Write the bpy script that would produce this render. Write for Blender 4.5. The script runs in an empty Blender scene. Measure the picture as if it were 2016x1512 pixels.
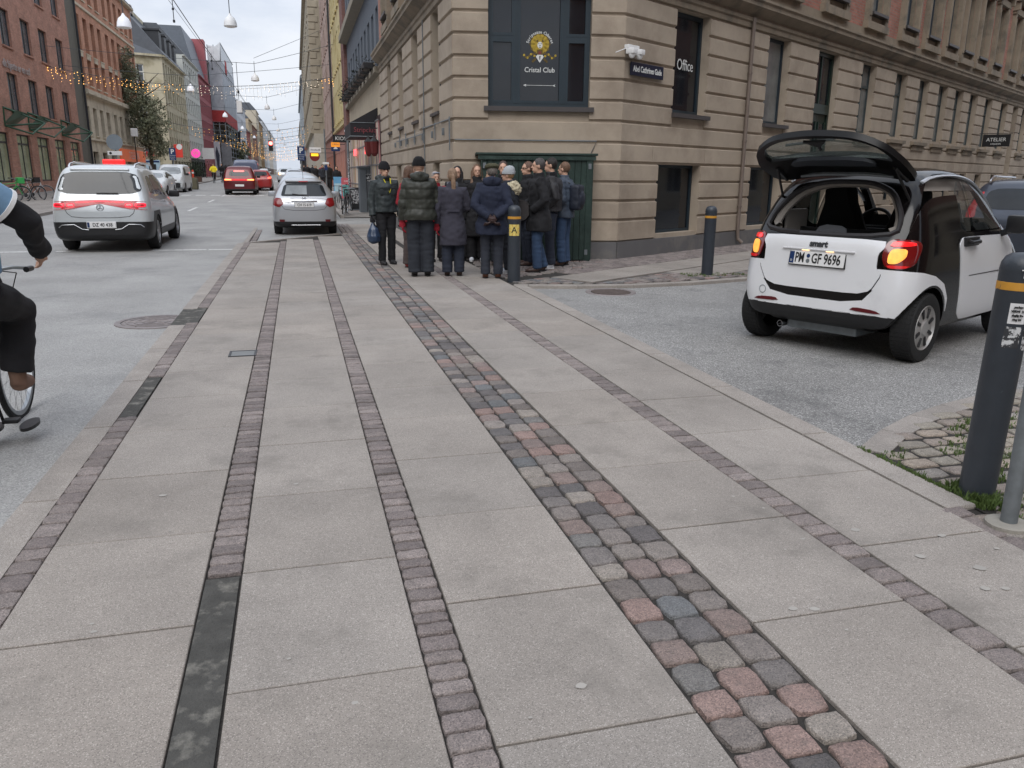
import bpy, bmesh, math, random
import numpy as np
from mathutils import Vector, Matrix, noise
from mathutils.bvhtree import BVHTree
random.seed(7)
PI=math.pi; R=math.radians
sc=bpy.context.scene; COL=sc.collection
# ---------- camera ----------
cd=bpy.data.cameras.new('camera'); cam=bpy.data.objects.new('camera',cd); COL.objects.link(cam); sc.camera=cam
YAW,PITCH,ROLL=R(14.91377),R(14.76644),R(0.50992)
_f=Vector((math.sin(YAW)*math.cos(PITCH),math.cos(YAW)*math.cos(PITCH),-math.sin(PITCH)))
_r=Vector((math.cos(YAW),-math.sin(YAW),0)); _u=_r.cross(_f)
_c,_s=math.cos(ROLL),math.sin(ROLL); _rr=_r*_c+_u*_s; _uu=_u*_c-_r*_s
M=Matrix((( _rr.x,_uu.x,-_f.x,0),(_rr.y,_uu.y,-_f.y,0),(_rr.z,_uu.z,-_f.z,1.6),(0,0,0,1)))
cam.matrix_world=M
cd.sensor_width=36; cd.lens=1560/2016*36; cd.clip_start=.05; cd.clip_end=3000
# ---------- sky, sun, exposure ----------
SUN_EL,SUN_AZ=R(48),R(205)
w=bpy.data.worlds.new('World'); sc.world=w; w.use_nodes=True
nt=w.node_tree; nt.nodes.clear()
def N(nt,t,**k):
    n=nt.nodes.new(t)
    for a,b in k.items(): setattr(n,a,b)
    return n
bg=N(nt,'ShaderNodeBackground'); wo=N(nt,'ShaderNodeOutputWorld')
sky=N(nt,'ShaderNodeTexSky',sky_type='NISHITA',sun_disc=False); sky.sun_elevation=SUN_EL; sky.sun_rotation=SUN_AZ; sky.air_density=1; sky.dust_density=2
tc=N(nt,'ShaderNodeTexCoord'); mp=N(nt,'ShaderNodeMapping'); mp.inputs['Scale'].default_value=(1.5,1.5,4.5)
ns=N(nt,'ShaderNodeTexNoise'); ns.inputs['Scale'].default_value=2.4; ns.inputs['Detail'].default_value=6; ns.inputs['Roughness'].default_value=.55
cr=N(nt,'ShaderNodeValToRGB'); cr.color_ramp.elements[0].position=.38; cr.color_ramp.elements[1].position=.62
cr.color_ramp.elements[0].color=(5.2,5.8,6.9,1); cr.color_ramp.elements[1].color=(7.7,8.0,8.6,1)
mx=N(nt,'ShaderNodeMix',data_type='RGBA'); mx.inputs[0].default_value=.92
nt.links.new(tc.outputs['Generated'],mp.inputs['Vector']); nt.links.new(mp.outputs[0],ns.inputs['Vector']); nt.links.new(ns.outputs[0],cr.inputs[0])
nt.links.new(sky.outputs[0],mx.inputs[6]); nt.links.new(cr.outputs[0],mx.inputs[7]); sx_=N(nt,'ShaderNodeSeparateXYZ'); nt.links.new(tc.outputs['Generated'],sx_.inputs[0]); mg=N(nt,'ShaderNodeMapRange'); mg.inputs[1].default_value=.12; mg.inputs[2].default_value=.9; mg.inputs[3].default_value=1; mg.inputs[4].default_value=1.75; nt.links.new(sx_.outputs[2],mg.inputs[0])
vs_=N(nt,'ShaderNodeVectorMath',operation='SCALE'); nt.links.new(mx.outputs[2],vs_.inputs[0]); nt.links.new(mg.outputs[0],vs_.inputs['Scale']); nt.links.new(vs_.outputs[0],bg.inputs[0]); bg.inputs[1].default_value=.1
nt.links.new(bg.outputs[0],wo.inputs[0])
sl=bpy.data.lights.new('sun','SUN'); sl.energy=1.3; sl.angle=R(40); sl.color=(1,.97,.93)
so=bpy.data.objects.new('sun',sl); COL.objects.link(so); so.rotation_euler=(PI/2-SUN_EL,0,-SUN_AZ+PI)
sc.view_settings.view_transform='Standard'; sc.view_settings.look='None'; sc.view_settings.exposure=.25; sc.view_settings.gamma=1
sc.cycles.max_bounces=6; sc.cycles.transparent_max_bounces=8; sc.cycles.sample_clamp_indirect=6
# ---------- helpers ----------
def L(r,g=None,b=None):
    if g is None: g=b=r
    return tuple(((v/255)/12.92 if v/255<=.04045 else ((v/255+.055)/1.055)**2.4) for v in (r,g,b))
def gz(Y): return -.05+.01*min(max(Y-22,0),80)
MATS={}
def mk(name,col,rough=.7,metal=0,var=.12,vs=3.,bump=0.,bs=60.,col2=None,c2s=1.2,c2lo=.5,c2hi=.62,emit=0,coat=0,attr=False,alpha=1,trans=0,spec=.5,uv=False,sub=None):
    if name in MATS: return MATS[name]
    m=bpy.data.materials.new(name); m.use_nodes=True; t=m.node_tree; p=t.nodes['Principled BSDF']; lk=t.links.new
    p.inputs['Roughness'].default_value=rough; p.inputs['Metallic'].default_value=metal; p.inputs['Specular IOR Level'].default_value=spec
    if coat: p.inputs['Coat Weight'].default_value=coat; p.inputs['Coat Roughness'].default_value=.05
    if alpha<1: p.inputs['Alpha'].default_value=alpha
    if trans: p.inputs['Transmission Weight'].default_value=trans
    c=N(t,'ShaderNodeTexCoord'); src=c.outputs['UV' if uv else 'Object']
    n=N(t,'ShaderNodeTexNoise'); n.inputs['Scale'].default_value=vs; n.inputs['Detail'].default_value=5; n.inputs['Roughness'].default_value=.6; lk(src,n.inputs['Vector'])
    mr=N(t,'ShaderNodeMapRange'); mr.inputs[1].default_value=.25; mr.inputs[2].default_value=.75; mr.inputs[3].default_value=1-var; mr.inputs[4].default_value=1+var; lk(n.outputs[0],mr.inputs[0])
    base=None
    if attr:
        a=N(t,'ShaderNodeAttribute',attribute_name='col'); base=a.outputs['Color']
    else:
        rgb=N(t,'ShaderNodeRGB'); rgb.outputs[0].default_value=(*col,1); base=rgb.outputs[0]
    if col2:
        n2=N(t,'ShaderNodeTexNoise'); n2.inputs['Scale'].default_value=c2s; n2.inputs['Detail'].default_value=8; n2.inputs['Roughness'].default_value=.65; lk(src,n2.inputs['Vector'])
        m2=N(t,'ShaderNodeMapRange'); m2.inputs[1].default_value=c2lo; m2.inputs[2].default_value=c2hi; lk(n2.outputs[0],m2.inputs[0])
        x=N(t,'ShaderNodeMix',data_type='RGBA'); lk(m2.outputs[0],x.inputs[0]); lk(base,x.inputs[6]); x.inputs[7].default_value=(*col2,1); base=x.outputs[2]
    vm=N(t,'ShaderNodeVectorMath',operation='SCALE'); lk(base,vm.inputs[0]); lk(mr.outputs[0],vm.inputs['Scale']); lk(vm.outputs[0],p.inputs['Base Color'])
    if emit: p.inputs['Emission Color'].default_value=(*col,1); p.inputs['Emission Strength'].default_value=emit
    if bump:
        b=N(t,'ShaderNodeBump'); b.inputs['Strength'].default_value=bump; b.inputs['Distance'].default_value=.01
        n3=N(t,'ShaderNodeTexNoise'); n3.inputs['Scale'].default_value=bs; n3.inputs['Detail'].default_value=4; lk(src,n3.inputs['Vector']); lk(n3.outputs[0],b.inputs['Height']); lk(b.outputs[0],p.inputs['Normal'])
    MATS[name]=m; return m
def brickmat(name,c1,c2,mortar,bw=.24,bh=.075,ms=.008,stain=None):
    m=bpy.data.materials.new(name); m.use_nodes=True; t=m.node_tree; p=t.nodes['Principled BSDF']; lk=t.links.new
    c=N(t,'ShaderNodeTexCoord'); b=N(t,'ShaderNodeTexBrick'); b.inputs['Color1'].default_value=(*c1,1); b.inputs['Color2'].default_value=(*c2,1); b.inputs['Mortar'].default_value=(*mortar,1)
    b.inputs['Scale'].default_value=1; b.inputs['Brick Width'].default_value=bw; b.inputs['Row Height'].default_value=bh; b.inputs['Mortar Size'].default_value=ms; b.inputs['Bias'].default_value=0
    lk(c.outputs['UV'],b.inputs['Vector'])
    n=N(t,'ShaderNodeTexNoise'); n.inputs['Scale'].default_value=1.3; n.inputs['Detail'].default_value=7; n.inputs['Roughness'].default_value=.7; lk(c.outputs['UV'],n.inputs['Vector'])
    mr=N(t,'ShaderNodeMapRange'); mr.inputs[1].default_value=.3; mr.inputs[2].default_value=.7; mr.inputs[3].default_value=.72; mr.inputs[4].default_value=1.25; lk(n.outputs[0],mr.inputs[0])
    vm=N(t,'ShaderNodeVectorMath',operation='SCALE'); lk(b.outputs[0],vm.inputs[0]); lk(mr.outputs[0],vm.inputs['Scale']); lk(vm.outputs[0],p.inputs['Base Color'])
    bp=N(t,'ShaderNodeBump'); bp.inputs['Strength'].default_value=.5; bp.inputs['Distance'].default_value=.01; bp.invert=True; lk(b.outputs['Fac'],bp.inputs['Height']); lk(bp.outputs[0],p.inputs['Normal'])
    p.inputs['Roughness'].default_value=.85; MATS[name]=m; return m
class MB:
    def __init__(s): s.v=[]; s.f=[]; s.m=[]; s.uv=[]; s.c=[]; s.cm=0; s.cc=(1,1,1)
    def face(s,pts,m=None,uv=None):
        i=len(s.v); s.v+= [tuple(p) for p in pts]; s.f.append(tuple(range(i,i+len(pts)))); s.m.append(s.cm if m is None else m); s.uv.append(uv); s.c.append(s.cc)
    def mesh(s,vs,fs,m=None):
        i=len(s.v); s.v+=[tuple(p) for p in vs]
        for f in fs: s.f.append(tuple(i+k for k in f)); s.m.append(s.cm if m is None else m); s.uv.append(None); s.c.append(s.cc)
    def box(s,x0,x1,y0,y1,z0,z1,m=None,M=None,bev=0):
        if bev:
            pts=[]
            for (zz,i) in ((z0,0),(z1-bev,0),(z1,bev)):
                pts+=[(x0+i,y0+i,zz),(x1-i,y0+i,zz),(x1-i,y1-i,zz),(x0+i,y1-i,zz)]
            fs=[(3,2,1,0),(8,9,10,11)]
            for a in (0,4):
                for k in range(4): fs.append((a+k,a+(k+1)%4,a+4+(k+1)%4,a+4+k))
        else:
            pts=[(x,y,z) for z in (z0,z1) for (x,y) in ((x0,y0),(x1,y0),(x1,y1),(x0,y1))]
            fs=[(3,2,1,0),(4,5,6,7),(0,1,5,4),(1,2,6,5),(2,3,7,6),(3,0,4,7)]
        if M is not None: pts=[M@Vector(p) for p in pts]
        s.mesh(pts,fs,m)
    def rbox(s,x0,x1,y0,y1,z0,z1,b=.01,m=None,M=None):
        # box with all edges chamfered
        X=(x0,x0+b,x1-b,x1);Y=(y0,y0+b,y1-b,y1);Z=(z0,z0+b,z1-b,z1)
        bm=bmesh.new(); bmesh.ops.create_cube(bm,size=1)
        for v in bm.verts: v.co=((x0+x1)/2+v.co.x*(x1-x0),(y0+y1)/2+v.co.y*(y1-y0),(z0+z1)/2+v.co.z*(z1-z0))
        bmesh.ops.bevel(bm,geom=bm.edges[:],offset=b,segments=2,profile=.6,affect='EDGES')
        s.bm(bm,m,M)
    def bm(s,bm,m=None,M=None):
        bm.verts.ensure_lookup_table(); bm.verts.index_update()
        vs=[(M@v.co if M is not None else v.co.copy()) for v in bm.verts]; s.mesh(vs,[[v.index for v in f.verts] for f in bm.faces],m); bm.free()
    def tube(s,path,r,n=8,m=None,cap=True,sy=None):
        P=[Vector(p) for p in path]; rs=r if isinstance(r,(list,tuple)) else [r]*len(P)
        rings=[]; up=Vector((0,0,1)); prev=None
        for i,p in enumerate(P):
            t=(P[min(i+1,len(P)-1)]-P[max(i-1,0)]).normalized()
            if prev is None:
                a=up if abs(t.z)<.9 else Vector((0,1,0)); x=t.cross(a).normalized()
            else: x=(prev-t*prev.dot(t)).normalized()
            prev=x; y=t.cross(x).normalized(); ry=rs[i]*(sy if sy else 1)
            rings.append([p+x*rs[i]*math.cos(2*PI*k/n)+y*ry*math.sin(2*PI*k/n) for k in range(n)])
        vs=[q for rg in rings for q in rg]; fs=[]
        for i in range(len(P)-1):
            for k in range(n): fs.append((i*n+k,i*n+(k+1)%n,(i+1)*n+(k+1)%n,(i+1)*n+k))
        if cap: fs.append(tuple(range(n))[::-1]); fs.append(tuple((len(P)-1)*n+k for k in range(n)))
        s.mesh(vs,fs,m)
    def lathe(s,prof,n=24,m=None,M=None,a0=0,a1=2*PI,axis='z'):
        full=abs(a1-a0-2*PI)<1e-6; k=n if full else n+1; vs=[]
        for (r,z) in prof:
            for i in range(k):
                a=a0+(a1-a0)*i/n; p=Vector((r*math.cos(a),r*math.sin(a),z))
                if axis=='x': p=Vector((z,r*math.cos(a),r*math.sin(a)))
                if axis=='y': p=Vector((r*math.cos(a),z,r*math.sin(a)))
                vs.append(M@p if M is not None else p)
        fs=[]
        for j in range(len(prof)-1):
            for i in range(n): fs.append((j*k+i,j*k+(i+1)%k,(j+1)*k+(i+1)%k,(j+1)*k+i))
        s.mesh(vs,fs,m)
    def prism(s,poly,a,b,m=None,M=None,fn=None):
        # poly in 2D; fn maps (p,q,t)->3D with t in (a,b); default z
        fn=fn or (lambda p,q,t:Vector((p,q,t))); n=len(poly)
        vs=[fn(p,q,a) for p,q in poly]+[fn(p,q,b) for p,q in poly]
        if M is not None: vs=[M@v for v in vs]
        fs=[tuple(range(n))[::-1],tuple(range(n,2*n))]+[(k,(k+1)%n,n+(k+1)%n,n+k) for k in range(n)]
        s.mesh(vs,fs,m)
    def build(s,name,mat,parent=None,smooth=None,loc=None,rot=None,fix=False):
        me=bpy.data.meshes.new(name); me.from_pydata([tuple(v) for v in s.v],[],s.f)
        for mm in (mat if isinstance(mat,(list,tuple)) else [mat]): me.materials.append(mm)
        me.polygons.foreach_set('material_index',s.m)
        if any(u is not None for u in s.uv):
            ul=me.uv_layers.new(name='UVMap'); d=[]
            for f,u in zip(s.f,s.uv):
                for i in range(len(f)): d+= list(u[i]) if u else [s.v[f[i]][0]+s.v[f[i]][1],s.v[f[i]][2]]
            ul.data.foreach_set('uv',d)
        if 1:
            ca=me.color_attributes.new('col','FLOAT_COLOR','CORNER'); d=[]
            for f,c in zip(s.f,s.c): d+=[*c,1]*len(f)
            ca.data.foreach_set('color',d)
        if fix:
            bm=bmesh.new(); bm.from_mesh(me); bmesh.ops.remove_doubles(bm,verts=bm.verts,dist=1e-5); bmesh.ops.recalc_face_normals(bm,faces=bm.faces); bm.to_mesh(me); bm.free()
        me.validate(); me.update()
        if smooth is not None: me.shade_smooth(); me.set_sharp_from_angle(angle=R(smooth))
        return link(name,me,parent,loc,rot)
def link(name,me,parent=None,loc=None,rot=None):
    o=bpy.data.objects.new(name,me); COL.objects.link(o)
    if parent: o.parent=parent
    if loc is not None: o.location=loc
    if rot is not None: o.rotation_euler=rot
    return o
def tag(o,label,cat,group=None):
    o['label']=label; o['category']=cat
    if group: o['group']=group
    return o
def struct(o,kind='structure'): o['kind']=kind; return o
def thing(name,label,cat,loc=(0,0,0),rz=0,group=None):
    o=bpy.data.objects.new(name,None); o.empty_display_size=.2; COL.objects.link(o); o.location=loc; o.rotation_euler=(0,0,rz); return tag(o,label,cat,group)
def dup(root,loc,rz=None,label=None,group=None,scale=None):
    def cp(o,par):
        c=o.copy(); COL.objects.link(c); c.parent=par
        for k in list(o.children): cp(k,c)
        return c
    r=cp(root,None); r.location=loc
    if rz is not None: r.rotation_euler=(0,0,rz)
    if scale: r.scale=scale
    if label: r['label']=label
    if group: r['group']=group
    return r
def textmesh(txt,size,extr=.002,font=None,align='CENTER',sx=1,bold=0):
    c=bpy.data.curves.new('t','FONT'); c.body=txt; c.size=size; c.extrude=extr; c.align_x=align; c.align_y='CENTER'; c.offset=bold; c.resolution_u=3
    o=bpy.data.objects.new('t',c); COL.objects.link(o); dg=bpy.context.evaluated_depsgraph_get(); me=bpy.data.meshes.new_from_object(o.evaluated_get(dg)); bpy.data.objects.remove(o); bpy.data.curves.remove(c)
    if sx!=1:
        for v in me.vertices: v.co.x*=sx
    return me
def text(name,txt,size,mat,parent,loc,rot,extr=.002,align='CENTER',sx=1,bold=0):
    me=textmesh(txt,size,extr,None,align,sx,bold); me.name=name; me.materials.clear(); me.materials.append(mat); return link(name,me,parent,loc,rot)
# ---------- shared materials ----------
GLASS=mk('dark_window_glass',(.010,.012,.016),.05,var=.4,vs=.8,spec=.6)
GLASS2=mk('curtained_glass',(.16,.17,.17),.08,var=.5,vs=1.2,spec=.8)
GLASSW=mk('warm_lit_shop_glass',(.55,.38,.16),.1,var=.6,vs=.7,emit=.45)
BLK=mk('black_plastic',L(28,28,30),.45,var=.1)
RUB=mk('tyre_rubber',L(27,27,28),.85,bump=.6,bs=90)
CHR=mk('chrome',(.7,.7,.72),.15,1,var=.03)
ALU=mk('alloy',(.42,.43,.45),.35,.8,var=.08)
GALV=mk('galvanised_steel',L(118,124,128),.5,.4,var=.2,vs=14)
WHT=mk('white_enamel',(.75,.75,.75),.4,var=.05)
REDL=mk('red_lens',(.55,.01,.015),.15,var=.1,coat=1)
REDLIT=mk('lit_red_lamp',(1,.05,.06),.3,emit=3.)
DGRN=mk('dark_blue_green_frame',L(33,47,56),.45,var=.15,bump=.1)
BLUE=mk('sign_blue',L(24,50,95),.4,var=.05)
WIRE=mk('wire_steel',L(70,75,80),.6)
LAMPGLOW=mk('warm_bulb',(1,.62,.22),.4,emit=6)
# speckled granite / asphalt
def speck(name,base,light,dark,sc1=260,sc2=2.,rough=.8,amt=.16,stain=None,bump=.25):
    m=bpy.data.materials.new(name); m.use_nodes=True; t=m.node_tree; p=t.nodes['Principled BSDF']; lk=t.links.new; p.inputs['Roughness'].default_value=rough
    c=N(t,'ShaderNodeTexCoord'); v=N(t,'ShaderNodeTexVoronoi'); v.inputs['Scale'].default_value=sc1; lk(c.outputs['Object'],v.inputs['Vector'])
    sp=N(t,'ShaderNodeSeparateColor'); lk(v.outputs['Color'],sp.inputs[0])
    a=N(t,'ShaderNodeValToRGB'); e=a.color_ramp; e.interpolation='CONSTANT'
    e.elements[0].color=(*dark,1); e.elements[0].position=0; e.elements[1].position=amt; e.elements[1].color=(*base,1); x=e.elements.new(1-amt*.55); x.color=(*light,1)
    lk(sp.outputs[0],a.inputs[0])
    n=N(t,'ShaderNodeTexNoise'); n.inputs['Scale'].default_value=sc2; n.inputs['Detail'].default_value=9; n.inputs['Roughness'].default_value=.65; lk(c.outputs['Object'],n.inputs['Vector'])
    mr=N(t,'ShaderNodeMapRange'); mr.inputs[1].default_value=.3; mr.inputs[2].default_value=.7; mr.inputs[3].default_value=.82; mr.inputs[4].default_value=1.16; lk(n.outputs[0],mr.inputs[0])
    at=N(t,'ShaderNodeAttribute',attribute_name='col'); mm=N(t,'ShaderNodeVectorMath',operation='MULTIPLY'); lk(a.outputs[0],mm.inputs[0]); lk(at.outputs['Color'],mm.inputs[1])
    src=mm.outputs[0]
    if stain:
        n4=N(t,'ShaderNodeTexNoise'); n4.inputs['Scale'].default_value=stain[1]; n4.inputs['Detail'].default_value=10; n4.inputs['Roughness'].default_value=.75; lk(c.outputs['Object'],n4.inputs['Vector'])
        m4=N(t,'ShaderNodeMapRange'); m4.inputs[1].default_value=stain[2]; m4.inputs[2].default_value=stain[2]+.14; m4.inputs[4].default_value=stain[3]; lk(n4.outputs[0],m4.inputs[0])
        x4=N(t,'ShaderNodeMix',data_type='RGBA'); lk(m4.outputs[0],x4.inputs[0]); lk(src,x4.inputs[6]); x4.inputs[7].default_value=(*stain[0],1); src=x4.outputs[2]
    vm=N(t,'ShaderNodeVectorMath',operation='SCALE'); lk(src,vm.inputs[0]); lk(mr.outputs[0],vm.inputs['Scale']); lk(vm.outputs[0],p.inputs['Base Color'])
    b=N(t,'ShaderNodeBump'); b.inputs['Strength'].default_value=bump; b.inputs['Distance'].default_value=.004; n3=N(t,'ShaderNodeTexNoise'); n3.inputs['Scale'].default_value=120; n3.inputs['Detail'].default_value=5; lk(c.outputs['Object'],n3.inputs['Vector']); lk(n3.outputs[0],b.inputs['Height']); lk(b.outputs[0],p.inputs['Normal'])
    MATS[name]=m; return m
SLAB=speck('granite_slab',L(148,141,134),L(176,169,162),L(122,116,110),330,1.1,.75,stain=(L(118,113,107),1.5,.52,.6))
SETT=speck('granite_sett',(1.04,1.03,1.02),(1.4,1.37,1.33),(.68,.68,.68),260,14,.75,bump=1.8,stain=(L(104,98,93),15,.54,.55),amt=.24)
KERB=speck('granite_kerb',L(150,144,138),L(184,178,172),L(120,113,108),380,3,.75)
ROAD=speck('road_asphalt',L(152,151,149),L(174,174,172),L(130,130,129),150,.6,.8,stain=(L(116,117,118),.55,.52,.55),amt=.2)
ROADD=speck('coarse_asphalt',L(136,135,133),L(178,177,174),L(104,103,102),140,.7,.8,stain=(L(88,88,89),.9,.54,.7),amt=.3,bump=.7)
JOINT=mk('joint_sand',L(52,49,46),.95,var=.3,vs=30,bump=.8,bs=150)
PAINT=mk('road_paint',L(205,205,203),.7,var=.15,vs=6,col2=L(150,150,150),c2s=14,c2lo=.55,c2hi=.6)
# ---------- ground ----------
g=MB(); xs=[-420,-120,-15,-9,-4,0,3.1,8,30,120,420]; ys=[-30,0,10,22,40,60,80,102,200,400,1200]
for i in range(len(xs)-1):
    for j in range(len(ys)-1):
        x0,x1,y0,y1=xs[i],xs[i+1],ys[j],ys[j+1]; g.face([(x0,y0,gz(y0)),(x1,y0,gz(y0)),(x1,y1,gz(y1)),(x0,y1,gz(y1))])
struct(g.build('road',ROAD))
# side street: coarse asphalt sheet
DV=Vector((math.sin(R(57.8)),math.cos(R(57.8)),0)); NV=Vector((-DV.y,DV.x,0)); C2=Vector((6.10,14.95,0)); CL=Vector((2.96,15.5,0))
def W(u,z=0,o=0): return C2+DV*u+NV*(-o)+Vector((0,0,z))   # o = outwards from the side street wall
g=MB(); g.face([(3.15,-3,-.044),(26,-3,-.044),(60,26,-.044),(48,42,-.044),(3.15,15,-.044)]); struct(g.build('side_street',ROADD))
# right pavement
def setty(mb,x0,x1,y0,y1,cols,top=0,h=.05,irr=.006,gap=.008,bul=.008,M=None):
    cx=random.choice(cols); k=random.uniform(.84,1.08); mb.cc=tuple(c*k*1.0 for c in cx)
    hx,hy=(x1-x0)/2-gap/2,(y1-y0)/2-gap/2; mx_,my=(x0+x1)/2,(y0+y1)/2; n=12; rings=[]; ex=random.uniform(4.5,11) if cols is not C_GREY else 9
    ang=[]; base=[]
    for q in range(n):
        a=2*PI*(q+.5)/n; ca,sa=math.cos(a),math.sin(a); s=(abs(ca)**ex+abs(sa)**ex)**(-1/ex); j=1+random.uniform(-irr,irr)*6
        base.append((ca*s*j,sa*s*j))
    tz=top+random.uniform(-.003,.003)
    for sc_,zz in ((1.03,-h),(1.0,-bul*1.1),(.975,-bul*.4),(.90,-bul*.1),(.5,0)):
        rings.append([(mx_+bx*hx*sc_,my+by*hy*sc_,tz+zz+(random.uniform(-.003,.003) if sc_<.99 else 0)) for bx,by in base])
    vs=[v for r in rings for v in r]+[(mx_,my,tz+.0005)]
    fs=[]
    for r in range(4):
        for q in range(n): fs.append((r*n+q,r*n+(q+1)%n,(r+1)*n+(q+1)%n,(r+1)*n+q))
    for q in range(n): fs.append((4*n+q,4*n+(q+1)%n,5*n))
    if M is not None: vs=[M@Vector(v) for v in vs]
    mb.mesh(vs,fs)
C_GREY=[L(134,125,122),L(126,117,115),L(140,131,128),L(118,110,108)]
C_TAN=[L(152,144,132),L(142,136,126),L(158,146,134),L(138,128,120),L(148,142,136)]
C_MIX=[L(130,123,119),L(116,111,109),L(136,129,124),L(140,120,114),L(104,101,101),L(142,135,128),L(124,117,113),L(98,94,94),L(134,120,116),L(120,118,116),L(108,110,112),L(114,107,103),L(128,114,109)]
mb=MB()
def row(x0,x1,y0,y1,pitch,cols,**k):
    y=y0
    while y<y1: 
        p=pitch*random.uniform(.85,1.15); setty(mb,x0,x1,y,min(y+p,y1+.02),cols,**k); y+=p
row(-1.256,-1.126,.9,5.6,.13,C_GREY); row(-1.256,-1.126,6.75,9.2,.13,C_GREY); row(-1.256,-1.126,10.3,20,.14,C_GREY)
row(-.454,-.306,3.16,20.3,.088,C_GREY,bul=.009,gap=.011); row(.326,.469,.8,20.5,.088,C_GREY,bul=.009,gap=.011)
for i in range(3):
    row(1.115+i*.142,1.255+i*.142,.8,22.5,.15,C_MIX,irr=.012,bul=.011,gap=.009,h=.06)
row(2.216,2.364,.8,15.4,.115,C_GREY,bul=.009,gap=.011)
# beyond the bay, along its right side
for i in range(3): row(1.16+i*.142,1.3+i*.142,22.5,48,.16,C_GREY+C_MIX[:3],h=.1)
for i in range(2): row(-1.32+i*.15,-1.18+i*.15,20.4,48,.16,C_GREY,h=.1,top=-.02)
row(3.02,3.16,-1,3.0,.2,C_GREY)
def rot(o,a): return Matrix.Translation(o)@Matrix.Rotation(a,4,'Z')
A0=math.atan2(DV.y,DV.x)
# setts round the corner building and in the island
Mw=rot(C2,A0)
for i in range(5):
    u=-1.6+.1*i
    while u<34:
        p=random.uniform(.15,.2); setty(mb,u,u+p,-.62+.12*i,-.5+.12*i,C_GREY,M=Mw); u+=p
CWD=(C2-CL).normalized(); CWN=Vector((CWD.y,-CWD.x,0)); Mc=rot(CL,math.atan2(CWD.y,CWD.x))
for i in range(24):
    u=-.3
    while u<4.4:
        p=random.uniform(.12,.19); q=Mc@Vector((u+p/2,-.12-.13*i,0)); r_=(q-C2).dot(NV)
        if q.x>3.12 and r_>-.62 and (q-C2).dot(DV)<0 and q.y>11.5+.0*q.x: setty(mb,u,u+p,-.18-.13*i,-.055-.13*i,C_GREY+C_MIX[:4],M=Mc,irr=.01)
        u+=p
PV=[(3.1,11.66),(3.35,11.62),(4.05,11.44),(4.87,11.34),(5.85,11.46),(7.28,11.83)]
def inside(q,m=0):
    if q.x<3.14+m: return False
    if q.x>7.28: return (q-C2).dot(NV)>-3.5+.2
    return q.y>float(np.interp(q.x,[a for a,b in PV],[b for a,b in PV]))+m
SLP=[]
# corner pavement slabs, along the wall
for r0,off in ((-1.55,0),(-2.45,.4)):
    u=-6.5+off
    while u<34:
        k=random.uniform(.93,1.05); c=[Mw@Vector((a,b,0)) for a,b in ((u+.005,r0-.35),(u+.81,r0-.35),(u+.81,r0+.5-.01),(u+.005,r0+.5-.01))]
        q_=[]
        for i_ in range(4):
            A_,B_=c[i_],c[(i_+1)%4]
            if A_.x>3.075: q_.append((A_.x,A_.y))
            if (A_.x-3.075)*(B_.x-3.075)<0: f_=(3.075-A_.x)/(B_.x-A_.x); q_.append((3.075,A_.y+(B_.y-A_.y)*f_))
        if len(q_)>2 and min(p[1] for p in q_)>11.6 and all(inside(Vector((*p,0)),-.05) or p[0]<3.2 for p in q_): SLP.append((q_,k))
        u+=.815
def inslab(q):
    for P_,k in SLP:
        c_=0; n_=len(P_)
        for i_ in range(n_):
            (x1,y1),(x2,y2)=P_[i_],P_[(i_+1)%n_]
            if (y1>q.y)!=(y2>q.y) and q.x<(x2-x1)*(q.y-y1)/(y2-y1)+x1: c_^=1
        if c_: return True
    return False
for i in range(15):
    r_=-1.0-.125*i; u=-6.4
    while u<2:
        p=random.uniform(.14,.2); cc_=[Mw@Vector((u+a,r_-b,0)) for a in (0.01,p-.01) for b in (0.01,.11)]
        if all(inside(v,.0) and not inslab(v) for v in cc_): setty(mb,u,u+p,r_-.12,r_,C_MIX+C_GREY,M=Mw,irr=.012)
        u+=p
for i in range(14):
    r_=-2.83-.125*i; u=-5.6
    while u<34:
        p=random.uniform(.14,.2)
        if all(inside(Mw@Vector((u+a,r_-b,0)),.01) for a in (0,p) for b in (0,.12)): setty(mb,u,u+p,r_-.12,r_,C_MIX+C_GREY,M=Mw,irr=.012)
        u+=p
for i in range(3):
    r_=-.63-.125*i; u=-2.6
    while u<34:
        p=random.uniform(.14,.2)
        if (Mw@Vector((u,r_,0))).x>3.15: setty(mb,u,u+p,r_-.12,r_,C_GREY,M=Mw)
        u+=p
for i in range(41):
    x=3.1
    for j in range(30):
        p=random.uniform(.16,.22); y0=-.4+i*.145
        # island kerb curve bound
        yk=float(np.interp(x+.08,[3.0,3.25,3.65,4.08,4.49,5.01,6.2,14],[3.8,3.91,4.2,4.44,4.61,4.77,4.95,5.5]))
        if x+.1>3.28 and y0+.14<yk-.13 or (y0<2.9 and x>3.0): setty(mb,x,x+p,y0+.01*j,y0+.14+.01*j,C_TAN,irr=.014,gap=.022,bul=.015,h=.07)
        x+=p
struct(mb.build('sett_paving',SETT,smooth=60))
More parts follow.
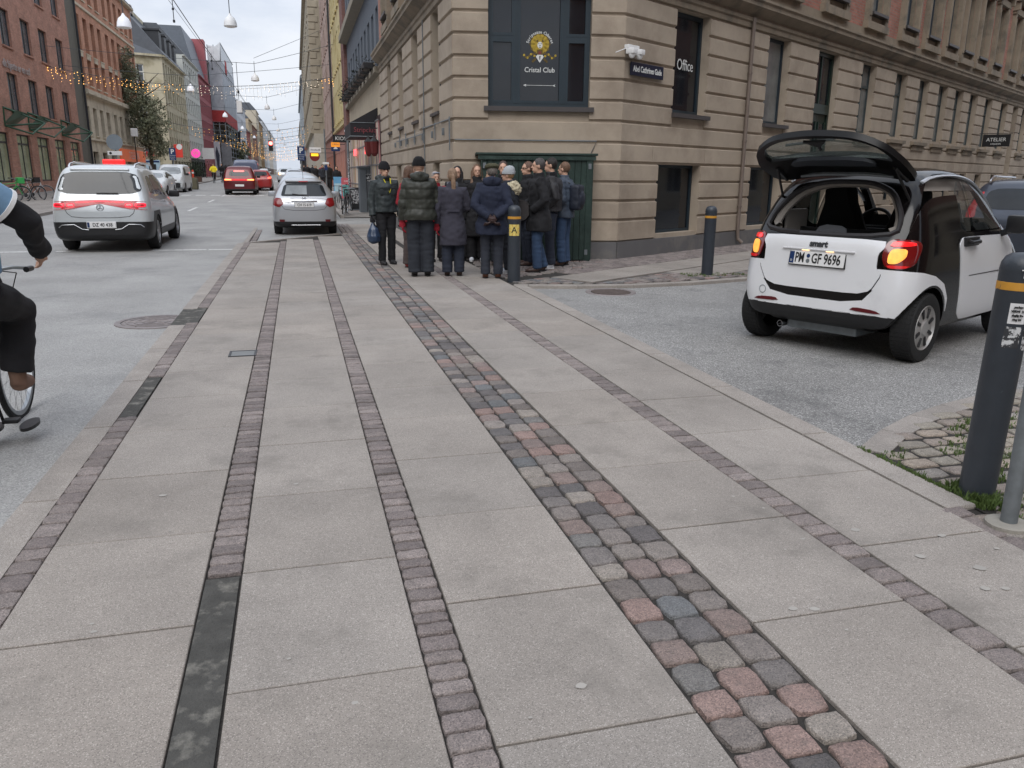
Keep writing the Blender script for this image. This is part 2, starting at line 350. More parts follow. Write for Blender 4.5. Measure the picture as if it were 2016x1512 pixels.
# base of joints
g=MB()
g.face([(-1.41,-3,-.018),(3.06,-3,-.018),(3.06,15.5,-.018),(2.96,15.6,-.018),(1.16,22.63,-.018),(-1.2,19.92,-.018),(-1.41,19.9,-.018)])
g.face([(3.06,-3,-.02),(14,-3,-.02),(14,5.6,-.02),(5.01,4.7,-.02),(4.08,4.38,-.02),(3.24,3.85,-.02),(3.06,3.85,-.02)])
g.face([(3.1,-3,-.012),(14,-3,-.012),(14,5.4,-.012),(6.2,4.85,-.012),(5.01,4.65,-.012),(4.49,4.5,-.012),(4.08,4.33,-.012),(3.65,4.1,-.012),(3.25,3.8,-.012)])
ck=[(3.06,11.47),(3.28,11.40),(4.0,11.22),(4.87,11.14),(5.9,11.25),(7.36,11.64)]
ek=W(40,0,3.5); g.face([(x,y,-.02) for x,y in ck]+[(ek.x,ek.y,-.02),tuple(W(40,-.02)),tuple(W(0,-.02)),(2.96,15.5,-.02)])
g.face([(1.16,22.63,-.018),(2.96,15.6,-.018),(2.96,30,.04-.05),(1.16,30,.04-.05)])
struct(g.build('pavement_bed',JOINT))
mb=MB()
def slabs(x0,x1,y0,y1,first,pitch=.815,gap=.009,ins=[]):
    y=first
    while y>y0: y-=pitch
    while y<y1:
        a,b=max(y,y0),min(y+pitch,y1); k=random.uniform(.93,1.05); t=random.uniform(-.01,.01); mb.cc=(k+t,k,k-t)
        z=random.uniform(-.0015,.0015)
        if b-a>.05: mb.box(x0+gap/2,x1-gap/2,a+gap/2,b-gap/2,-.06,z,bev=.003)
        y+=pitch
slabs(-1.13,-.45,-2.5,19.9,3.60); slabs(-.31,.33,-2.5,20.9,3.15); slabs(.465,1.11,-2.5,21.7,2.71); slabs(1.545,2.22,-2.5,30,3.12); slabs(2.36,3.055,-2.5,15.4,2.75); slabs(2.36,2.95,15.41,30,15.41)
slabs(-.45,-.315,-2.5,.0,0)  # unseen foreground
for q_,k in SLP: mb.cc=(k,k,k); mb.prism(q_,-.06,0)
struct(mb.build('pavement',SLAB))
# pavement further up the street and on the far side
mb=MB(); mb.cc=(1,1,1)
ys=[30,40,60,80,102,200,500]
for a,b in zip(ys[:-1],ys[1:]):
    for x0,x1 in ((1.6,2.97),(-15.1,-8.9)):
        za,zb=gz(a)+.1,gz(b)+.1
        if a==30: za=gz(30)+.03
        mb.face([(x0,a,za),(x1,a,za),(x1,b,zb),(x0,b,zb)]); mb.face([(x0,a,za-.2),(x0,a,za),(x0,b,zb),(x0,b,zb-.2)]); mb.face([(x1,a,za-.2),(x1,b,zb-.2),(x1,b,zb),(x1,a,za)])
mb.face([(-60,24,.05),(-8.9,24,.05),(-8.9,30,.1),(-60,30,.1)]); mb.face([(-60,30,.1),(-8.9,30,.1),(-8.9,30,.13),(-60,30,.13)])
for x0,x1 in ((-30,-8.9),):
    mb.face([(x0,30,.13),(x1,30,.13),(x1,40,.23),(x0,40,.23)])
struct(mb.build('far_pavement',speck('worn_paving',L(140,134,128),L(170,165,160),L(112,106,102),60,.8,.8,stain=(L(98,94,90),1.5,.5,.7))))
# kerbs
kb=MB()
def kerb(pts,w,top=0,h=.14,pitch=1.25):
    pts=[Vector((*p,0)) for p in pts]
    for a,b in zip(pts[:-1],pts[1:]):
        d=(b-a); Ln=d.length; d.normalize(); n=Vector((-d.y,d.x,0)); m=max(1,round(Ln/pitch))
        for i in range(m):
            s,e=a+d*(Ln*i/m+.004),a+d*(Ln*(i+1)/m-.004); k=random.uniform(.93,1.05); kb.cc=(k,k*.99,k*.98)
            q=[s,e,e+n*w,s+n*w]; kb.prism([(p.x,p.y) for p in q],top-h,top-.012); c=sum(q,Vector())/4
            kb.mesh([(p.x,p.y,top-.012) for p in q]+[((p.x-c.x)*.99+c.x-(0),(p.y-c.y)*.99+c.y,top) for p in q],[(0,1,5,4),(1,2,6,5),(2,3,7,6),(3,0,4,7),(4,5,6,7)])
kerb([(-1.25,-2),(-1.25,9.1)],.165); kerb([(-1.25,10.2),(-1.25,19.9)],.165); kerb([(3.245,3.0),(3.245,11.45)],.18,top=.003)
kerb([(-1.25,20.0),(1.12,22.75)],.12,top=-.005)
kerb([(-1.2,20.3),(-1.2,48)],.1,top=-.012,h=.1)
def off(pts,w): return pts
kerb([(x,y) for x,y in ck],.18); kerb([(7.36,11.64),(ek.x,ek.y)],.18)
kerb([(14,5.5),(6.2,4.95),(5.01,4.77),(4.49,4.61),(4.08,4.44),(3.65,4.2),(3.25,3.91)],.17,top=-.004,pitch=.9)
for a,b in ((30,60),(60,102),(102,260)):
    kb.cc=(1,1,1)
    for x in (-8.9,1.5): kb.mesh([(x-.02,a,gz(a)-.05),(x+.12,a,gz(a)-.05),(x+.12,b,gz(b)-.05),(x-.02,b,gz(b)-.05),(x-.02,a,gz(a)+.107),(x+.12,a,gz(a)+.107),(x+.12,b,gz(b)+.107),(x-.02,b,gz(b)+.107)],[(4,5,6,7),(0,1,5,4),(1,2,6,5),(0,3,7,4)])
struct(kb.build('kerb',KERB))
# dark mortar fillings
g=MB(); g.box(-.448,-.317,-2,3.14,-.02,-.008); g.box(-1.247,-1.142,5.62,6.73,-.02,-.004); g.box(-1.41,-1.142,9.12,10.28,-.02,-.006)
struct(g.build('mortar_patch',mk('dark_mortar',L(72,71,68),.9,var=.3,vs=12,bump=1,bs=60,col2=L(128,125,118),c2s=9,c2lo=.52,c2hi=.7)))
# markings
g=MB()
def mark(x0,x1,y0,y1,dx=0): g.face([(x0,y0,gz(y0)+.004),(x1,y0,gz(y0)+.004),(x1+dx,y1,gz(y1)+.004),(x0+dx,y1,gz(y1)+.004)])
for i,(a,b) in enumerate(((-9,-5.2),(-5.0,-4.0),(-3.1,-2.0),(-1.95,-1.45))): mark(a,b,18.75-i*.03,18.95-i*.03)
for y in (27,35,43,51,59,67,75,83,91,99,107,115,123,131,147,163,179): mark(-4.35,-4.22,y,y+3)
for i in range(7): mark(-7.6+i*.85,-7.6+i*.85+.55,52,53)
for i in range(7): mark(-7.4+i*.85,-7.4+i*.85+.55,95,97)
struct(g.build('road_marking',PAINT))
# manhole covers and gully
def manhole(x,y,r,z,label,m):
    t=thing('manhole_cover',label,'manhole cover',(x,y,z)); b=MB(); b.lathe([(0,.006),(r*.8,.006),(r*.82,0),(r*.84,.006)],40); b.build('lid',m,t)
    b=MB(); b.lathe([(r*.86,.008),(r,.008),(r*1.01,-.02)],40); b.build('rim',m,t)
    b=MB()
    for k in range(6):
        a=k*PI/3; b.tube([(0,0,.008),(r*.78*math.cos(a),r*.78*math.sin(a),.008)],.012,4)
    for rr in (.3,.5,.68): b.lathe([(r*rr,.006),(r*rr,.012),(r*rr+.02,.012),(r*rr+.02,.006)],30)
    b.build('ribs',m,t)
MANM=mk('worn_iron',L(132,125,124),.6,.2,var=.2,vs=10,bump=.4)
manhole(-1.62,9.62,.44,-.048,'round cast iron manhole cover with ring pattern at the pavement kerb',MANM)
t=thing('drain_grating','rusty oval drain grating in the side street asphalt beside the corner kerb','drain',(4.35,10.78,-.042)); b=MB(); b.lathe([(.3,.004),(.36,.012),(.38,-.01)],24); b.build('rim',MANM,t)
b=MB()
for k in range(-4,5): b.box(-.28*math.sqrt(1-(k/5)**2),.28*math.sqrt(1-(k/5)**2),k*.06-.018,k*.06+.018,0,.01)
b.build('bars',mk('rusty_iron',L(92,82,78),.8,var=.3,vs=20),t)
t=thing('valve_cover','small square metal valve cover set into the pavement slabs','valve cover',(-.56,7.47,0)); b=MB(); b.rbox(-.1,.1,-.1,.1,-.02,.004,.003); b.build('plate',mk('pale_steel',L(120,122,122),.6,.2),t)
b=MB(); b.box(-.12,-.1,-.12,.12,-.02,.006); b.box(.1,.12,-.12,.12,-.02,.006); b.box(-.1,.1,.1,.12,-.02,.006); b.box(-.1,.1,-.12,-.1,-.02,.006); b.build('rim',BLK,t)
# chewing gum spots: countless stains on the slabs
g=MB(); random.seed(11)
def blob(x,y,r):
    if not any(a<x-r and x+r<b for a,b in ((-1.12,-.47),(-.29,.31),(.48,1.1),(1.56,2.2),(2.38,3.03))): return
    n=9; g.face([(x+r*random.uniform(.75,1.1)*math.cos(2*PI*k/n),y+r*random.uniform(.6,.9)*math.sin(2*PI*k/n),.0022) for k in range(n)])
for i in range(110): blob(random.uniform(-1.1,3.0),random.uniform(1.3,14)**1,random.uniform(.005,.015))
for x,y,r in ((2.55,2.6,.025),(2.72,2.45,.03),(2.8,2.75,.022),(2.6,2.3,.022),(2.68,2.28,.02),(2.45,2.9,.024),(2.9,2.3,.03),(1.75,2.35,.02),(1.83,2.33,.02),(.8,2.1,.02),(-.75,4.1,.02)): blob(x,y,r)
struct(g.build('gum_spots',mk('old_gum',L(162,158,152),.8,var=.12)),'stuff')
# grass in the island joints
g=MB(); random.seed(5)
def tuft(x,y,h):
    for k in range(5):
        a=random.uniform(0,2*PI); w_=.003; q=random.uniform(.3,1)*h*.7; dx,dy=math.cos(a)*q,math.sin(a)*q; px,py=-math.sin(a)*w_,math.cos(a)*w_
        x_,y_=x+random.uniform(-.01,.01),y+random.uniform(-.01,.01); hh=h*random.uniform(.6,1.1)
        g.face([(x_-px,y_-py,-.01),(x_+px,y_+py,-.01),(x_+dx*.5+px*.8,y_+dy*.5+py*.8,hh*.7),(x_+dx,y_+dy,hh)])
for i in range(2600):
    x,y=random.uniform(3.25,5.4),random.uniform(2.6,4.6)
    if y>3.7+(x-3.24)*.5 and y>3.8: continue
    nz=noise.noise(Vector((x*3,y*3,0)))
    if nz>.05 or random.random()<.05: tuft(x,y,random.uniform(.01,.03))
for i in range(160): tuft(3.27+random.uniform(-.03,.03)+random.random()*.1,random.uniform(2.95,3.25),.05)
for i in range(90): tuft(random.uniform(6.2,7.3),random.uniform(11.9,12.3),.035)
for i in range(120): tuft(3.25+random.uniform(-.01,.01),random.uniform(2.95,3.9),.02)
struct(g.build('grass',mk('grass_blades',L(84,104,52),.7,var=.35,vs=7)),'stuff')
random.seed(3)
# ---------- walls and windows ----------
class Wall:
    def __init__(s,O,D): s.O=Vector((O[0],O[1],0)); s.D=Vector((D[0],D[1],0)).normalized(); s.I=Vector((-s.D.y,s.D.x,0)); s.ang=math.atan2(s.D.y,s.D.x)
    def P(s,u,z,o=0): p=s.O+s.D*u-s.I*o; return Vector((p.x,p.y,z))
    def rect(s,mb,u0,u1,z0,z1,o=0,m=None): mb.face([s.P(u0,z0,o),s.P(u1,z0,o),s.P(u1,z1,o),s.P(u0,z1,o)],m,[(u0,z0),(u1,z0),(u1,z1),(u0,z1)])
    def wall(s,mb,u0,u1,z0,z1,ops,depth=.2,m=0,rm=None):
        us=sorted({u0,u1}|{min(max(x,u0),u1) for o in ops for x in o[:2]}); zs=sorted({z0,z1}|{min(max(x,z0),z1) for o in ops for x in o[2:4]}); rm=m if rm is None else rm
        for a,b in zip(us[:-1],us[1:]):
            run=None
            for c,d in zip(zs[:-1],zs[1:]):
                uc,zc=(a+b)/2,(c+d)/2
                if any(o[0]<uc<o[1] and o[2]<zc<o[3] for o in ops):
                    if run: s.rect(mb,a,b,run[0],run[1],0,m); run=None
                else: run=(run[0] if run else c,d)
            if run: s.rect(mb,a,b,run[0],run[1],0,m)
        for a,b,c,d in [o[:4] for o in ops]:
            P=s.P; q=-depth
            mb.face([P(a,c),P(a,d),P(a,d,q),P(a,c,q)],rm,[(0,c),(0,d),(depth,d),(depth,c)]); mb.face([P(b,c),P(b,c,q),P(b,d,q),P(b,d)],rm,[(0,c),(depth,c),(depth,d),(0,d)])
            mb.face([P(a,d),P(b,d),P(b,d,q),P(a,d,q)],rm,[(a,0),(b,0),(b,depth),(a,depth)]); mb.face([P(a,c),P(a,c,q),P(b,c,q),P(b,c)],rm,[(a,0),(a,depth),(b,depth),(b,0)])
    def box(s,mb,u0,u1,z0,z1,o0,o1,m=None,bz=0,bu=0):
        P=s.P; i,j=bz,bu
        vs=[P(u0,z0,o0),P(u1,z0,o0),P(u1,z1,o0),P(u0,z1,o0),P(u0+j,z0+i,o1),P(u1-j,z0+i,o1),P(u1-j,z1-i,o1),P(u0+j,z1-i,o1)]
        mb.mesh(vs,[(4,5,6,7),(0,1,5,4),(1,2,6,5),(2,3,7,6),(3,0,4,7),(3,2,1,0)],m)
    def sweep(s,mb,prof,u0,u1,m=None,e0=0,e1=0):
        # prof (o,z); e0,e1 mitre factors
        a=[s.P(u0-e0*o,z,o) for o,z in prof]; b=[s.P(u1+e1*o,z,o) for o,z in prof]
        for k in range(len(prof)-1): mb.mesh([a[k],b[k],b[k+1],a[k+1]],[(0,1,2,3)],m)
def wpart(mb,name,mat,parent,smooth=None):
    return mb.build(name,mat,parent,smooth,loc=-parent.location)
WC={}
def winmesh(key,w,h,fr,mul=(),tr=(),fm=None,gm=None,one=False,d=.06,pd=.035,sill=0,sm=None):
    # local: x along 0..w, y inward, z 0..h ; mul: vertical bar fractions ; tr: horizontal bar fractions
    if key in WC: return WC[key]
    b=MB()
    b.box(0,fr,0,d,0,h); b.box(w-fr,w,0,d,0,h); b.box(fr,w-fr,0,d,0,fr); b.box(fr,w-fr,0,d,h-fr,h)
    for x in mul: b.box(x*w-fr*.45,x*w+fr*.45,.003,d,fr,h-fr)
    for z in tr: b.box(fr,w-fr,.001,d-.002,z*h-fr*.6,z*h+fr*.6)
    if sill: b.box(-.08,w+.08,-.12,.02,-.09,-.005,1)
    ms=[fm,sm or fm]
    p=MB() if not one else b
    if one: p.cm=2; ms=[fm,sm or fm,gm]
    p.face([(fr*.5,pd,fr*.5),(w-fr*.5,pd,fr*.5),(w-fr*.5,pd,h-fr*.5),(fr*.5,pd,h-fr*.5)])
    def me(mb,nm,mats):
        o=mb.build(nm,mats); m=o.data; bpy.data.objects.remove(o); return m
    WC[key]=(me(b,'window',ms),None if one else me(p,'pane',[gm])); return WC[key]
def putwin(key,wall,u,z,parent,name='window',depth=.15,label=None):
    f,p=WC[key]; P=wall.P(u,z,-depth)-parent.location
    o=link(name,f,parent,P,(0,0,wall.ang))
    if p: link('pane',p,o)
    if label: o['label']=label
    return o
def ops_of(cols,w,rows): return [(c-w/2,c+w/2,z0,z1) for c in cols for (z0,z1) in rows]
# ---------- corner building ----------
ST=mk('beige_stucco',L(168,155,139),.85,var=.13,vs=1.2,bump=.35,bs=50,col2=L(143,130,116),c2s=.9,c2lo=.46,c2hi=.7)
STU=mk('grey_stone_trim',L(134,122,106),.85,var=.15,vs=2,bump=.3,bs=30,col2=L(110,102,90),c2s=1.2)
PL=mk('grey_plinth',L(100,99,100),.8,var=.1,vs=2,bump=.2,col2=L(114,111,108),c2s=1.5)
BRK=brickmat('red_brick',L(168,114,98),L(150,98,84),L(136,124,114))
CB=thing('corner_building','beige rusticated corner building with brick upper floors and dark green shed on its cut corner','building',(4,16,0))
MW=Wall((2.96,28.8),(0,-1)); ML=28.8-15.5          # main street wall, u from far end
CW=Wall(CL,C2-CL); CWL=(C2-CL).length; SW=Wall(C2,DV); SL=46.
GR=[.32,.75,1.12,1.48,1.85,2.22,2.61,2.98,3.36,3.73,4.12,4.5,4.87]
mops=[(28.8-b,28.8-a,2.86,4.87) for a,b in ((16.95,17.9),(19.85,20.85),(22.65,23.65),(25.4,26.35))]
mcel=[(28.8-b,28.8-a,1.0,1.85) for a,b in ((17.0,17.9),(20.3,21.5),(23.4,24.6))]
cops=[(.63,2.56,2.86,4.87)]
scol=[(1.73,3.07),(5.82,7.01)]; reg=[(11.84,12.96),(14.73,15.81),(17.05,18.11),(19.21,20.33),(21.27,22.35),(23.29,24.42),(25.59,26.76),(28.24,29.44)]+[(32.36+2.2*i,33.45+2.2*i) for i in range(6)]
sops=[(a,b,2.88,4.87) for a,b in scol]+[(a,b,2.92,4.87) for a,b in reg]
door=(8.70,10.10,.0,4.87); portal=(30.5,31.5,0,4.87)
scel=[(1.33,3.04,.42,1.84),(5.39,7.1,.42,1.84)]+[(a+.1,b-.1,.9,1.8) for a,b in reg]
HUP=13.5
wb=MB(); pl=MB(); rb=MB()
up_m=[28.8-17.4,28.8-20.35,28.8-23.1,28.8-25.9]; up_s=[2.4,6.4,9.4]+[(a+b)/2 for a,b in reg]+[31.1]
up_s=sorted(up_s)
RB=(6.22,8.35); RB2=(10.0,12.1)
for wl,ln,ops,ups in ((MW,ML,mops+mcel,up_m),(CW,CWL,cops,[CWL/2]),(SW,SL,sops+scel+[door,portal],up_s)):
    wl.wall(wb,0,ln,.33,4.9,[o for o in ops],.22,0)
    wl.wall(wb,0,ln,4.9,HUP,ops_of(ups,1.06,[RB,RB2]),.2,1,2)
    # plinth
    dops=[(a,b,0,.4) for a,b,c,d in ops if c<.1]
    us=[0]+sorted(x for o in dops for x in o[:2])+[ln]
    t=.2; 
    for a,b in zip(us[0::2],us[1::2]): wl.box(pl,a,b,-.1,.33,0,.05,bz=0)
    # rusticated courses
    for k in range(len(GR)-1):
        z0,z1=GR[k],GR[k+1]; cuts=sorted((a,b) for a,b,c,d in ops if c<z1-.05 and d>z0+.05)
        # slanted voussoir joints above cellar windows
        if k==4: cuts=sorted(cuts+[(a-.25,a-.235) for a,b,c,d in ops if c<1.3 and d<2]+[(b+.12,b+.135) for a,b,c,d in ops if c<1.3 and d<2])
        u=0; segs=[]
        for a,b in cuts:
            if a>u+.03: segs.append((u,a))
            u=max(u,b)
        if u<ln-.03: segs.append((u,ln))
        for a,b in segs:
            e0=.012 if a>0 else -.009; e1=.012 if b<ln else -.009
            if k==7 and 0: pass
            wl.box(rb,a-(.02 if a==0 else 0),b+(.02 if b==ln else 0),z0+.016,z1-.012,0,.042,bz=.024,bu=.0)
    # architrave and cornice
    e=.28 if wl is CW else .28
    wl.sweep(rb,[(0,4.88),(.055,4.9),(.055,5.0),(.09,5.03),(.09,5.1),(.05,5.12),(.05,5.17),(.12,5.22),(.25,5.3),(.27,5.3),(.27,5.38),(.31,5.42),(.31,5.47),(.06,5.55),(0,5.55)],0,ln,1,0 if wl is MW else e*.6,0 if wl is SW else e*.6)
    # stone band above the cornice, pedestals, surrounds
    wl.box(rb,0,ln,5.55,5.75,0,.05,1)
    for c in ups:
        wl.box(rb,c-.86,c+.86,5.75,5.95,0,.16,1); 
        for s_ in (-1,1):
            wl.box(rb,c+s_*.68-.13,c+s_*.68+.13,5.95,8.45,0,.13,1,bu=.02); wl.box(rb,c+s_*.68-.06,c+s_*.68+.06,6.1,8.2,.13,.16,1,bu=.01)
            wl.box(rb,c+s_*.84-.08,c+s_*.84+.08,8.5,8.85,0,.26,1,bz=.03)
            wl.box(rb,c+s_*.66-.13,c+s_*.66+.13,9.3,12.2,0,.08,1)
        wl.box(rb,c-.55,c+.55,5.95,6.13,0,.04,1); wl.box(rb,c-.45,c+.45,5.98,6.1,.04,.055,1)
        wl.box(rb,c-.6,c+.6,6.14,6.215,0,.2,3)
        wl.box(rb,c-.86,c+.86,8.4,8.62,0,.15,1); wl.box(rb,c-1.02,c+1.02,8.85,8.97,0,.33,1,bz=.02); wl.box(rb,c-.8,c+.8,12.15,12.35,0,.15,1)
        b2=[(c-1.0,8.97),(c+1.0,8.97),(c,9.3)]
        rb.mesh([wl.P(u,z,o) for o in (0,.28) for u,z in b2],[(3,4,5),(0,1,4,3),(1,2,5,4),(2,0,3,5)],1)
    wl.box(rb,0,ln,9.4,9.55,0,.1,1); wl.box(rb,0,ln,13.2,13.5,0,.4,1)
    # flashing strips above sills
for a,b,c,d in mops: MW.box(rb,a-.03,b+.03,c-.06,c,0,.08,3)
CW.box(rb,.55,2.64,2.77,2.855,-.1,.1,3)
for a,b in scol: SW.box(rb,a-.02,b+.1,2.79,2.875,-.1,.12,3)
for a,b in reg: SW.box(rb,a-.22,b+.22,2.7,2.84,0,.16,1,bz=.02); SW.box(rb,a-.1,b+.1,2.55,2.7,0,.09,1)
wpart(wb,'wall',[ST,BRK,STU],CB)
pc=MB(); pc.v=pl.v; pc.f=pl.f; pc.m=pl.m; pc.uv=pl.uv; pc.c=pl.c; wpart(pc,'plinth',PL,CB)
wpart(rb,'stone_dressing',[ST,STU,ST,mk('lead_sill',L(70,66,66),.5,var=.1)],CB)
r=MB(); r.face([MW.P(0,HUP),MW.P(ML,HUP),CW.P(CWL,HUP),SW.P(SL,HUP),SW.P(SL,HUP+4,-9),(14,28.8,HUP+5)]); wpart(r,'roof',mk('dark_roof_tile',L(70,64,62),.8),CB)
# windows
winmesh('c_main',.97,2.0,.06,(),(),DGRN,GLASS); winmesh('c_sq',1.34,1.98,.08,(),(),DGRN,GLASS); winmesh('c_sq2',1.19,1.98,.07,(),(),DGRN,GLASS2)
for i,(a,b,c,d) in enumerate(mops): putwin('c_main',MW,a,2.87,CB,label=None,depth=.14)
for a,b,c,d in mcel:
    winmesh('mc%.1f'%(b-a),b-a,d-c,.05,(.5,),(),DGRN,GLASS); putwin('mc%.1f'%(b-a),MW,a,c,CB,depth=.14)
putwin('c_sq',SW,1.73,2.885,CB,depth=.16); putwin('c_sq2',SW,5.82,2.885,CB,depth=.16)
for a,b in reg:
    k='c_r%.2f'%(b-a); winmesh(k,b-a,1.94,.055,(.5,),(.68,),mk('grey_green_frame',L(62,72,74),.5),GLASS2); putwin(k,SW,a,2.925,CB,depth=.15)
    k='c_c%.2f'%(b-a); winmesh(k,b-a-.2,.9,.05,(.5,),(),DGRN,GLASS); putwin(k,SW,a+.1,.9,CB,depth=.15)
winmesh('c_cell',1.71,1.42,.06,(),(),DGRN,GLASS)
for u in (1.33,5.39): putwin('c_cell',SW,u,.42,CB,depth=.17)
winmesh('c_up',1.06,RB[1]-RB[0],.06,(.5,),(.66,),mk('slate_frame',L(48,58,68),.5),GLASS2)
for wl,ups in ((MW,up_m),(CW,[CWL/2]),(SW,up_s)):
    for c in ups:
        putwin('c_up',wl,c-.53,RB[0],CB,depth=.14)
        putwin('c_up',wl,c-.53,RB2[0],CB,depth=.14)
# the big club window on the cut corner
big=MB(); w_,h_=1.93,2.0
def rail(x0,x1,z0,z1,y0=0,y1=.08): big.box(x0,x1,y0,y1,z0,z1)
xs_=[0,.53,1.44,1.93]
rail(0,.05,0,h_);rail(1.88,1.93,0,h_);rail(.05,1.88,0,.06);rail(.05,1.88,h_-.05,h_)
for x in xs_[1:3]: rail(x-.035,x+.035,.06,h_-.05,-.01,.09)
zt=1.22
for a,b in ((.05,.495),(1.475,1.88)):
    rail(a,b,zt-.03,zt+.03,.0,.085)
    for c,d in ((.06,zt-.03),(zt+.03,h_-.05)):
        rail(a,a+.05,c,d,-.005,.07);rail(b-.05,b,c,d,-.005,.07);rail(a+.05,b-.05,c,c+.05,-.005,.07);rail(a+.05,b-.05,d-.05,d,-.005,.07)
a,b,c,d=.565,1.405,.06,h_-.05
rail(a,a+.05,c,d,-.005,.07);rail(b-.05,b,c,d,-.005,.07);rail(a+.05,b-.05,c,c+.05,-.005,.07);rail(a+.05,b-.05,d-.05,d,-.005,.07)
bw=big.build('window',DGRN,CB,loc=CW.P(.63,2.865,-.1)-CB.location,rot=(0,0,CW.ang)); bw['label']='wide dark club window with gold lion emblem and white lettering'
g=MB(); g.face([(.02,.04,.02),(1.91,.04,.02),(1.91,.04,1.98),(.02,.04,1.98)]); g.build('pane',GLASS,bw)
WLET=mk('pale_lettering',L(214,216,214),.6,var=.05); GOLD=mk('gold_leaf',L(176,150,52),.5,.2,var=.35,vs=30); GOLDD=mk('dark_gold',L(96,78,30),.6,var=.3,vs=40)
rx=(PI/2,0,0)
lg=MB(); cx,cz=.985,1.12
def disc(mb,x,z,r,n=20,y=.034,m=0,sx=1,wob=0,k=8):
    mb.face([(x+sx*r*(1+wob*math.cos(k*2*PI*i/n))*math.cos(2*PI*i/n),y,z+r*(1+wob*math.cos(k*2*PI*i/n))*math.sin(2*PI*i/n)) for i in range(n)],m)
disc(lg,cx,cz,.19,48,.036,1,1,.06,12); 
for k in range(12):
    a=k*PI/6+.26; disc(lg,cx+.125*math.cos(a),cz+.125*math.sin(a),.05,12,.034,0)
disc(lg,cx,cz-.01,.085,20,.032,0); disc(lg,cx,cz-.02,.06,16,.030,2,.8)
for s_ in (-1,1): disc(lg,cx+s_*.022,cz+.005,.009,8,.028,3); disc(lg,cx+s_*.05,cz+.05,.02,10,.029,1)
lg.face([(cx-.012,.027,cz-.02),(cx,.027,cz-.045),(cx+.012,.027,cz-.02)],3); lg.face([(cx-.02,.0275,cz-.055),(cx+.02,.0275,cz-.055),(cx,.0275,cz-.07)],3)
lg.face([(cx-.06,.033,cz-.19),(cx+.06,.033,cz-.19),(cx+.05,.033,cz-.1),(cx-.05,.033,cz-.1)],1); disc(lg,cx,cz-.155,.03,12,.031,4)
lg.face([(cx-.05,.03,cz-.19),(cx+.05,.03,cz-.19),(cx+.075,.03,cz-.225),(cx,.03,cz-.33),(cx-.075,.03,cz-.225)],2); lg.face([(cx-.012,.028,cz-.21),(cx+.016,.028,cz-.21),(cx+.008,.028,cz-.27),(cx-.006,.028,cz-.28)],3)
for s_ in (-1,1):
    for i in range(7):
        disc(lg,cx+s_*(.1+i*.033),cz-.21+.035*math.sin(i*1.1),.022,10,.033,i%2)
    for i in range(3): disc(lg,cx+s_*(.09+i*.02),cz-.27-.018*i,.022,10,.0335,1)
lo=lg.build('emblem',[GOLD,GOLDD,WLET,BLK,mk('dull_red',L(120,50,40),.6)],bw)
text('lettering','Cristal Club',.125,WLET,bw,(cx,.03,.66),rx,extr=.001,sx=.95,bold=.001)
ar=MB(); ar.box(cx-.27,cx+.27,.03,.034,.385,.392); ar.face([(cx-.31,.03,.388),(cx-.255,.03,.366),(cx-.255,.03,.41)]); ar.face([(cx+.25,.03,.388),(cx+.31,.03,.364),(cx+.29,.03,.388),(cx+.31,.03,.412)]); ar.build('arrow',WLET,bw)
b=bmesh.new(); s_='Striptease Cabaret'; n=len(s_); rad=.235
for i,ch in enumerate(s_):
    if ch==' ': continue
    me=textmesh(ch,.075,.001,bold=.001); a=R(90+76-152*i/(n-1)); mm=Matrix.Translation((cx+rad*math.cos(a),.03,cz-.03+rad*math.sin(a)))@Matrix.Rotation(-(a-PI/2),4,'Y')@Matrix.Rotation(PI/2,4,'X')
    me.transform(mm); b.from_mesh(me); bpy.data.meshes.remove(me)
me=bpy.data.meshes.new('lettering'); b.to_mesh(me); b.free(); me.materials.append(WLET); link('lettering',me,bw)
def on(wl,u,z,o,parent): return (wl.P(u,z,o)-parent.location,(PI/2,0,wl.ang))
l_,r_=on(SW,2.42,3.86,-.14,CB); text('lettering','Office',.31,WLET,CB,l_,r_,sx=.85)
# street door and portal
dr=MB(); 
for x0,x1,z0,z1,y in ((0,.1,0,4.87,0),(1.3,1.4,0,4.87,0),(.1,1.3,4.77,4.87,0),(.1,1.3,3.3,3.55,-.04),(.66,.74,3.55,4.77,.02)): dr.box(x0,x1,y,.12,z0,z1)
for s_ in (0,1):
    x0=.1+.6*s_; dr.box(x0+.004,x0+.596,.04,.1,.15,3.3)
    for z0,z1 in ((.3,1.1),(1.2,2.0)): dr.rbox(x0+.1,x0+.5,.015,.05,z0,z1,.012)
    for xx in (.09,.5): dr.box(x0+xx-.02,x0+xx+.02,.0,.05,2.1,3.1)
DGN=mk('dark_green_paint',L(26,44,38),.4,var=.15)
do=dr.build('door',DGN,CB,loc=SW.P(8.7,0,-.12)-CB.location,rot=(0,0,SW.ang))
g=MB(); g.box(.1,.66,.05,.06,3.55,4.77); g.box(.74,1.3,.05,.06,3.55,4.77)
for s_ in (0,1): g.box(.22+.6*s_,.58+.6*s_,.03,.039,2.15,3.05)
g.build('pane',GLASS,do)
st=MB(); st.box(8.7,10.1,0,.14,-.1,.01)
st=MB(); SW.box(st,8.6,10.2,-.02,.15,0,.3); wpart(st,'doorstep',PL,CB)
po=MB(); SW.rect(po,30.5,31.5,0,4.87,-.2); wpart(po,'passage_door',BLK,CB)
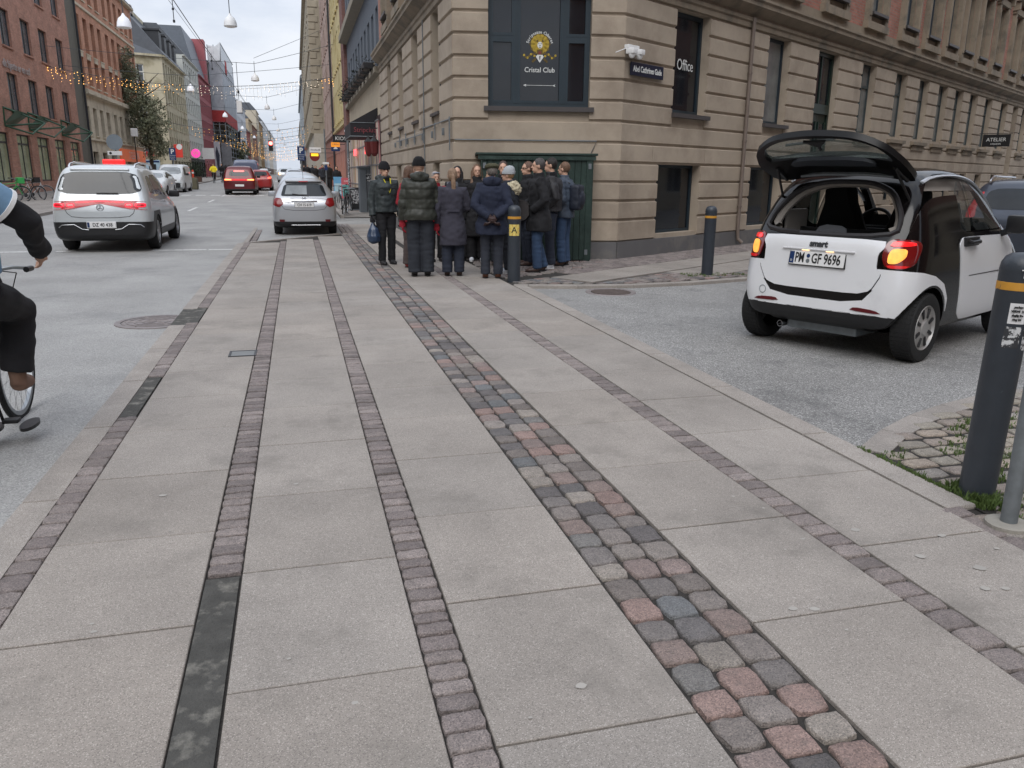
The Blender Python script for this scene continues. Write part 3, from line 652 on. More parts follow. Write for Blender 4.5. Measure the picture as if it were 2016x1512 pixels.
# downpipe and wall fittings
dp=MB(); P=SW.P; dp.tube([P(4.86,5.1,.1),P(4.86,4.9,.1),P(4.86,.35,.1),P(4.86,.15,.12),P(4.9,.06,.22)],.045,10)
for z in (.9,2.4,3.9): dp.tube([P(4.86,z,.1),P(4.86,z+.04,.1)],.056,10)
wpart(dp,'downpipe',mk('painted_pipe',L(112,100,92),.5,var=.15),CB,40)
cn=MB(); P=MW.P
for u0,u1,z in ((28.8-19.0,28.8-15.6,2.62),(28.8-24.,28.8-19,2.5)):
    cn.tube([P(u0,z,.08),P(u1,z,.08)],.012,6)
for u in (28.8-15.62,28.8-17.3,28.8-18.9,28.8-20.3,28.8-22.0,28.8-23.3): cn.tube([P(u,2.65,.08),P(u,2.3,.08)],.014,6)
cn.tube([P(28.8-15.55,2.66,.09),P(28.8-15.55,2.05,.09)],.012,6); cn.tube([P(28.8-18.9,4.9,.06),P(28.8-18.9,.9,.06)],.012,6); 
cn.tube([CW.P(.0,2.245,.06),CW.P(2.72,2.245,.06),CW.P(2.62,2.03,.06)],.01,6)
for k in range(7): cn.rbox(*(lambda p:(p.x-.03,p.x+.03,p.y-.03,p.y+.03,2.36+.0*k,2.5))(P(28.8-16.4-k*1.35,0,.06)),.008)
wpart(cn,'cable_conduit',GALV,CB,40)
cv=thing('security_camera','pair of white security cameras under a bracket beside the street name sign','security camera',SW.P(.1,3.93,.05)); cv.rotation_euler=(0,0,SW.ang)
b=MB(); b.rbox(-.16,.2,-.1,.0,-.02,.05,.01); b.tube([(-.1,-.05,.0),(-.45,-.02,-.12)],.008,6); b.build('bracket',WHT,cv)
for x in (-.1,.15):
    b=MB(); b.rbox(x-.07,x+.07,-.22,-.04,-.12,-.02,.02); b.lathe([(0,-.2),(.035,-.19),(.06,-.15),(.065,-.11)],16,M=Matrix.Translation((x,-.14,0))); b.build('camera_head',WHT,cv,40)
sg=thing('street_name_sign','dark blue street name plate reading Abel Cathrines Gade','street sign',SW.P(.12,3.46,.075)); sg.rotation_euler=(0,0,SW.ang)
b=MB(); b.rbox(0,1.12,-.025,0,0,.24,.006); b.build('plate',mk('enamel_navy',L(22,30,52),.3,coat=.3),sg); b=MB(); 
text('lettering','Abel Cathrines Gade',.15,WLET,sg,(.56,-.028,.12),(PI/2,0,0),sx=.77,bold=.003)
# green timber bin shed against the cut corner
sh=thing('bin_shed','dark green board shed with white hinges on the cut corner of the beige building','shed',CW.P(.48,0,.05)); sh.rotation_euler=(0,0,CW.ang)
GP=mk('green_boards',L(30,50,44),.6,var=.2,vs=4,bump=.4,bs=25,col2=L(44,62,56),c2s=6); W2=2.12
b=MB()
for x in [i*.118 for i in range(18)]: b.rbox(x+.003,x+.115,-.4,-.375,.02,1.93,.004)
for k in range(4): b.rbox(-.0,.02,-.37+k*.1,-.275+k*.1,.02,1.93,.004); b.rbox(W2-.02,W2,-.37+k*.1,-.275+k*.1,.02,1.93,.004)
b.build('board_panel',GP,sh)
b=MB(); b.rbox(-.1,W2+.08,-.5,.02,1.95,1.99,.006,M=Matrix.Rotation(R(-2),4,'X')); b.box(-.06,W2+.04,-.44,-.42,1.88,1.95); b.build('roof',GP,sh)
b=MB(); b.rbox(.0,.02,-.425,-.4,.0,1.93,.004);b.rbox(W2-.13,W2-.02,-.425,-.4,.0,1.93,.004); b.build('door_frame',GP,sh)
for x,z in ((.06,1.72),(W2-.07,1.72),(W2-.1,.12),(.06,.12)):
    b=MB(); b.rbox(x-.03,x+.03,-.435,-.42,z,z+.1,.003); b.build('hinge',GALV,sh)
# small projecting shop sign far down the side street
at=thing('hanging_sign','small black projecting shop sign with pale lettering far along the brick and stucco side wall','shop sign',SW.P(25.2,3.0,.1)); at.rotation_euler=(0,0,SW.ang)
b=MB(); b.tube([(0,0,.42),(0,-1.2,.42)],.015,6); b.tube([(0,-.2,.42),(0,-.2,.35)],.01,5); b.build('bracket',BLK,at); b=MB(); b.rbox(-.03,.03,-1.15,-.15,-.1,.38,.01); b.build('board',BLK,at)
text('lettering','ATELIER',.2,WLET,at,(-.035,-.65,.17),(PI/2,0,-PI/2)); text('small_lettering','FASHION',.09,WLET,at,(-.035,-.65,.0),(PI/2,0,-PI/2))
# ---------- buildings of the street ----------
random.seed(21)
SLATE=mk('slate_roof',L(84,88,94),.6,var=.15,vs=2,bump=.2,bs=8); WFR=mk('white_window_frame',L(205,205,200),.5)
DFR=mk('dark_window_frame',L(46,48,52),.5); RFR=mk('oxblood_frame',L(84,44,42),.5); SFR=mk('steel_blue_frame',L(70,84,98),.5)
GLG=mk('painted_sky_glass',L(92,98,104),.2,var=.5,vs=.9,spec=.6); GLASSF=mk('far_window_glass',L(44,48,54),.5,var=.5,vs=.9,spec=.1)  # GLG: sky reflection put into a paler pane colour
SHOPM=[mk('shop_cream',L(170,160,140),.7),mk('shop_dark',L(52,50,50),.6),mk('shop_brown',L(96,70,58),.7)]
def block(name,label,X,side,Y0,Y1,z1,wm,cols,ww,rows,fm,gm,depth=12,roof=3.,roofm=None,z0=None,gf=None,gfm=None,bands=(),bandm=None,eave=.35,one=True,rec=.2,sills=True,mul=(.5,),tr=(.68,),end=True,group=None,gfrow=None,gfg=None):
    # side 'L': face at X looking +x, u runs with +Y.  side 'R': face looking -x, u runs from far to near
    Ym=(Y0+Y1)/2; base=gz(Ym); z0=gz(Y0)-.1 if z0 is None else z0
    t=thing(name,label,'building',(X,Ym,base),0,group); ln=Y1-Y0
    wl=Wall((X,Y0),(0,1)) if side=='L' else Wall((X,Y1),(0,-1))
    ops=[]; b=MB()
    if isinstance(cols,int): n=cols; cols=[ln*(i+.5)/n for i in range(n)]
    for c in cols:
        for (a,d) in rows: ops.append((c-ww/2,c+ww/2,a,d))
    gops=[]
    if gfrow:
        n,gw,ga,gb=gfrow
        for i in range(n): c=ln*(i+.5)/n; gops.append((c-gw/2,c+gw/2,ga,gb))
    gh=(gf or z0)
    if gf: wl.wall(b,0,ln,z0,gf,gops+[o for o in ops if o[3]<gf],rec,1)
    wl.wall(b,0,ln,gh,z1,[o for o in ops if o[2]>gh]+([] if gf else gops),rec,0)
    # ends and back
    for u in (0,ln):
        for m_,a,d in ((1,z0,gh),(0,gh,z1)):
            if d>a+.01:
                q=[wl.P(u,a,0),wl.P(u,d,0),wl.P(u,d,-depth),wl.P(u,a,-depth)]; 
                b.face(q if u==0 else q[::-1],m_,[(0,a),(0,d),(depth,d),(depth,a)] if u==0 else [(depth,a),(depth,d),(0,d),(0,a)])
    wl.rect(b,0,ln,z0,z1,-depth)
    for z,h,o in bands: wl.box(b,-.02,ln+.02,z,z+h,0,o,2,bz=h*.15)
    wl.box(b,-.02,ln+.02,z1-.25,z1,0,eave,2,bz=.06)
    if sills:
        for a,c,d,e in ops: wl.box(b,a-.06,c+.06,d-.09,d-.005,0,.08,2)
    wpart(b,'wall',[wm,gfm or wm,bandm or wm],t)
    r=MB()
    if roof>0:
        P=wl.P; i=roof*.75
        r.mesh([P(-.05,z1,eave),P(ln+.05,z1,eave),P(ln+.05,z1+roof,-i),P(-.05,z1+roof,-i),P(-.05,z1,-depth-.1),P(ln+.05,z1,-depth-.1),P(ln+.05,z1+roof,-depth+i),P(-.05,z1+roof,-depth+i)],[(0,1,2,3),(7,6,5,4),(3,2,6,7),(1,5,6,2),(0,3,7,4)])
    else: r.face([wl.P(0,z1+.01,-.0),wl.P(ln,z1+.01,0),wl.P(ln,z1+.01,-depth),wl.P(0,z1+.01,-depth)])
    wpart(r,'roof',roofm or SLATE,t)
    for k,(a,c,d,e) in enumerate(ops):
        key='%s%.2f_%.2f'%(name+fm.name+gm.name,c-a,e-d); winmesh(key,c-a,e-d,.06 if one else .07,mul,tr,fm,gm,one=one); putwin(key,wl,a,d,t,depth=rec-.01)
    for k,(a,c,d,e) in enumerate(gops):
        key='g%s%.2f_%.2f'%(name,c-a,e-d); winmesh(key,c-a,e-d,.08,(.5,) if c-a>1.5 else (),(.8,),DFR,gfg or random.choice([GLASS,GLASSW]) ,one=True); putwin(key,wl,a,d,t,name='shop_window',depth=rec-.01)
    return t,wl
# --- far side, red brick building nearest the camera
BR1=brickmat('dark_red_brick',L(188,136,116),L(166,116,98),L(156,138,128)); BR2=brickmat('orange_brick',L(204,148,120),L(186,130,104),L(172,146,128)); SAND=mk('sandstone',L(200,190,170),.85,var=.12,vs=1,bump=.3,col2=L(176,165,146))
yy=[Y-40 for Y in (41.0,44.7,48.6,52.9,56.6,60.1,63.9)]
t,wl=block('brick_building','dark red brick building with tall dark windows and green steel frames on the wall',-15,'L',40,66.5,15,BR1,[y-.2 for y in yy],1.75,[(4.85,6.85),(8.25,10.2),(11.6,13.5)],DFR,GLG,roof=0,eave=.1,one=False,mul=(.5,),tr=(),rec=.14,gfrow=(7,2.5,1.0,3.6),gfg=mk('green_lit_shop_glass',L(120,128,104),.15,var=.7,vs=.8,emit=.12))
for u in (11.2,15.4,22.4):
    f=thing('steel_sculpture','green steel girder frame jutting from the dark red brick wall, %s'%{11.2:'furthest left',15.4:'in the middle',22.4:'nearest the grey wall gap'}[u],'wall frame',wl.P(u,3.95,0),0,'green steel frames on the brick wall'); b=MB()
    A=[(0,-.9,0),(0,.7,.1),(0,.8,.9),(0,-.8,.95)]; T=(1.5,.9,.25)
    for i in range(4): b.tube([A[i],A[(i+1)%4]],.06,5); b.tube([A[i],T],.05,5)
    b.tube([A[0],(1.2,-.6,-.4),T],.05,5); b.build('frame',mk('green_steel',L(38,78,54),.5),f)
    b=MB(); b.face([(0.02,-1.1,.1),(0.02,.95,.15),(.8,.9,.7),(0.7,-1,.8)]); b.build('panel',mk('green_glass',L(70,104,84),.3),f)
wt=text('lettering','dit hjerte er en sol',.62,mk('pale_metal',L(180,170,168),.5,.3),t,Vector((.05,.4,7.25-gz(53))),(PI/2,0,PI/2),extr=.02)
# concrete gap wall
t,wl=block('concrete_building','narrow grey concrete strip between the two brick buildings',-15,'L',66.5,69,17,mk('grey_concrete',L(104,102,94),.9,bump=.4,bs=20),0,1,[],DFR,GLASS,roof=0,eave=.02)
b=MB(); b.tube([(-14.85,68.6,.5),(-14.85,68.6,16)],.08,6); wpart(b,'downpipe',DFR,t)
# orange brick with sandstone base
cols=[.75+ (22.9-1.5)*i/9 for i in range(10)]; cols=[c+(.35 if i>3 else -.2)+(-.25 if i>7 else 0) for i,c in enumerate(cols)]
t,wl=block('brick_building','orange brick building with pale sandstone base and close rows of tall windows',-15,'L',69.05,92.3,17.2,BR2,cols,1.25,[(4.3,6.4),(8.0,9.9),(10.35,12.9),(14.2,16.2)],RFR,GLASS,roof=3.5,gf=7.2,gfm=SAND,bands=[(7.2,.45,.35),(3.9,.2,.15),(13.45,.25,.1)],bandm=SAND,one=True,rec=.3,gfrow=(7,1.8,.6,3.1))
for c in cols: b=MB(); wl.box(b,c-.6,c+.6,9.92,10.33,-.15,.05); wpart(b,'spandrel_panel',SAND,t)
s_=thing('shop_sign','long orange shop sign with white lettering under the sandstone windows','shop sign',wl.P(16.6,3.05,.1)); b=MB(); b.rbox(-.1,.05,-6.0,6.0,-.55,.55,.02); b.build('board',mk('orange_sign',L(222,112,70),.5,emit=.15),s_); text('lettering','7-ELEVEN',.9,WLET,s_,(.06,0,0),(PI/2,0,PI/2),sx=1.3)
# beige corner building
BEI=mk('beige_render',L(192,184,160),.9,var=.08,vs=.5,bump=.15,col2=L(158,150,124),c2s=.4); 
t,wl=block('beige_building','beige rendered corner building with slate mansard roof and dormers behind the big tree',-15,'L',111,131.5,15.4,BEI,10,1.15,[(3.9,5.9),(7.0,9.0),(9.9,11.9),(12.7,14.6)],WFR,GLASSF,roof=5.,bandm=BEI,gfrow=(7,2,.8,3))
cw=Wall((-21.5,109.2),(6.5,1.8)); b=MB(); cl=6.74; wn=[(3.0,4.6,3.6,6.0),(3.0,4.6,7.2,9.6),(3.0,4.6,11.6,14.2)]
cw.wall(b,0,cl,-.5,15.4,wn,.15,0); cw.box(b,0,cl,15.15,15.4,0,.35,0); wpart(b,'corner_wall',[BEI],t)
winmesh('bc',1.6,2.6,.12,(.5,),(.66,),WFR,GLG,one=True,sill=1)
for a,_,c,d in wn: putwin('bc',cw,a,c,t,depth=.12)
b=MB(); b.mesh([(-15,111,15.4),(-21.5,109.2,15.4),(-24,112,20.4),(-18.7,114,20.4),(-15,131,15.4),(-18.7,131,20.4),(-27,131,20.4)],[(0,3,2,1),(0,4,5,3),(3,5,6,2)]); b.box(-19.6,-18.6,112,131.5,20.2,20.6); wpart(b,'mansard_roof',SLATE,t)
for i in range(4):
    b=MB(); y=114+i*4.4; b.box(-17.6,-15.5,y,y+1.8,16.2,18.6); b.box(-17.7,-15.35,y-.15,y+1.95,18.6,18.8); wpart(b,'dormer',DFR,t)
b=MB(); b.box(-19.6,-18.6,115,116.2,19,21.6); wpart(b,'chimney',BR1,t)
b=MB(); b.box(-27.5,-19.8,117,131.6,15.4,22.3); wpart(b,'gable',BEI,t)
for (nm,txt,y,z,cc,sz) in (('shop_sign','SHAWARMA',111.0,3.7,L(170,30,34),1.0),):
    s_=thing(nm,'red lettering sign along the base of the beige corner building','shop sign',(-19,109.6,z),cw.ang); text('lettering',txt,.95,mk('red_letters',cc,.5,emit=.3),s_,(0,-.1,0),(PI/2,0,0),extr=.03); b=MB(); b.box(-2.6,2.6,-.05,0,-.04,.0); b.build('rail',DFR,s_)
s_=thing('hanging_sign','square red projecting sign on the beige building behind the parking sign','shop sign',(-14.6,112,4.2)); b=MB(); b.rbox(-.1,.9,-.1,.1,-.8,.8,.03); b.build('board',mk('red_board',L(196,58,48),.5,emit=.2),s_); b=MB(); b.lathe([(0,.12),(.35,.12),(.35,.1)],16,M=Matrix.Rotation(PI/2,4,'X')@Matrix.Translation((.55,.5,0))); b.build('white_disc',WHT,s_)
# white building
t,wl=block('white_building','white rendered building with slate roof left of the dark red one',-15,'L',131.6,151,18.2,mk('white_render',L(200,202,196),.9,var=.06),8,1.25,[(4.2,6.2),(7.2,9.3),(10.3,12.4),(13.3,15.2),(15.9,17.3)],WFR,GLASSF,roof=4,gfrow=(6,2.3,.7,3.2),gfm=SHOPM[1],gf=3.7)
s_=thing('neon_sign','round glowing magenta shop sign over the pink lit shopfront','neon sign',(-14.3,131.8,4.35)); b=MB(); b.lathe([(0,0),(.6,0),(.65,.1),(.6,.2),(0,.2)],28,M=Matrix.Rotation(PI/2,4,'X')); b.build('disc',mk('magenta_glow',(1,.08,.42),.4,emit=.7),s_,40); b=MB(); b.box(.9,2.6,0,.12,-.8,.8); b.build('white_board',WHT,s_); text('lettering','W',.8,WLET,s_,(0,-.25,0),(PI/2,0,0),extr=.02)
# dark red building with tall fire wall
RED=mk('dark_red_render',L(158,92,96),.9,var=.08)
t,wl=block('red_building','dark red painted building with a tall red party wall above its roof',-15,'L',151.1,171,17.6,RED,11,1.05,[(4.6,7.2),(8.3,10.4),(11.5,13.6),(14.5,16.6)],RFR,GLASS,roof=0,gfm=RED,gf=4.,gfrow=(6,1.6,.8,3),tr=())
b=MB(); b.box(-27,-15.2,168,171,17.6,25.5); wpart(b,'party_wall',RED,t); b=MB(); b.mesh([(-15.3,151,17.65),(-15.3,168,17.65),(-17,168,25),(-17,151,25),(-28,151,25),(-28,168,25)],[(0,1,2,3),(3,2,5,4)]); b.face([(-15.3,150.9,17.6),(-17,150.9,25),(-28,150.9,25),(-28,150.9,17.6)]); wpart(b,'mansard_roof',mk('zinc_roof',L(96,102,110),.5),t)
# scaffolded building
sf=thing('scaffold','scaffold tower with white sheeting over red netting and open platforms below','scaffold',(-14.6,172.5,gz(172))); T=lambda b,n,m:b.build(n,m,sf)
POL=mk('scaffold_tube',L(146,150,154),.5,.4); b=MB(); X0,X1,Y0,Y1=.0,2.2,0,34
for x in (0,1.1,2.2):
    for y in (0,8,16,24,34):
        if x in(0,2.2) or y==0: b.tube([(x-.4,y,0),(x-.4,y,24.5)],.09,5)
for z in range(1,13):
    b.tube([(-.4,0,z*2),(1.8,0,z*2)],.06,4); b.tube([(1.8,0,z*2),(1.8,34,z*2)],.06,4); b.tube([(1.8,0,z*2-1),(1.8,34,z*2-1)],.04,4)
T(b,'tube_frame',POL); b=MB()
for z in range(1,12): b.box(-.4,1.8,0,34,z*2-.08,z*2)
T(b,'platform',mk('plank_deck',L(120,106,88),.9)); 
b=MB(); b.box(-.45,1.85,-.12,-.04,12.6,21.5); b.box(1.86,1.94,-.1,34,12.6,21.6); T(b,'grey_sheeting',mk('scaffold_sheet',L(160,164,170),.6,var=.25,vs=.7,bump=.6,bs=2,alpha=.93))
b=MB(); b.mesh([(-.5,-.15,21.5),(1.75,-.15,21.7),(2.0,-.1,25),(1.,-.1,24.2),(-.5,0,24.4),(2.0,34,25),(-.5,34,24.5)],[(0,1,2,3,4),(4,3,2,5,6)]); b.box(1.95,2.0,0,30,21.6,24.6); T(b,'white_sheeting',mk('white_sheet',L(205,208,210),.6,var=.12,vs=1,bump=.5,bs=3))
b=MB(); b.box(-.5,1.9,-.2,-.13,10.4,12.6); b.box(1.95,2.0,-.2,34,10.4,12.6); b.box(2.0,2.06,8,12,20.3,22.8); T(b,'red_netting',mk('red_net',L(160,52,52),.8,var=.15))
b=MB(); b.box(0.7,2.6,-.3,-.2,2.2,6.6); T(b,'lower_sheeting',mk('mesh_sheet',L(140,142,146),.8,alpha=.8,var=.2,vs=2))
t,wl=block('apartment_building','building hidden behind the scaffold and its white sheeting',-15.2,'L',171.5,206,22,mk('grey_render',L(140,134,128),.9),12,1.2,[(4.6,6.6),(8,10),(11.4,13.4),(15,17),(18,20)],WFR,GLASS,roof=2)
s_=thing('banner','white banner with dark figure hanging beside the scaffold','banner',(-14.7,166,4)); b=MB(); b.box(0,1.1,0,.05,-3,3.3); b.build('cloth',mk('banner_white',L(196,200,206),.7),s_); b=MB(); b.mesh([(.4,-.03,-2),(.7,-.03,-2),(.9,-.03,.8),(.5,-.03,2.4),(.2,-.03,1.2)],[(0,1,2,3,4)]); b.build('print',mk('print_dark',L(60,66,80),.7),s_)
# far row, left
far=[('green_building','dark grey green building with loggias next to the scaffold',L(96,98,86),206,240,18.5,9,0,3,DFR),
('white_building','white building with bay front beyond the grey green one',L(196,200,206),240,286,21,11,3,5,WFR),
('red_building','narrow red building beyond the white bay fronted one',L(156,92,86),286,306,15,6,3,4,WFR),
('beige_building','tall beige building beyond the narrow red one',L(176,160,136),306,330,20,7,3,5,WFR),
('brick_building','brown brick building with dormers in the far row',L(140,104,90),330,366,19,10,3.5,5,WFR),
('beige_building','beige building with wide flat gable in the far row',L(184,174,156),366,392,27,7,3,5,WFR),
('ochre_building','ochre brick building below the dark roofs in the far row',L(150,124,90),392,440,24,12,4,6,WFR),
('grey_building','light grey building towards the end of the street on the left',L(186,188,190),440,520,27,18,4,6,WFR),
('cream_building','cream building near the street end on the left',L(180,172,160),520,600,26,16,4,6,WFR),
('white_building','pale building closing the row on the left before the spire',L(190,190,190),600,720,28,20,4,6,WFR)]
for i,(nm,lb,c,a,b_,z,n,rf,st,fr) in enumerate(far):
    h=(z-4.5)/st; block(nm,lb,-15+.12*(i%3),'L',a+.03,b_-.03,z,mk('far_wall_%d'%i,c,.9,var=.1,vs=.4),n if i<7 else n//2,(b_-a)/n*.42 if i<7 else 2.4,[(4.6+h*k+.5,4.6+h*k+h*.78) for k in range(st-(1 if i>6 else 0))],fr,GLASSF,roof=rf,gf=4.2,gfm=SHOPM[i%3],bands=[(4.2,.3,.3)],gfrow=(max(3,int((b_-a)/7)),3.5,.9,3.5),sills=False,group='distant facades on the left')
for i in range(4):
    y=206+i*8
b=thing('church_spire','small dark church spire above the roofs at the street end','spire',(9,900,0)); m=MB(); m.lathe([(2.4,0),(2.4,18),(2.7,18),(.1,31)],8); m.build('tower',mk('spire_dark',L(110,116,126),.8),b); m=MB(); m.tube([(0,0,31),(0,0,34)],.15,6); m.build('finial',GALV,b)
for i,(y,z) in enumerate(((207,15.5),(216,10.),(224,5.5))):
    f=thing('awning_flag','dark pennant flag on the grey green building, '+('uppermost','middle one','lowest')[i],'flag',(-14.8,y,z),0,'dark pennants'); b=MB(); b.tube([(0,0,0),(2.2,0,1.8)],.05,5); b.build('pole',DFR,f); b=MB(); b.prism([(.6,.5),(2.2,1.75),(2.0,-1.6),(1.3,-.6)],-.03,.03,fn=lambda p,q,t:Vector((p,t,q))); b.build('cloth',BLK,f)
# --- near side beyond the corner building
NAVY=mk('dark_blue_facade',L(92,99,108),.8,var=.1,vs=1,bump=.2)
t,wl=block('dark_blue_building','dark slate blue building with black flower boxes above the strip club',2.97,'R',28.85,45.6,12.8,NAVY,[1.4+i*1.63 for i in range(10)],.85,[(5.45,7.1),(8.9,10.9)],WFR,SFR,roof=3,gf=5.0,gfm=mk('cream_frieze',L(176,164,144),.85,var=.15,vs=1.5),bands=[(4.9,.25,.2),(8.15,.45,.4)],bandm=mk('weathered_cornice',L(138,130,116),.9,bump=.3),one=True,rec=.12,mul=(.5,),tr=(.62,),gfrow=None)
b=MB(); wl.box(b,0,16.7,.0,3.6,.0,.04); sf_=wpart(b,'shop_backing',mk('dark_shop_wall',L(58,40,38),.7),t)
b=MB(); 
cols5=[L(204,192,172),L(196,170,126),L(212,200,190),L(178,130,128),L(120,118,118)]
MC=[mk('shop_slat_%d'%i,c,.6) for i,c in enumerate(cols5)]
for i in range(62):
    u=.4+i*.26; b.cm=random.choice([0,0,1,2,2,3,4]); wl.box(b,u,u+.12,.3,3.4,.05,.1)
for z in (1.1,1.9,2.7,3.4): b.cm=4; wl.box(b,.3,16.5,z,z+.05,.1,.12)
wpart(b,'shop_grille',MC,t)
NEON=mk('red_neon',(1,.09,.1),.4,emit=2.2)
for z,u,s_ in ((2.55,6,'SHOW'),(1.55,11,'OPEN'),(2.5,12,'24')): text('neon_lettering',s_,.42,NEON,t,wl.P(u,z,.2)-t.location,(PI/2,0,-PI/2),extr=.02)
for i in range(9):
    f=thing('flower_box','black flower box under the blue building windows, number %d from the corner building'%(i+1),'flower box',(2.6,29.8+i*1.63,5.2),0,'flower boxes in a row'); f['label']=['nearest black flower box beside the beige corner building','second nearest black flower box on the dark blue facade','third nearest black flower box on the dark blue facade','fourth nearest black flower box on the dark blue facade','middle black flower box on the dark blue facade','fourth farthest black flower box on the dark blue facade','third farthest black flower box on the dark blue facade','second farthest black flower box on the dark blue facade','farthest black flower box beside the brick strip'][i]
    b=MB(); b.rbox(-.15,.2,-.45,.45,-.1,.1,.02); b.build('box',BLK,f); b=MB()
    for k in range(60):
        p=Vector((random.uniform(-.3,.25),random.uniform(-.5,.5),random.uniform(-.2,.35))); a=Vector((random.uniform(-1,1),random.uniform(-1,1),random.uniform(-1,1)))*.09; c=Vector((random.uniform(-1,1),random.uniform(-1,1),random.uniform(-1,1)))*.09; b.face([p,p+a,p+c])
    b.build('plants',mk('dark_foliage',L(34,38,36),.9),f)
t,wl=block('brick_building','narrow red brown brick strip with downpipe beyond the dark blue building',2.8,'R',45.65,48,19,brickmat('maroon_brick',L(128,88,80),L(110,72,66),L(110,96,90)),1,.5,[(6,8)],DFR,GLASS,roof=0)
YEL=mk('yellow_render',L(196,182,136),.9,var=.08,vs=.6,col2=L(170,152,102),c2s=.5)
t,wl=block('yellow_building','yellow rendered building on the near side with pink shop base',2.97,'R',48.05,62.5,17.6,YEL,8,.95,[(4.9,6.9),(8.1,10.2),(11.3,13.4),(14.3,16.3)],DFR,GLASS,roof=3,gf=4.35,gfm=mk('pink_shop',L(168,122,112),.8,var=.1),bands=[(4.35,.15,.15)],gfrow=(7,1.3,.5,3.0),tr=(.66,))
PNK=mk('pinkish_render',L(176,154,144),.9,var=.1,vs=.6,col2=L(146,122,110),c2s=.5)
t,wl=block('pink_building','dusky pink rendered building beyond the yellow one',2.97,'R',62.55,82,17.8,PNK,9,1.0,[(4.9,6.9),(8.1,10.2),(11.3,13.4),(14.3,16.3)],DFR,GLASS,roof=3,gf=4.35,gfm=mk('brown_shop',L(150,104,92),.8,var=.1),bands=[(4.35,.15,.15)],gfrow=(9,1.3,.5,3.0))
STN=mk('weathered_sandstone',L(160,150,132),.9,var=.15,vs=1,bump=.4,bs=6)
t,wl=block('stone_building','large weathered stone building with quoins beyond the pink one',1.95,'R',84,150,19,STN,20,1.3,[(6.2,8.6),(10,12.2),(13.6,15.6),(16.4,17.8)],DFR,GLASS,roof=3.5,gf=5.4,gfm=mk('pale_stone',L(176,170,158),.9),bands=[(5.4,.35,.3),(9.2,.2,.12),(12.9,.2,.12)],bandm=STN,gfrow=(14,2.2,.7,4))
b=MB()
ew=Wall((1.95,83.98),(1,0))
for k in range(20): z=5.8+k*.65; ew.box(b,0,.9 if k%2 else .6,z,z+.6,0,.06,bz=.03); ew.box(b,1.4,2.6,z,z+.6,0,.03,bz=.02)
wpart(b,'quoins',STN,t)
b=MB(); b.tube([(2.85,62.55,.5),(2.85,62.55,17.5)],.07,6); tp=thing('downpipe','tall dark downpipe between the yellow and pink buildings','downpipe',(2.85,62.5,gz(62))); tp2=b; wpart(b,'pipe',DFR,tp)
far2=[('grey_building','pale grey building with balconies beyond the weathered stone one',L(170,178,182),152,240,18,2.6),('beige_building','beige building far along the near side',L(170,158,140),240,330,19,2.9),('cream_building','last cream building visible on the near side',L(180,174,160),330,480,21,2.9)]
for i,(nm,lb,c,a,b_,z,x) in enumerate(far2): block(nm,lb,x-.6 if i==0 else x,'R',a,b_-.05,z,mk('far_wall_r%d'%i,c,.9,var=.1,vs=.3),16,2,[(5.4,7.6),(9,11.2),(12.4,14.6),(15.4,17)],WFR,GLASS,roof=3,gf=4.6,gfm=SHOPM[(i+1)%3],bands=[(4.6,.3,.3)],gfrow=(8,3.5,.9,3.6),sills=False,group='distant facades on the right')

# --- unseen buildings beside and behind the camera, added for reflections in windows and cars
NB=brickmat('plain_brick',L(166,124,106),L(150,108,92),L(140,124,114))
block('brick_building','unseen brick building behind the viewpoint, added for reflections in the club window',4.6,'R',-46,-5,16,NB,14,1.1,[(4.8,6.8),(8.2,10.2),(11.6,13.4)],WFR,GLASSF,roof=3,gf=4,gfm=SAND,gfrow=(9,2,.7,3),z0=-.1)
block('rendered_building','unseen pale building on the far side behind the viewpoint, added for reflections',-15,'L',-46,22,16,BEI,20,1.1,[(4.8,6.8),(8.2,10.2),(11.6,13.4)],WFR,GLASSF,roof=3,gf=4,gfm=SHOPM[1],gfrow=(14,2,.7,3),z0=-.1)
t=thing('brick_building','unseen brick building across the side street, added for reflections in glass and car paint','building',(14,2,0)); oq=Vector((12.6,4.4,0))+DV*44; wl=Wall((oq.x,oq.y),(-DV.x,-DV.y)); b=MB(); cc=[1.4+i*2.8 for i in range(15)]
ops=ops_of(cc,1.2,[(5,7),(8.4,10.4),(11.8,13.6)]); gop=ops_of(cc,1.7,[(.8,3.2)]); wl.wall(b,0,44,4,16,ops,.2,0); wl.wall(b,0,44,-.1,4,gop,.2,1); wl.rect(b,0,44,-.1,16,-10); b.face([wl.P(44,-.1),wl.P(44,-.1,-10),wl.P(44,16,-10),wl.P(44,16)]); b.face([wl.P(0,16),wl.P(44,16),wl.P(44,16,-10),wl.P(0,16,-10)]); wl.box(b,0,44,3.9,4.15,0,.15,1); wl.box(b,0,44,15.6,16,0,.35,1); wpart(b,'wall',[NB,SAND],t)
for a,b_,c,d in ops+gop:
    key='opp%.1f%.1f'%(b_-a,d-c); winmesh(key,b_-a,d-c,.07,(.5,),(.68,),WFR,GLASSF,one=True); putwin(key,wl,a,c,t,depth=.19)
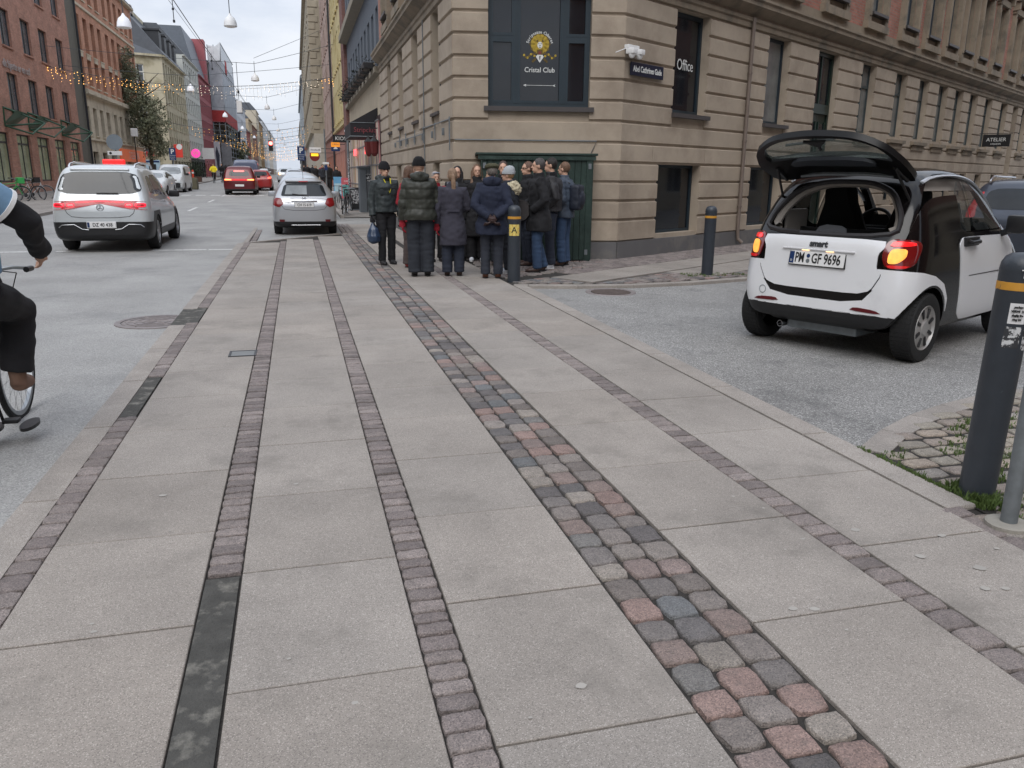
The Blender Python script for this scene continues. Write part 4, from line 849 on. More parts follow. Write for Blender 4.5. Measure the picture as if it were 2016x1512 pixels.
# ---------- vehicles ----------
random.seed(31)
def tmpobj(me): o=bpy.data.objects.new('t',me); COL.objects.link(o); return o
def ev(o,free=True):
    dg=bpy.context.evaluated_depsgraph_get(); me=bpy.data.meshes.new_from_object(o.evaluated_get(dg))
    if free: bpy.data.objects.remove(o)
    return me
def boolean(a,b,op='DIFFERENCE'):
    o=tmpobj(a); p=tmpobj(b); m=o.modifiers.new('b','BOOLEAN'); m.operation=op; m.object=p; m.solver='EXACT'; me=ev(o); bpy.data.objects.remove(p); return me
def rawmesh(mb,fix=True):
    o=mb.build('t',BLK,fix=fix); me=o.data; bpy.data.objects.remove(o); return me
def offset(me,d):
    m=me.copy(); nn=[v.normal.copy() for v in m.vertices]
    for v,n in zip(m.vertices,nn): v.co+=n*d
    return m
def rp(poly,it=2,q=.2):
    for _ in range(it):
        o=[]
        for i in range(len(poly)):
            a,b=poly[i],poly[(i+1)%len(poly)]; o+=[(a[0]*(1-q)+b[0]*q,a[1]*(1-q)+b[1]*q),(a[0]*q+b[0]*(1-q),a[1]*q+b[1]*(1-q))]
        poly=o
    return poly
AX={'rear':lambda p,q,t:Vector((p,t,q)),'side':lambda p,q,t:Vector((t,p,q)),'top':lambda p,q,t:Vector((p,q,t))}
def prism(poly,axis,a,b): m=MB(); m.prism(poly,a,b,fn=AX[axis]); return rawmesh(m)
def carbody(st,lv=2):
    b=MB(); rings=[]
    for (y,zu,zb,zt,wl,wm,wb,wt) in st:
        h=zb-zu
        R_=[(wl*.45,zu),(wl*.92,zu),(wl,zu+.07*min(1,h/.3)),(wm,zu+.38*h),(wm*.995,zu+.72*h),(wb,zb),((wb*.45+wt*.55),zb+.55*(zt-zb)),(wt,zt-.07*(1 if zt-zb>.2 else .3)),(wt*.82,zt-.01),(wt*.4,zt)]
        rings.append([(x,y,z) for x,z in R_]+[(-x,y,z) for x,z in R_[::-1]])
    n=20; vs=[v for r in rings for v in r]; fs=[]
    for i in range(len(rings)-1):
        for k in range(n): fs.append((i*n+k,(i+1)*n+k,(i+1)*n+(k+1)%n,i*n+(k+1)%n))
    for base,fl in ((0,0),((len(rings)-1)*n,1)):
        for k in range(9):
            f=(base+k,base+k+1,base+n-2-k,base+n-1-k); fs.append(f if not fl else f[::-1])
    b.mesh(vs,fs); me=rawmesh(b); o=tmpobj(me); m=o.modifiers.new('s','SUBSURF'); m.levels=lv; m.render_levels=lv; return ev(o)
def bvh(me): return BVHTree.FromPolygons([v.co for v in me.vertices],[tuple(p.vertices) for p in me.polygons])
def patch(bv,poly,axis,off=.004,rings=6,mb=None,m=None,skirt=.02,seg=.04):
    # conform a polygon onto the body, seen along axis: rear(+y ray), front, right(-x ray), left, top
    pts=[]
    for i in range(len(poly)):
        a,b=poly[i],poly[(i+1)%len(poly)]; n=max(1,int(math.hypot(a[0]-b[0],a[1]-b[1])/seg))
        for k in range(n): pts.append((a[0]+(b[0]-a[0])*k/n,a[1]+(b[1]-a[1])*k/n))
    cx=sum(p[0] for p in pts)/len(pts); cz=sum(p[1] for p in pts)/len(pts)
    def hit(p,q):
        if axis=='rear': o,d=Vector((p,-9,q)),Vector((0,1,0))
        elif axis=='front': o,d=Vector((p,9,q)),Vector((0,-1,0))
        elif axis=='right': o,d=Vector((9,p,q)),Vector((-1,0,0))
        elif axis=='left': o,d=Vector((-9,p,q)),Vector((1,0,0))
        else: o,d=Vector((p,q,9)),Vector((0,0,-1))
        h=bv.ray_cast(o,d)[0]
        if h is None: h=bv.find_nearest(o+d*8)[0]
        return h,d
    vs=[];n=len(pts)
    for r in range(rings+1):
        s=1-r/(rings+.0) if r<rings else 0
        if r==rings: h,d=hit(cx,cz); vs.append(h-d*off); break
        for p in pts: h,d=hit(cx+(p[0]-cx)*s,cz+(p[1]-cz)*s); vs.append(h-d*off)
    base=len(vs)
    for p in pts: h,d=hit(*p); vs.append(h+d*skirt)
    flip=axis in('rear','right','top'); fs=[]
    for r in range(rings-1):
        for k in range(n): fs.append((r*n+k,r*n+(k+1)%n,(r+1)*n+(k+1)%n,(r+1)*n+k))
    for k in range(n): fs.append(((rings-1)*n+k,(rings-1)*n+(k+1)%n,rings*n)); fs.append((k,base+k,base+(k+1)%n,(k+1)%n))
    mb=mb or MB(); mb.mesh(vs,fs,m); return mb
def addmesh(name,me,mat,parent,smooth=35):
    me.materials.clear(); me.materials.append(mat)
    me.polygons.foreach_set('material_index',[0]*len(me.polygons))
    me.shade_smooth(); me.set_sharp_from_angle(angle=R(smooth)); me.name=name
    if not me.color_attributes: me.color_attributes.new('col','FLOAT_COLOR','CORNER')
    return link(name,me,parent)
def wheel(parent,x,y,r,w,side,style='alloy',rim=.66,spokes=5,rimmat=None):
    # side=+1 right
    t=MB(); hw=w/2; pr=[(r*rim,-hw*.9),(r*.8,-hw),(r*.95,-hw*.95),(r,-hw*.7),(r*1.0,hw*.7),(r*.95,hw*.95),(r*.8,hw),(r*rim,hw*.9),(r*rim*.93,hw*.3),(r*rim*.93,-hw*.9)]
    t.lathe(pr,40,axis='x'); 
    for k in range(48):   # tread blocks
        a=2*PI*k/48; M_=Matrix.Rotation(a,4,'X')
        for j in (-.62,-.2,.22,.64): t.box(hw*(j-.17),hw*(j+.17),-r*.045,r*.035,r*.985,r*1.008,M=M_@Matrix.Rotation(.0,4,'Z')) if style=='cover' else None
    o=t.build('wheel',RUB,parent,40,loc=(x,y,r)); b=MB(); s=side*hw*.82; R0=r*rim
    if style=='cover':
        b.lathe([(0,s+side*.012),(R0*.3,s+side*.012),(R0*.36,s),(R0*.9,s-side*.01),(R0*.97,s+side*.012),(R0*1.02,s)],40,axis='x')
        b2=MB()
        for k in range(8):
            a=2*PI*(k+.5)/8; M_=Matrix.Rotation(a,4,'X'); b2.rbox(min(s-side*.01,s+side*.008),max(s-side*.01,s+side*.008),-R0*.07,R0*.07,R0*.45,R0*.88,.006,M=M_)
        b2.build('cover_slots',BLK,o,40)
    else:
        b2=MB(); b2.lathe([(0,s-side*.07),(R0*.98,s-side*.05)],32,axis='x'); b2.build('brake_disc',BLK,o,40)
        b.lathe([(R0*.86,s-side*.05),(R0*.9,s+side*.0),(R0*1.02,s+side*.004),(R0*1.02,s-side*.03)],40,axis='x'); b.lathe([(0,s),(R0*.2,s),(R0*.22,s-side*.05)],20,axis='x')
        for k in range(spokes):
            for dd in (-.12,.12): b.tube([(s-side*.015,math.sin(2*PI*k/spokes+dd*1.6)*R0*.15,math.cos(2*PI*k/spokes+dd*1.6)*R0*.15),(s-side*.012,math.sin(2*PI*k/spokes+dd)*R0*.92,math.cos(2*PI*k/spokes+dd)*R0*.92)],[R0*.075,R0*.06],6)
    b.build('rim',rimmat or ALU,o,40); return o
def plate(parent,bv,z,w,h,txt,blue=True,tilt=0,x=0,off=.02,size=.09,frame=True,y=None,extra=None):
    h0=bv.ray_cast(Vector((x,-9,z)),Vector((0,1,0)))[0]; y=h0.y-off if y is None else y
    p=MB(); p.rbox(-w/2-.008,w/2+.008,-.0,.02,-h/2-.008,h/2+.008,.004); o=p.build('number_plate',BLK if frame else WHT,parent,loc=(x,y,z),rot=(tilt,0,0))
    p=MB(); p.rbox(-w/2,w/2,-.006,.0,-h/2+ (.01 if extra else 0),h/2,.003); p.build('plate_face',WHT,o)
    tx=0
    if blue: p=MB(); p.rbox(-w/2+.002,-w/2+.045,-.009,-.0055,-h/2+.008,h/2-.004,.002); p.build('eu_band',BLUE,o); tx=.02
    if txt: text('lettering',txt,size,BLK,o,(tx,-.0075,0),(PI/2,0,0),extr=.001,sx=.82,bold=.0015)
    if extra: extra(o)
    return o
def carpaint(name,c,metal=0,coat=.6,rough=.35,var=.03): return mk(name,c,rough,metal,var=var,vs=2,coat=coat,col2=tuple(v*.82 for v in c),c2s=1.5,c2lo=.58,c2hi=.8)
def wells(me,ys,r,W,dep=.28):
    for y in ys:
        for s in (-1,1):
            m=MB(); x0,x1=s*(W/2-dep),s*(W/2+.2); m.lathe([(0,x0),(r,x0),(r,x1),(0,x1)],36,axis='x',M=Matrix.Translation((0,y,0)))
            c=rawmesh(m); 
            for v in c.vertices: v.co.z+=r*.88
            me=boolean(me,c)
    return me
# --- white and black two seater with open tailgate
def smart():
    W=1.663; st=[(-1.335,.34,.70,.90,.50,.56,.56,.50),(-1.30,.28,.78,.99,.66,.70,.66,.58),(-1.2,.24,.88,1.10,.76,.80,.76,.64),(-1.08,.22,.95,1.28,.80,.825,.80,.66),(-.95,.21,.99,1.45,.81,.832,.81,.64),(-.80,.21,1.0,1.53,.81,.832,.81,.62),(-.5,.2,1.0,1.555,.81,.832,.81,.62),(-.1,.2,.99,1.55,.80,.832,.81,.62),(.25,.2,.98,1.47,.80,.83,.80,.61),(.55,.2,.96,1.27,.80,.83,.79,.62),(.85,.2,.94,1.03,.80,.83,.76,.62),(1.1,.21,.84,.93,.78,.81,.70,.55),(1.27,.24,.70,.80,.68,.74,.60,.48),(1.34,.32,.58,.66,.5,.58,.5,.4)]
    body=carbody(st,2); bv=bvh(body)
    root=thing('hatchback_car','small white and black two seater with its rear glass hatch open on the side street','car')
    inner=offset(body,-.022); infl=offset(body,.007)
    cav=MB(); cav.prism(rp([(-1.22,.98),(-.86,1.44),(-.6,1.5),(0,1.49),(.3,1.38),(.7,1.06),(.55,.5),(-.75,.45),(-.8,.9),(-1.2,.92)],1),-.69,.69,fn=AX['side']); cav=rawmesh(cav)
    rear=prism(rp([(-.60,1.0),(.60,1.0),(.585,1.16),(.45,1.34),(.22,1.42),(-.22,1.42),(-.45,1.34),(-.585,1.16)],2),'rear',-1.5,-.8)
    sw=prism(rp([(-.42,1.02),(-.40,1.35),(-.28,1.45),(.0,1.455),(.22,1.40),(.62,1.06),(.58,1.02)],2,.12),'side',-.95,.95)
    ws=prism([(-.56,1.1),(.56,1.1),(.5,1.40),(-.5,1.40)],'rear',.1,1.3)
    b=wells(body,(-.935,.945),.325,W)
    for c in (cav,rear,sw,ws): b=boolean(b,c)
    BLKP=mk('gloss_black_paint',L(15,13,14),.1,spec=.35); WP=carpaint('white_paint',L(226,227,230),rough=.22)
    addmesh('body',b,BLKP,root)
    def shell(poly,axis,a,c,name,mat,extra=(),par=root):
        m=boolean(infl.copy(),prism(poly,axis,a,c),'INTERSECT'); m=boolean(m,inner.copy())
        for e in extra: m=boolean(m,e)
        return addmesh(name,m,mat,par,30)
    wellc=[]
    for s in (-1,1):
        m=MB(); m.lathe([(0,s*.45),(.345,s*.45),(.345,s*1.1),(0,s*1.1)],40,axis='x',M=Matrix.Translation((0,-.935,.285))); wellc.append(rawmesh(m))
    tail=rp([(-.555,.985),(.555,.985),(.57,.93),(.53,.88),(.53,.76),(.575,.72),(.50,.585),(.38,.55),(-.38,.55),(-.50,.585),(-.575,.72),(-.53,.76),(-.53,.88),(-.57,.93)],1,.15)
    bp=[(-1.6,.41),(-1.05,.36),(-.6,.34),(-.62,.50),(-.72,.625),(-.9,.70),(-1.1,.74),(-1.6,.79)]
    tgp=[(x*1.012,(z-.76)*1.03+.755) for x,z in tail]
    # bumper with a dark recess under the tailgate
    bump=boolean(infl.copy(),prism(bp,'side',-1,1),'INTERSECT'); bump=boolean(bump,inner.copy()); 
    bump=boolean(bump,prism(tgp,'rear',-2,-.7))
    for wcl in wellc: bump=boolean(bump,wcl)
    # recess strip
    bump=boolean(bump,prism(rp([(-.55,.62),(.55,.62),(.42,.475),(-.42,.475)],1),'rear',-2,-.9)); addmesh('bumper',bump,WP,root,30)
    tg=boolean(infl.copy(),prism(tail,'rear',-2,-.75),'INTERSECT'); tg=boolean(tg,inner.copy()); addmesh('tailgate',tg,WP,root,30)
    low=boolean(infl.copy(),prism([(-1.6,.1),(-.9,.1),(-.66,.34),(-1.05,.365),(-1.6,.415)],'side',-1,1),'INTERSECT')
    for wcl in wellc: low=boolean(low,wcl.copy() if wcl.users==0 and False else prism([( -.935+.345*math.cos(k*PI/16),.285+.345*math.sin(k*PI/16)) for k in range(32)],'side',*( (.45,1.1) if wcl is wellc[1] else (-1.1,-.45))))
    addmesh('bumper_skirt',low,BLK,root)
    for s in (-1,1):
        dp=rp([(-.40,.99),(.78,.97),(.78,.42),(.62,.27),(-.22,.27),(-.34,.34),(-.44,.80),(-.47,.93)],2,.12)
        m=boolean(offset(body,.008),prism(dp,'side',*((.3,1.2) if s>0 else (-1.2,-.3))),'INTERSECT'); m=boolean(m,inner.copy()); m=boolean(m,prism(rp([(-.42,1.02),(-.40,1.35),(.62,1.35),(.62,1.02)],1),'side',-1,1)); d=addmesh('door',m,WP,root,30)
        x=s*.835; h=MB(); h.tube([(x,-.36,.955),(x+s*.03,-.34,.94),(x+s*.035,-.20,.945),(x,-.16,.955)],.018,8); h.rbox(min(x-.03*s,x+.012*s),max(x-.03*s,x+.012*s),-.40,-.14,.91,.985,.01); h.build('handle',BLK,d,40)
        h=MB(); h.rbox(min(x-.01*s,x+.004*s),max(x-.01*s,x+.004*s),-.24,.55,.655,.662,.001); h.build('crease',BLK,d)
        g=patch(bv,rp([(-.40,1.03),(-.39,1.34),(-.28,1.43),(-.20,1.44),(-.20,1.03)],1,.1),'right' if s>0 else 'left',-.004,5); gl=mk('tinted_car_glass',(.03,.035,.035),.03,alpha=.55,spec=.9); g.build('side_window',gl,root,40)
        g=patch(bv,rp([(-.15,1.03),(-.15,1.44),(.0,1.44),(.22,1.385),(.60,1.05),(.57,1.03)],1,.1),'right' if s>0 else 'left',-.004,5); g.build('side_window',gl,root,40)
        mr=MB(); mr.rbox(min(s*.84,s*1.0),max(s*.84,s*1.0),.40,.52,.99,1.15,.03); mr.tube([(s*.78,.5,.98),(s*.88,.47,1.02)],.03,6); mr.build('side_mirror',BLK,root,40)
        # roof side trim
        tr=MB(); q_=[bv.ray_cast(Vector((s*(.60+.03*max(0,(y_-.2))),y_,9)),Vector((0,0,-1)))[0] for y_ in [-.88+.1*k for k in range(16)]]; tr.tube([v+Vector((0,0,.004)) for v in q_ if v],.024,6,sy=.5); tr.build('roof_trim',mk('silver_trim',L(190,194,200),.3,.4),root,40)
        # light cluster
        c=s*.69
        lp=rp([(c-s*.115,1.0),(c+s*.07,.99),(c+s*.095,.93),(c+s*.09,.80),(c+s*.03,.765),(c-s*.09,.775),(c-s*.13,.86)][::s],2,.2) 
        lg=patch(bv,lp,'rear',.012,6,seg=.02); q=lg.build('tail_light',mk('smoked_red',L(110,8,12),.15,coat=1),root,60)
        lt=rp([(c-s*.07,.985),(c+s*.06,.975),(c+s*.07,.945),(c-s*.09,.94)][::s],1); patch(bv,lt,'rear',.02,4,seg=.02).build('upper_lamp',mk('brake_red_lit',(.85,.012,.015),.2,emit=.55,coat=.6),q,60)
        lt=rp([(c-s*.085,.80),(c+s*.07,.795),(c+s*.04,.775),(c-s*.06,.775)][::s],1); patch(bv,lt,'rear',.02,4,seg=.02).build('lower_lamp',mk('brake_red_dim',(.6,.01,.012),.2,emit=.25,coat=.6),q,60)
        lt=rp([(c-s*.065,.925),(c+s*.03,.925),(c+s*.035,.86),(c-s*.01,.81),(c-s*.075,.81),(c-s*.08,.87)][::s],2); patch(bv,lt,'rear',.022,5,seg=.015).build('indicator_lamp',mk('amber_lit',(1,.40,.07),.3,emit=.8,var=.5,vs=14),q,60)
        rf=rp([(s*.34,.415),(s*.62,.405),(s*.56,.435),(s*.38,.445)],1); patch(bv,rf,'rear',.012,3,seg=.02).build('reflector',mk('maroon_reflector',L(90,16,24),.3),root)
    pn=plate(root,bv,.80,.52,.11,'',True,R(-8),off=.012,size=.118)
    text('lettering','PM',.115,BLK,pn,(-.16,-.0075,0),(PI/2,0,0),extr=.001,sx=.62,bold=.002); text('lettering','GF 9696',.115,BLK,pn,(.09,-.0075,0),(PI/2,0,0),extr=.001,sx=.68,bold=.002)
    p=MB(); p.lathe([(0,0),(.017,0)],16,M=Matrix.Translation((-.078,-.0085,.022))@Matrix.Rotation(PI/2,4,'X')); p.build('inspection_seal',BLUE,pn); p=MB(); p.lathe([(0,0),(.018,0)],16,M=Matrix.Translation((-.078,-.0085,-.02))@Matrix.Rotation(PI/2,4,'X')); p.build('state_seal',GALV,pn); text('lettering','D',.025,WLET,pn,(-.237,-.0095,-.025),(PI/2,0,0))
    y=bv.ray_cast(Vector((0,-9,.93)),Vector((0,1,0)))[0].y
    text('badge','smart',.072,mk('badge_grey',L(70,72,76),.3,.3),root,(0,y-.014,.925),(PI/2-.25,0,0),extr=.004,bold=.003)
    h=MB(); h.rbox(-.34,.34,y-.03,y+.02,.872,.884,.004); h.build('plate_light_trim',WP,root,40); h=MB(); h.rbox(-.15,-.08,y-.024,y-.015,.866,.871,.002); h.rbox(.08,.15,y-.024,y-.015,.866,.871,.002); h.build('plate_light',mk('warm_plate_light',(1,.6,.3),.4,emit=2),root)
    p=MB(); p.lathe([(.03,0),(.033,.002),(.036,0)],24,M=Matrix.Translation((-.52,bv.ray_cast(Vector((-.52,-9,.50)),Vector((0,1,0)))[0].y-.01,.50))@Matrix.Rotation(PI/2,4,'X')@Matrix.Rotation(.0,4,'Z')); p.build('tow_cap',GALV,root)
    ex=MB(); ex.lathe([(.025,-.09),(.028,-.09),(.028,.1)],16,axis='y',M=Matrix.Translation((-.36,-1.16,.2))); ex.build('exhaust_pipe',CHR,root,40)
    ex=MB(); ex.rbox(-.32,.36,-1.2,-.7,.17,.26,.02); ex.rbox(-.6,.6,-.7,.9,.16,.24,.02); ex.build('underbody',GALV,root)
    # cabin
    gt=mk('grey_headliner',L(140,134,128),.95); gd=mk('black_upholstery',L(20,20,22),.9)
    fr=MB(); rr=rp([(-.60,1.0),(.60,1.0),(.585,1.16),(.45,1.34),(.22,1.42),(-.22,1.42),(-.45,1.34),(-.585,1.16)],2)
    pts=[]
    for a,c in rr+[rr[0]]:
        hh=bv.ray_cast(Vector((a*1.03,-9,c*1.01)),Vector((0,1,0)))[0]; pts.append((a*1.02,(hh.y if hh else -.9)-.006,c*1.005))
    fr.tube(pts,.022,6,cap=False); fr.build('hatch_seal',mk('rubber_grey',L(40,38,40),.5),root,40)
    fr=MB(); fr.tube([(a*.93,y_+.07,(c-1.2)*.94+1.2) for a,y_,c in pts if c>1.03],.035,6,cap=False); fr.build('interior_trim',gt,root,40)
    for sx in (-1,1): s=MB(); s.rbox(min(sx*.58,sx*.61),max(sx*.58,sx*.61),-.95,-.6,.9,1.18,.015); s.build('interior_side_panel',gt,root)
    s=MB(); s.mesh([(-.6,-.82,1.36),(.6,-.82,1.36),(.5,-.8,1.46),(-.5,-.8,1.46),(-.6,.2,1.36),(.6,.2,1.36),(.5,.1,1.46),(-.5,.1,1.46)],[(3,2,6,7),(0,3,7,4),(1,5,6,2)]); s.build('headliner',gt,root)
    for sx in (-.34,.36):
        s=MB(); prof=[(.27,.5),(.28,.8),(.26,1.0),(.2,1.14),(.15,1.24),(.14,1.34),(.1,1.4)]; vs=[]
        for w_,z in prof:
            for a,b_ in ((-1,-.05),(-.8,-.12),(.8,-.12),(1,-.05),(.8,.07),(-.8,.07)): vs.append((sx+w_*a,-.25-(z-.5)*.22+b_,z))
        fs=[(i*6+k,i*6+(k+1)%6,(i+1)*6+(k+1)%6,(i+1)*6+k) for i in range(6) for k in range(6)]+[(36,37,38,39,40,41)]; s.mesh(vs,fs); s.rbox(sx-.25,sx+.25,-.25,.25,.42,.58,.05); s.build('seat',gd,root,50)
    s=MB(); s.rbox(-.68,.68,.38,.75,.6,.98,.05); s.build('dashboard',gd,root); sw_=MB(); n=28
    M_=Matrix.Translation((-.34,.22,1.0))@Matrix.Rotation(R(65),4,'X'); sw_.tube([M_@Vector((.18*math.cos(2*PI*k/n),.18*math.sin(2*PI*k/n),0)) for k in range(n+1)],.017,8,cap=False); sw_.tube([M_@Vector((-.17,0,0)),M_@Vector((.17,0,0))],.014,6); sw_.build('steering_wheel',BLK,root,50)
    s=MB(); s.rbox(-.70,.70,-1.15,-.7,.86,.93,.02); s.rbox(-.66,.66,-.72,-.66,.5,1.02,.02); s.build('parcel_shelf',gd,root)
    s=MB(); s.prism(rp([(-.17,0),(.17,0),(.14,.1),(-.1,.11)],1),-.01,.01,fn=lambda p,q,t:Vector((p-.12,-.98+t+q*.3,.955+q))); s.rbox(-.17,-.06,-1.02,-.98,.985,1.01,.006); s.build('latch_cover',mk('grey_trim',L(92,94,100),.6),root)
    s=MB(); s.prism([(.42,1.06),(.5,1.06),(.5,1.24),(.42,1.24)],0,.01,fn=lambda p,q,t:Vector((p-.1,.52+t-(q-1.1)*.8,q))); s.build('paper_note',WHT,root)
    g=patch(bv,[(-.54,1.08),(.54,1.08),(.48,1.40),(-.48,1.40)],'front',-.006,4); g.build('windscreen',mk('clear_car_glass',(.2,.23,.22),.02,alpha=.25,spec=.9),root,40)
    # open glass hatch: frame shape in local (x, v) with v from the hinge, then tilted
    hz=Matrix.Translation((0,-.93,1.50))@Matrix.Rotation(R(-150),4,'X')   # local -z... build in plane: v along +y rotated backwards/up
    def hp(x,v,n_=0): 
        a=R(24); return Vector((x*.93,-.95-v*math.cos(a)+n_*math.sin(a),1.50+v*math.sin(a)+n_*math.cos(a)+.05*(v/.7)**2*0-.06*(abs(x)/.62)**3))
    ol=rp([(-.56,0),(.56,0),(.70,.12),(.72,.40),(.64,.60),(.42,.70),(0,.735),(-.42,.70),(-.64,.60),(-.72,.40),(-.70,.12)],2,.15)
    il=rp([(-.58,.36),(.58,.36),(.62,.46),(.55,.60),(.35,.665),(0,.69),(-.35,.665),(-.55,.60),(-.62,.46)],2,.15)
    def ringmesh(o_,i_,t0,t1,mb):
        # match outlines by angle
        def samp(p,c,a):
            best=None; d=Vector((math.cos(a),math.sin(a)))
            for k in range(len(p)):
                A=Vector(p[k])-c; B=Vector(p[(k+1)%len(p)])-c; E=B-A; den=d.x*E.y-d.y*E.x
                if abs(den)<1e-9: continue
                t=(A.x*E.y-A.y*E.x)/den; u=(A.x*d.y-A.y*d.x)/den
                if t>0 and -1e-6<=u<=1+1e-6 and (best is None or t<best): best=t
            return c+d*(best or .1)
        c=Vector((0,.5)); n=72; vs=[]
        for k in range(n):
            a=2*PI*k/n; o1=samp(o_,c,a); i1=samp(i_,c,a)
            for q,t in ((o1,t0),(i1,t0),(i1,t1),(o1,t1)): vs.append(hp(q.x,q.y,t))
        fs=[]
        for k in range(n):
            j=(k+1)%n
            for m_ in range(4): fs.append((k*4+m_,k*4+(m_+1)%4,j*4+(m_+1)%4,j*4+m_))
        mb.mesh(vs,fs)
    h=MB(); ringmesh(ol,il,-.03,.02,h); ho=h.build('rear_hatch',mk('hatch_black',L(12,12,13),.4,spec=.3),root,40)
    g=MB(); g.prism(il,-.004,.004,fn=lambda p,q,t:hp(p,q,t)); g.build('pane',mk('green_tinted_glass',(.16,.20,.18),.03,alpha=.38,spec=.9),ho)
    s=MB(); s.prism(rp([(-.40,.27),(.40,.27),(.42,.335),(.3,.37),(-.3,.37),(-.42,.335)],1),-.06,-.03,fn=lambda p,q,t:hp(p,q,t)); s.build('inner_trim',mk('dark_trim_grey',L(40,44,50),.6),ho,40)
    s=MB(); s.prism(rp([(-.11,.66),(.11,.66),(.04,.60),(0,.56),(-.04,.60)],0),-.05,-.03,fn=lambda p,q,t:hp(p,q,t)); s.tube([hp(0,.57,-.04),hp(.0,.53,-.05)],.015,6); s.build('latch',BLK,ho)
    s=MB(); s.tube([hp(-.46,.06,-.03),hp(-.2,.09,-.05),hp(.2,.09,-.05),hp(.46,.06,-.03)],.018,6); s.build('crossbar',GALV,ho,40)
    s=MB(); s.tube([hp(-.40,.5,.03),hp(.1,.53,.04)],.012,5); s.build('wiper',BLK,ho)
    for sx in (-1,1): s=MB(); s.tube([hp(sx*.58,.30,-.04),(sx*.60,-1.0,1.25)],.012,6); s.tube([hp(sx*.60,.08,-.04),hp(sx*.58,.30,-.04)],.02,6); s.build('gas_strut',BLK,root,40)
    for y in (-.935,.945):
        for s_ in (-1,1): wheel(root,s_*.735,y,.30,.19,s_,'cover',.66,rimmat=mk('hubcap_silver',L(168,166,164),.35,.5))
    for c in root.children:
        if c.name.startswith('wheel'): c.scale.z=1.06/1.13; c.scale.y=1.06/1.16; c.location.z=.30*1.06/1.13
    root.location=(6.10,7.21,-.044); root.rotation_euler=(0,0,-1.12); root.scale=(1.06,1.16,1.13)
smart()

# --- generic cars
CARGL=mk('dark_car_glass',(.016,.019,.022),.06,spec=.45,var=.5,vs=1.2); CARGL2=mk('painted_reflection_car_glass',(.20,.22,.23),.05,spec=.9,var=.6,vs=1.5)  # CARGL2: pale reflection put into the glass colour
def gcar(name,label,cat,st,W,wy,wr,paint,loc,rz,win,sidewin,lights,litmat,pl=None,low=None,lv=2,full=True,glass=CARGL,front=None,group=None,wells_=True,lower_cut=None,rimm=ALU,mir=None,xsc=1):
    root=thing(name,label,cat,(0,0,0),0,group); body=carbody(st,lv); bv=bvh(body); L_=-st[0][0]
    b=wells(body,wy,wr*1.1,W,.26) if wells_ else body
    addmesh('body',b,paint,root)
    if low:
        infl=offset(body,.008); m=boolean(infl,prism(low,'side',-1.3,1.3),'INTERSECT')
        for y in wy: m=boolean(m,prism([(y+wr*1.12*math.cos(k*PI/12),wr*.93+wr*1.12*math.sin(k*PI/12)) for k in range(24)],'side',-1.3,1.3))
        addmesh('lower_cladding',m,BLK,root,30)
    if win: 
        patch(bv,rp(win,2,.15),'rear',.006,6,seg=.04).build('rear_window',glass,root,40)
    for p in sidewin:
        for s_,ax in ((1,'right'),(-1,'left')): patch(bv,rp(p,1,.15),ax,.004,4,seg=.06).build('side_window',CARGL,root,40)
    for (p,mt,nm) in lights: patch(bv,rp(p,1,.12),'rear',.012,4,seg=.03).build(nm,mt,root,40)
    if front:
        for (p,mt,nm) in front: patch(bv,rp(p,1,.15),'front',.01,5,seg=.04).build(nm,mt,root,40)
    for y in wy:
        for s_ in (-1,1): wheel(root,s_*(W/2-.115),y,wr,.22,s_,'alloy',.68,rimmat=rimm)
    if mir:
        for s_ in (-1,1):
            b=MB(); x=s_*(W/2-.04); b.rbox(min(x,x+s_*.22),max(x,x+s_*.22),mir[0]-.07,mir[0]+.05,mir[1],mir[1]+.15,.03); b.build('side_mirror',mir[2],root,40)
    root.location=loc; root.rotation_euler=(0,0,rz); return root,bv,body
def suvst(L_,W,H,gc=.2,belt=1.02,rear=.72):
    h=W/2; r=-L_/2; f=L_/2
    return [(r,.36,.72,.80,h*.72,h*.78,h*.76,h*.72),(r+.04,.28,.86,.98,h*.88,h*.92,h*.9,h*.82),(r+.12,gc+.04,belt-.04,belt+.08,h*.95,h*.98,h*.955,h*.80),(r+.26,gc,belt,belt+.38,h*.97,h,h*.975,h*.82),(r+.40,gc,belt+.02,H-.08,h*.97,h,h*.975,h*.79),(r+.56,gc,belt+.01,H-.02,h*.97,h,h*.97,h*.76),(r+1.2,gc,belt,H,h*.97,h,h*.96,h*.71),(r+2.1,gc,belt-.01,H,h*.97,h,h*.955,h*.71),(r+2.75,gc,belt-.03,H-.1,h*.97,h,h*.95,h*.70),(r+3.25,gc,belt-.05,belt+.28,h*.97,h,h*.93,h*.72),(f-.95,gc,belt-.08,belt+.0,h*.96,h,h*.88,h*.70),(f-.35,gc+.03,belt-.17,belt-.1,h*.9,h*.95,h*.82,h*.66),(f-.08,.26,.62,.74,h*.76,h*.84,h*.72,h*.6),(f,.34,.5,.62,h*.6,h*.68,h*.6,h*.55)]
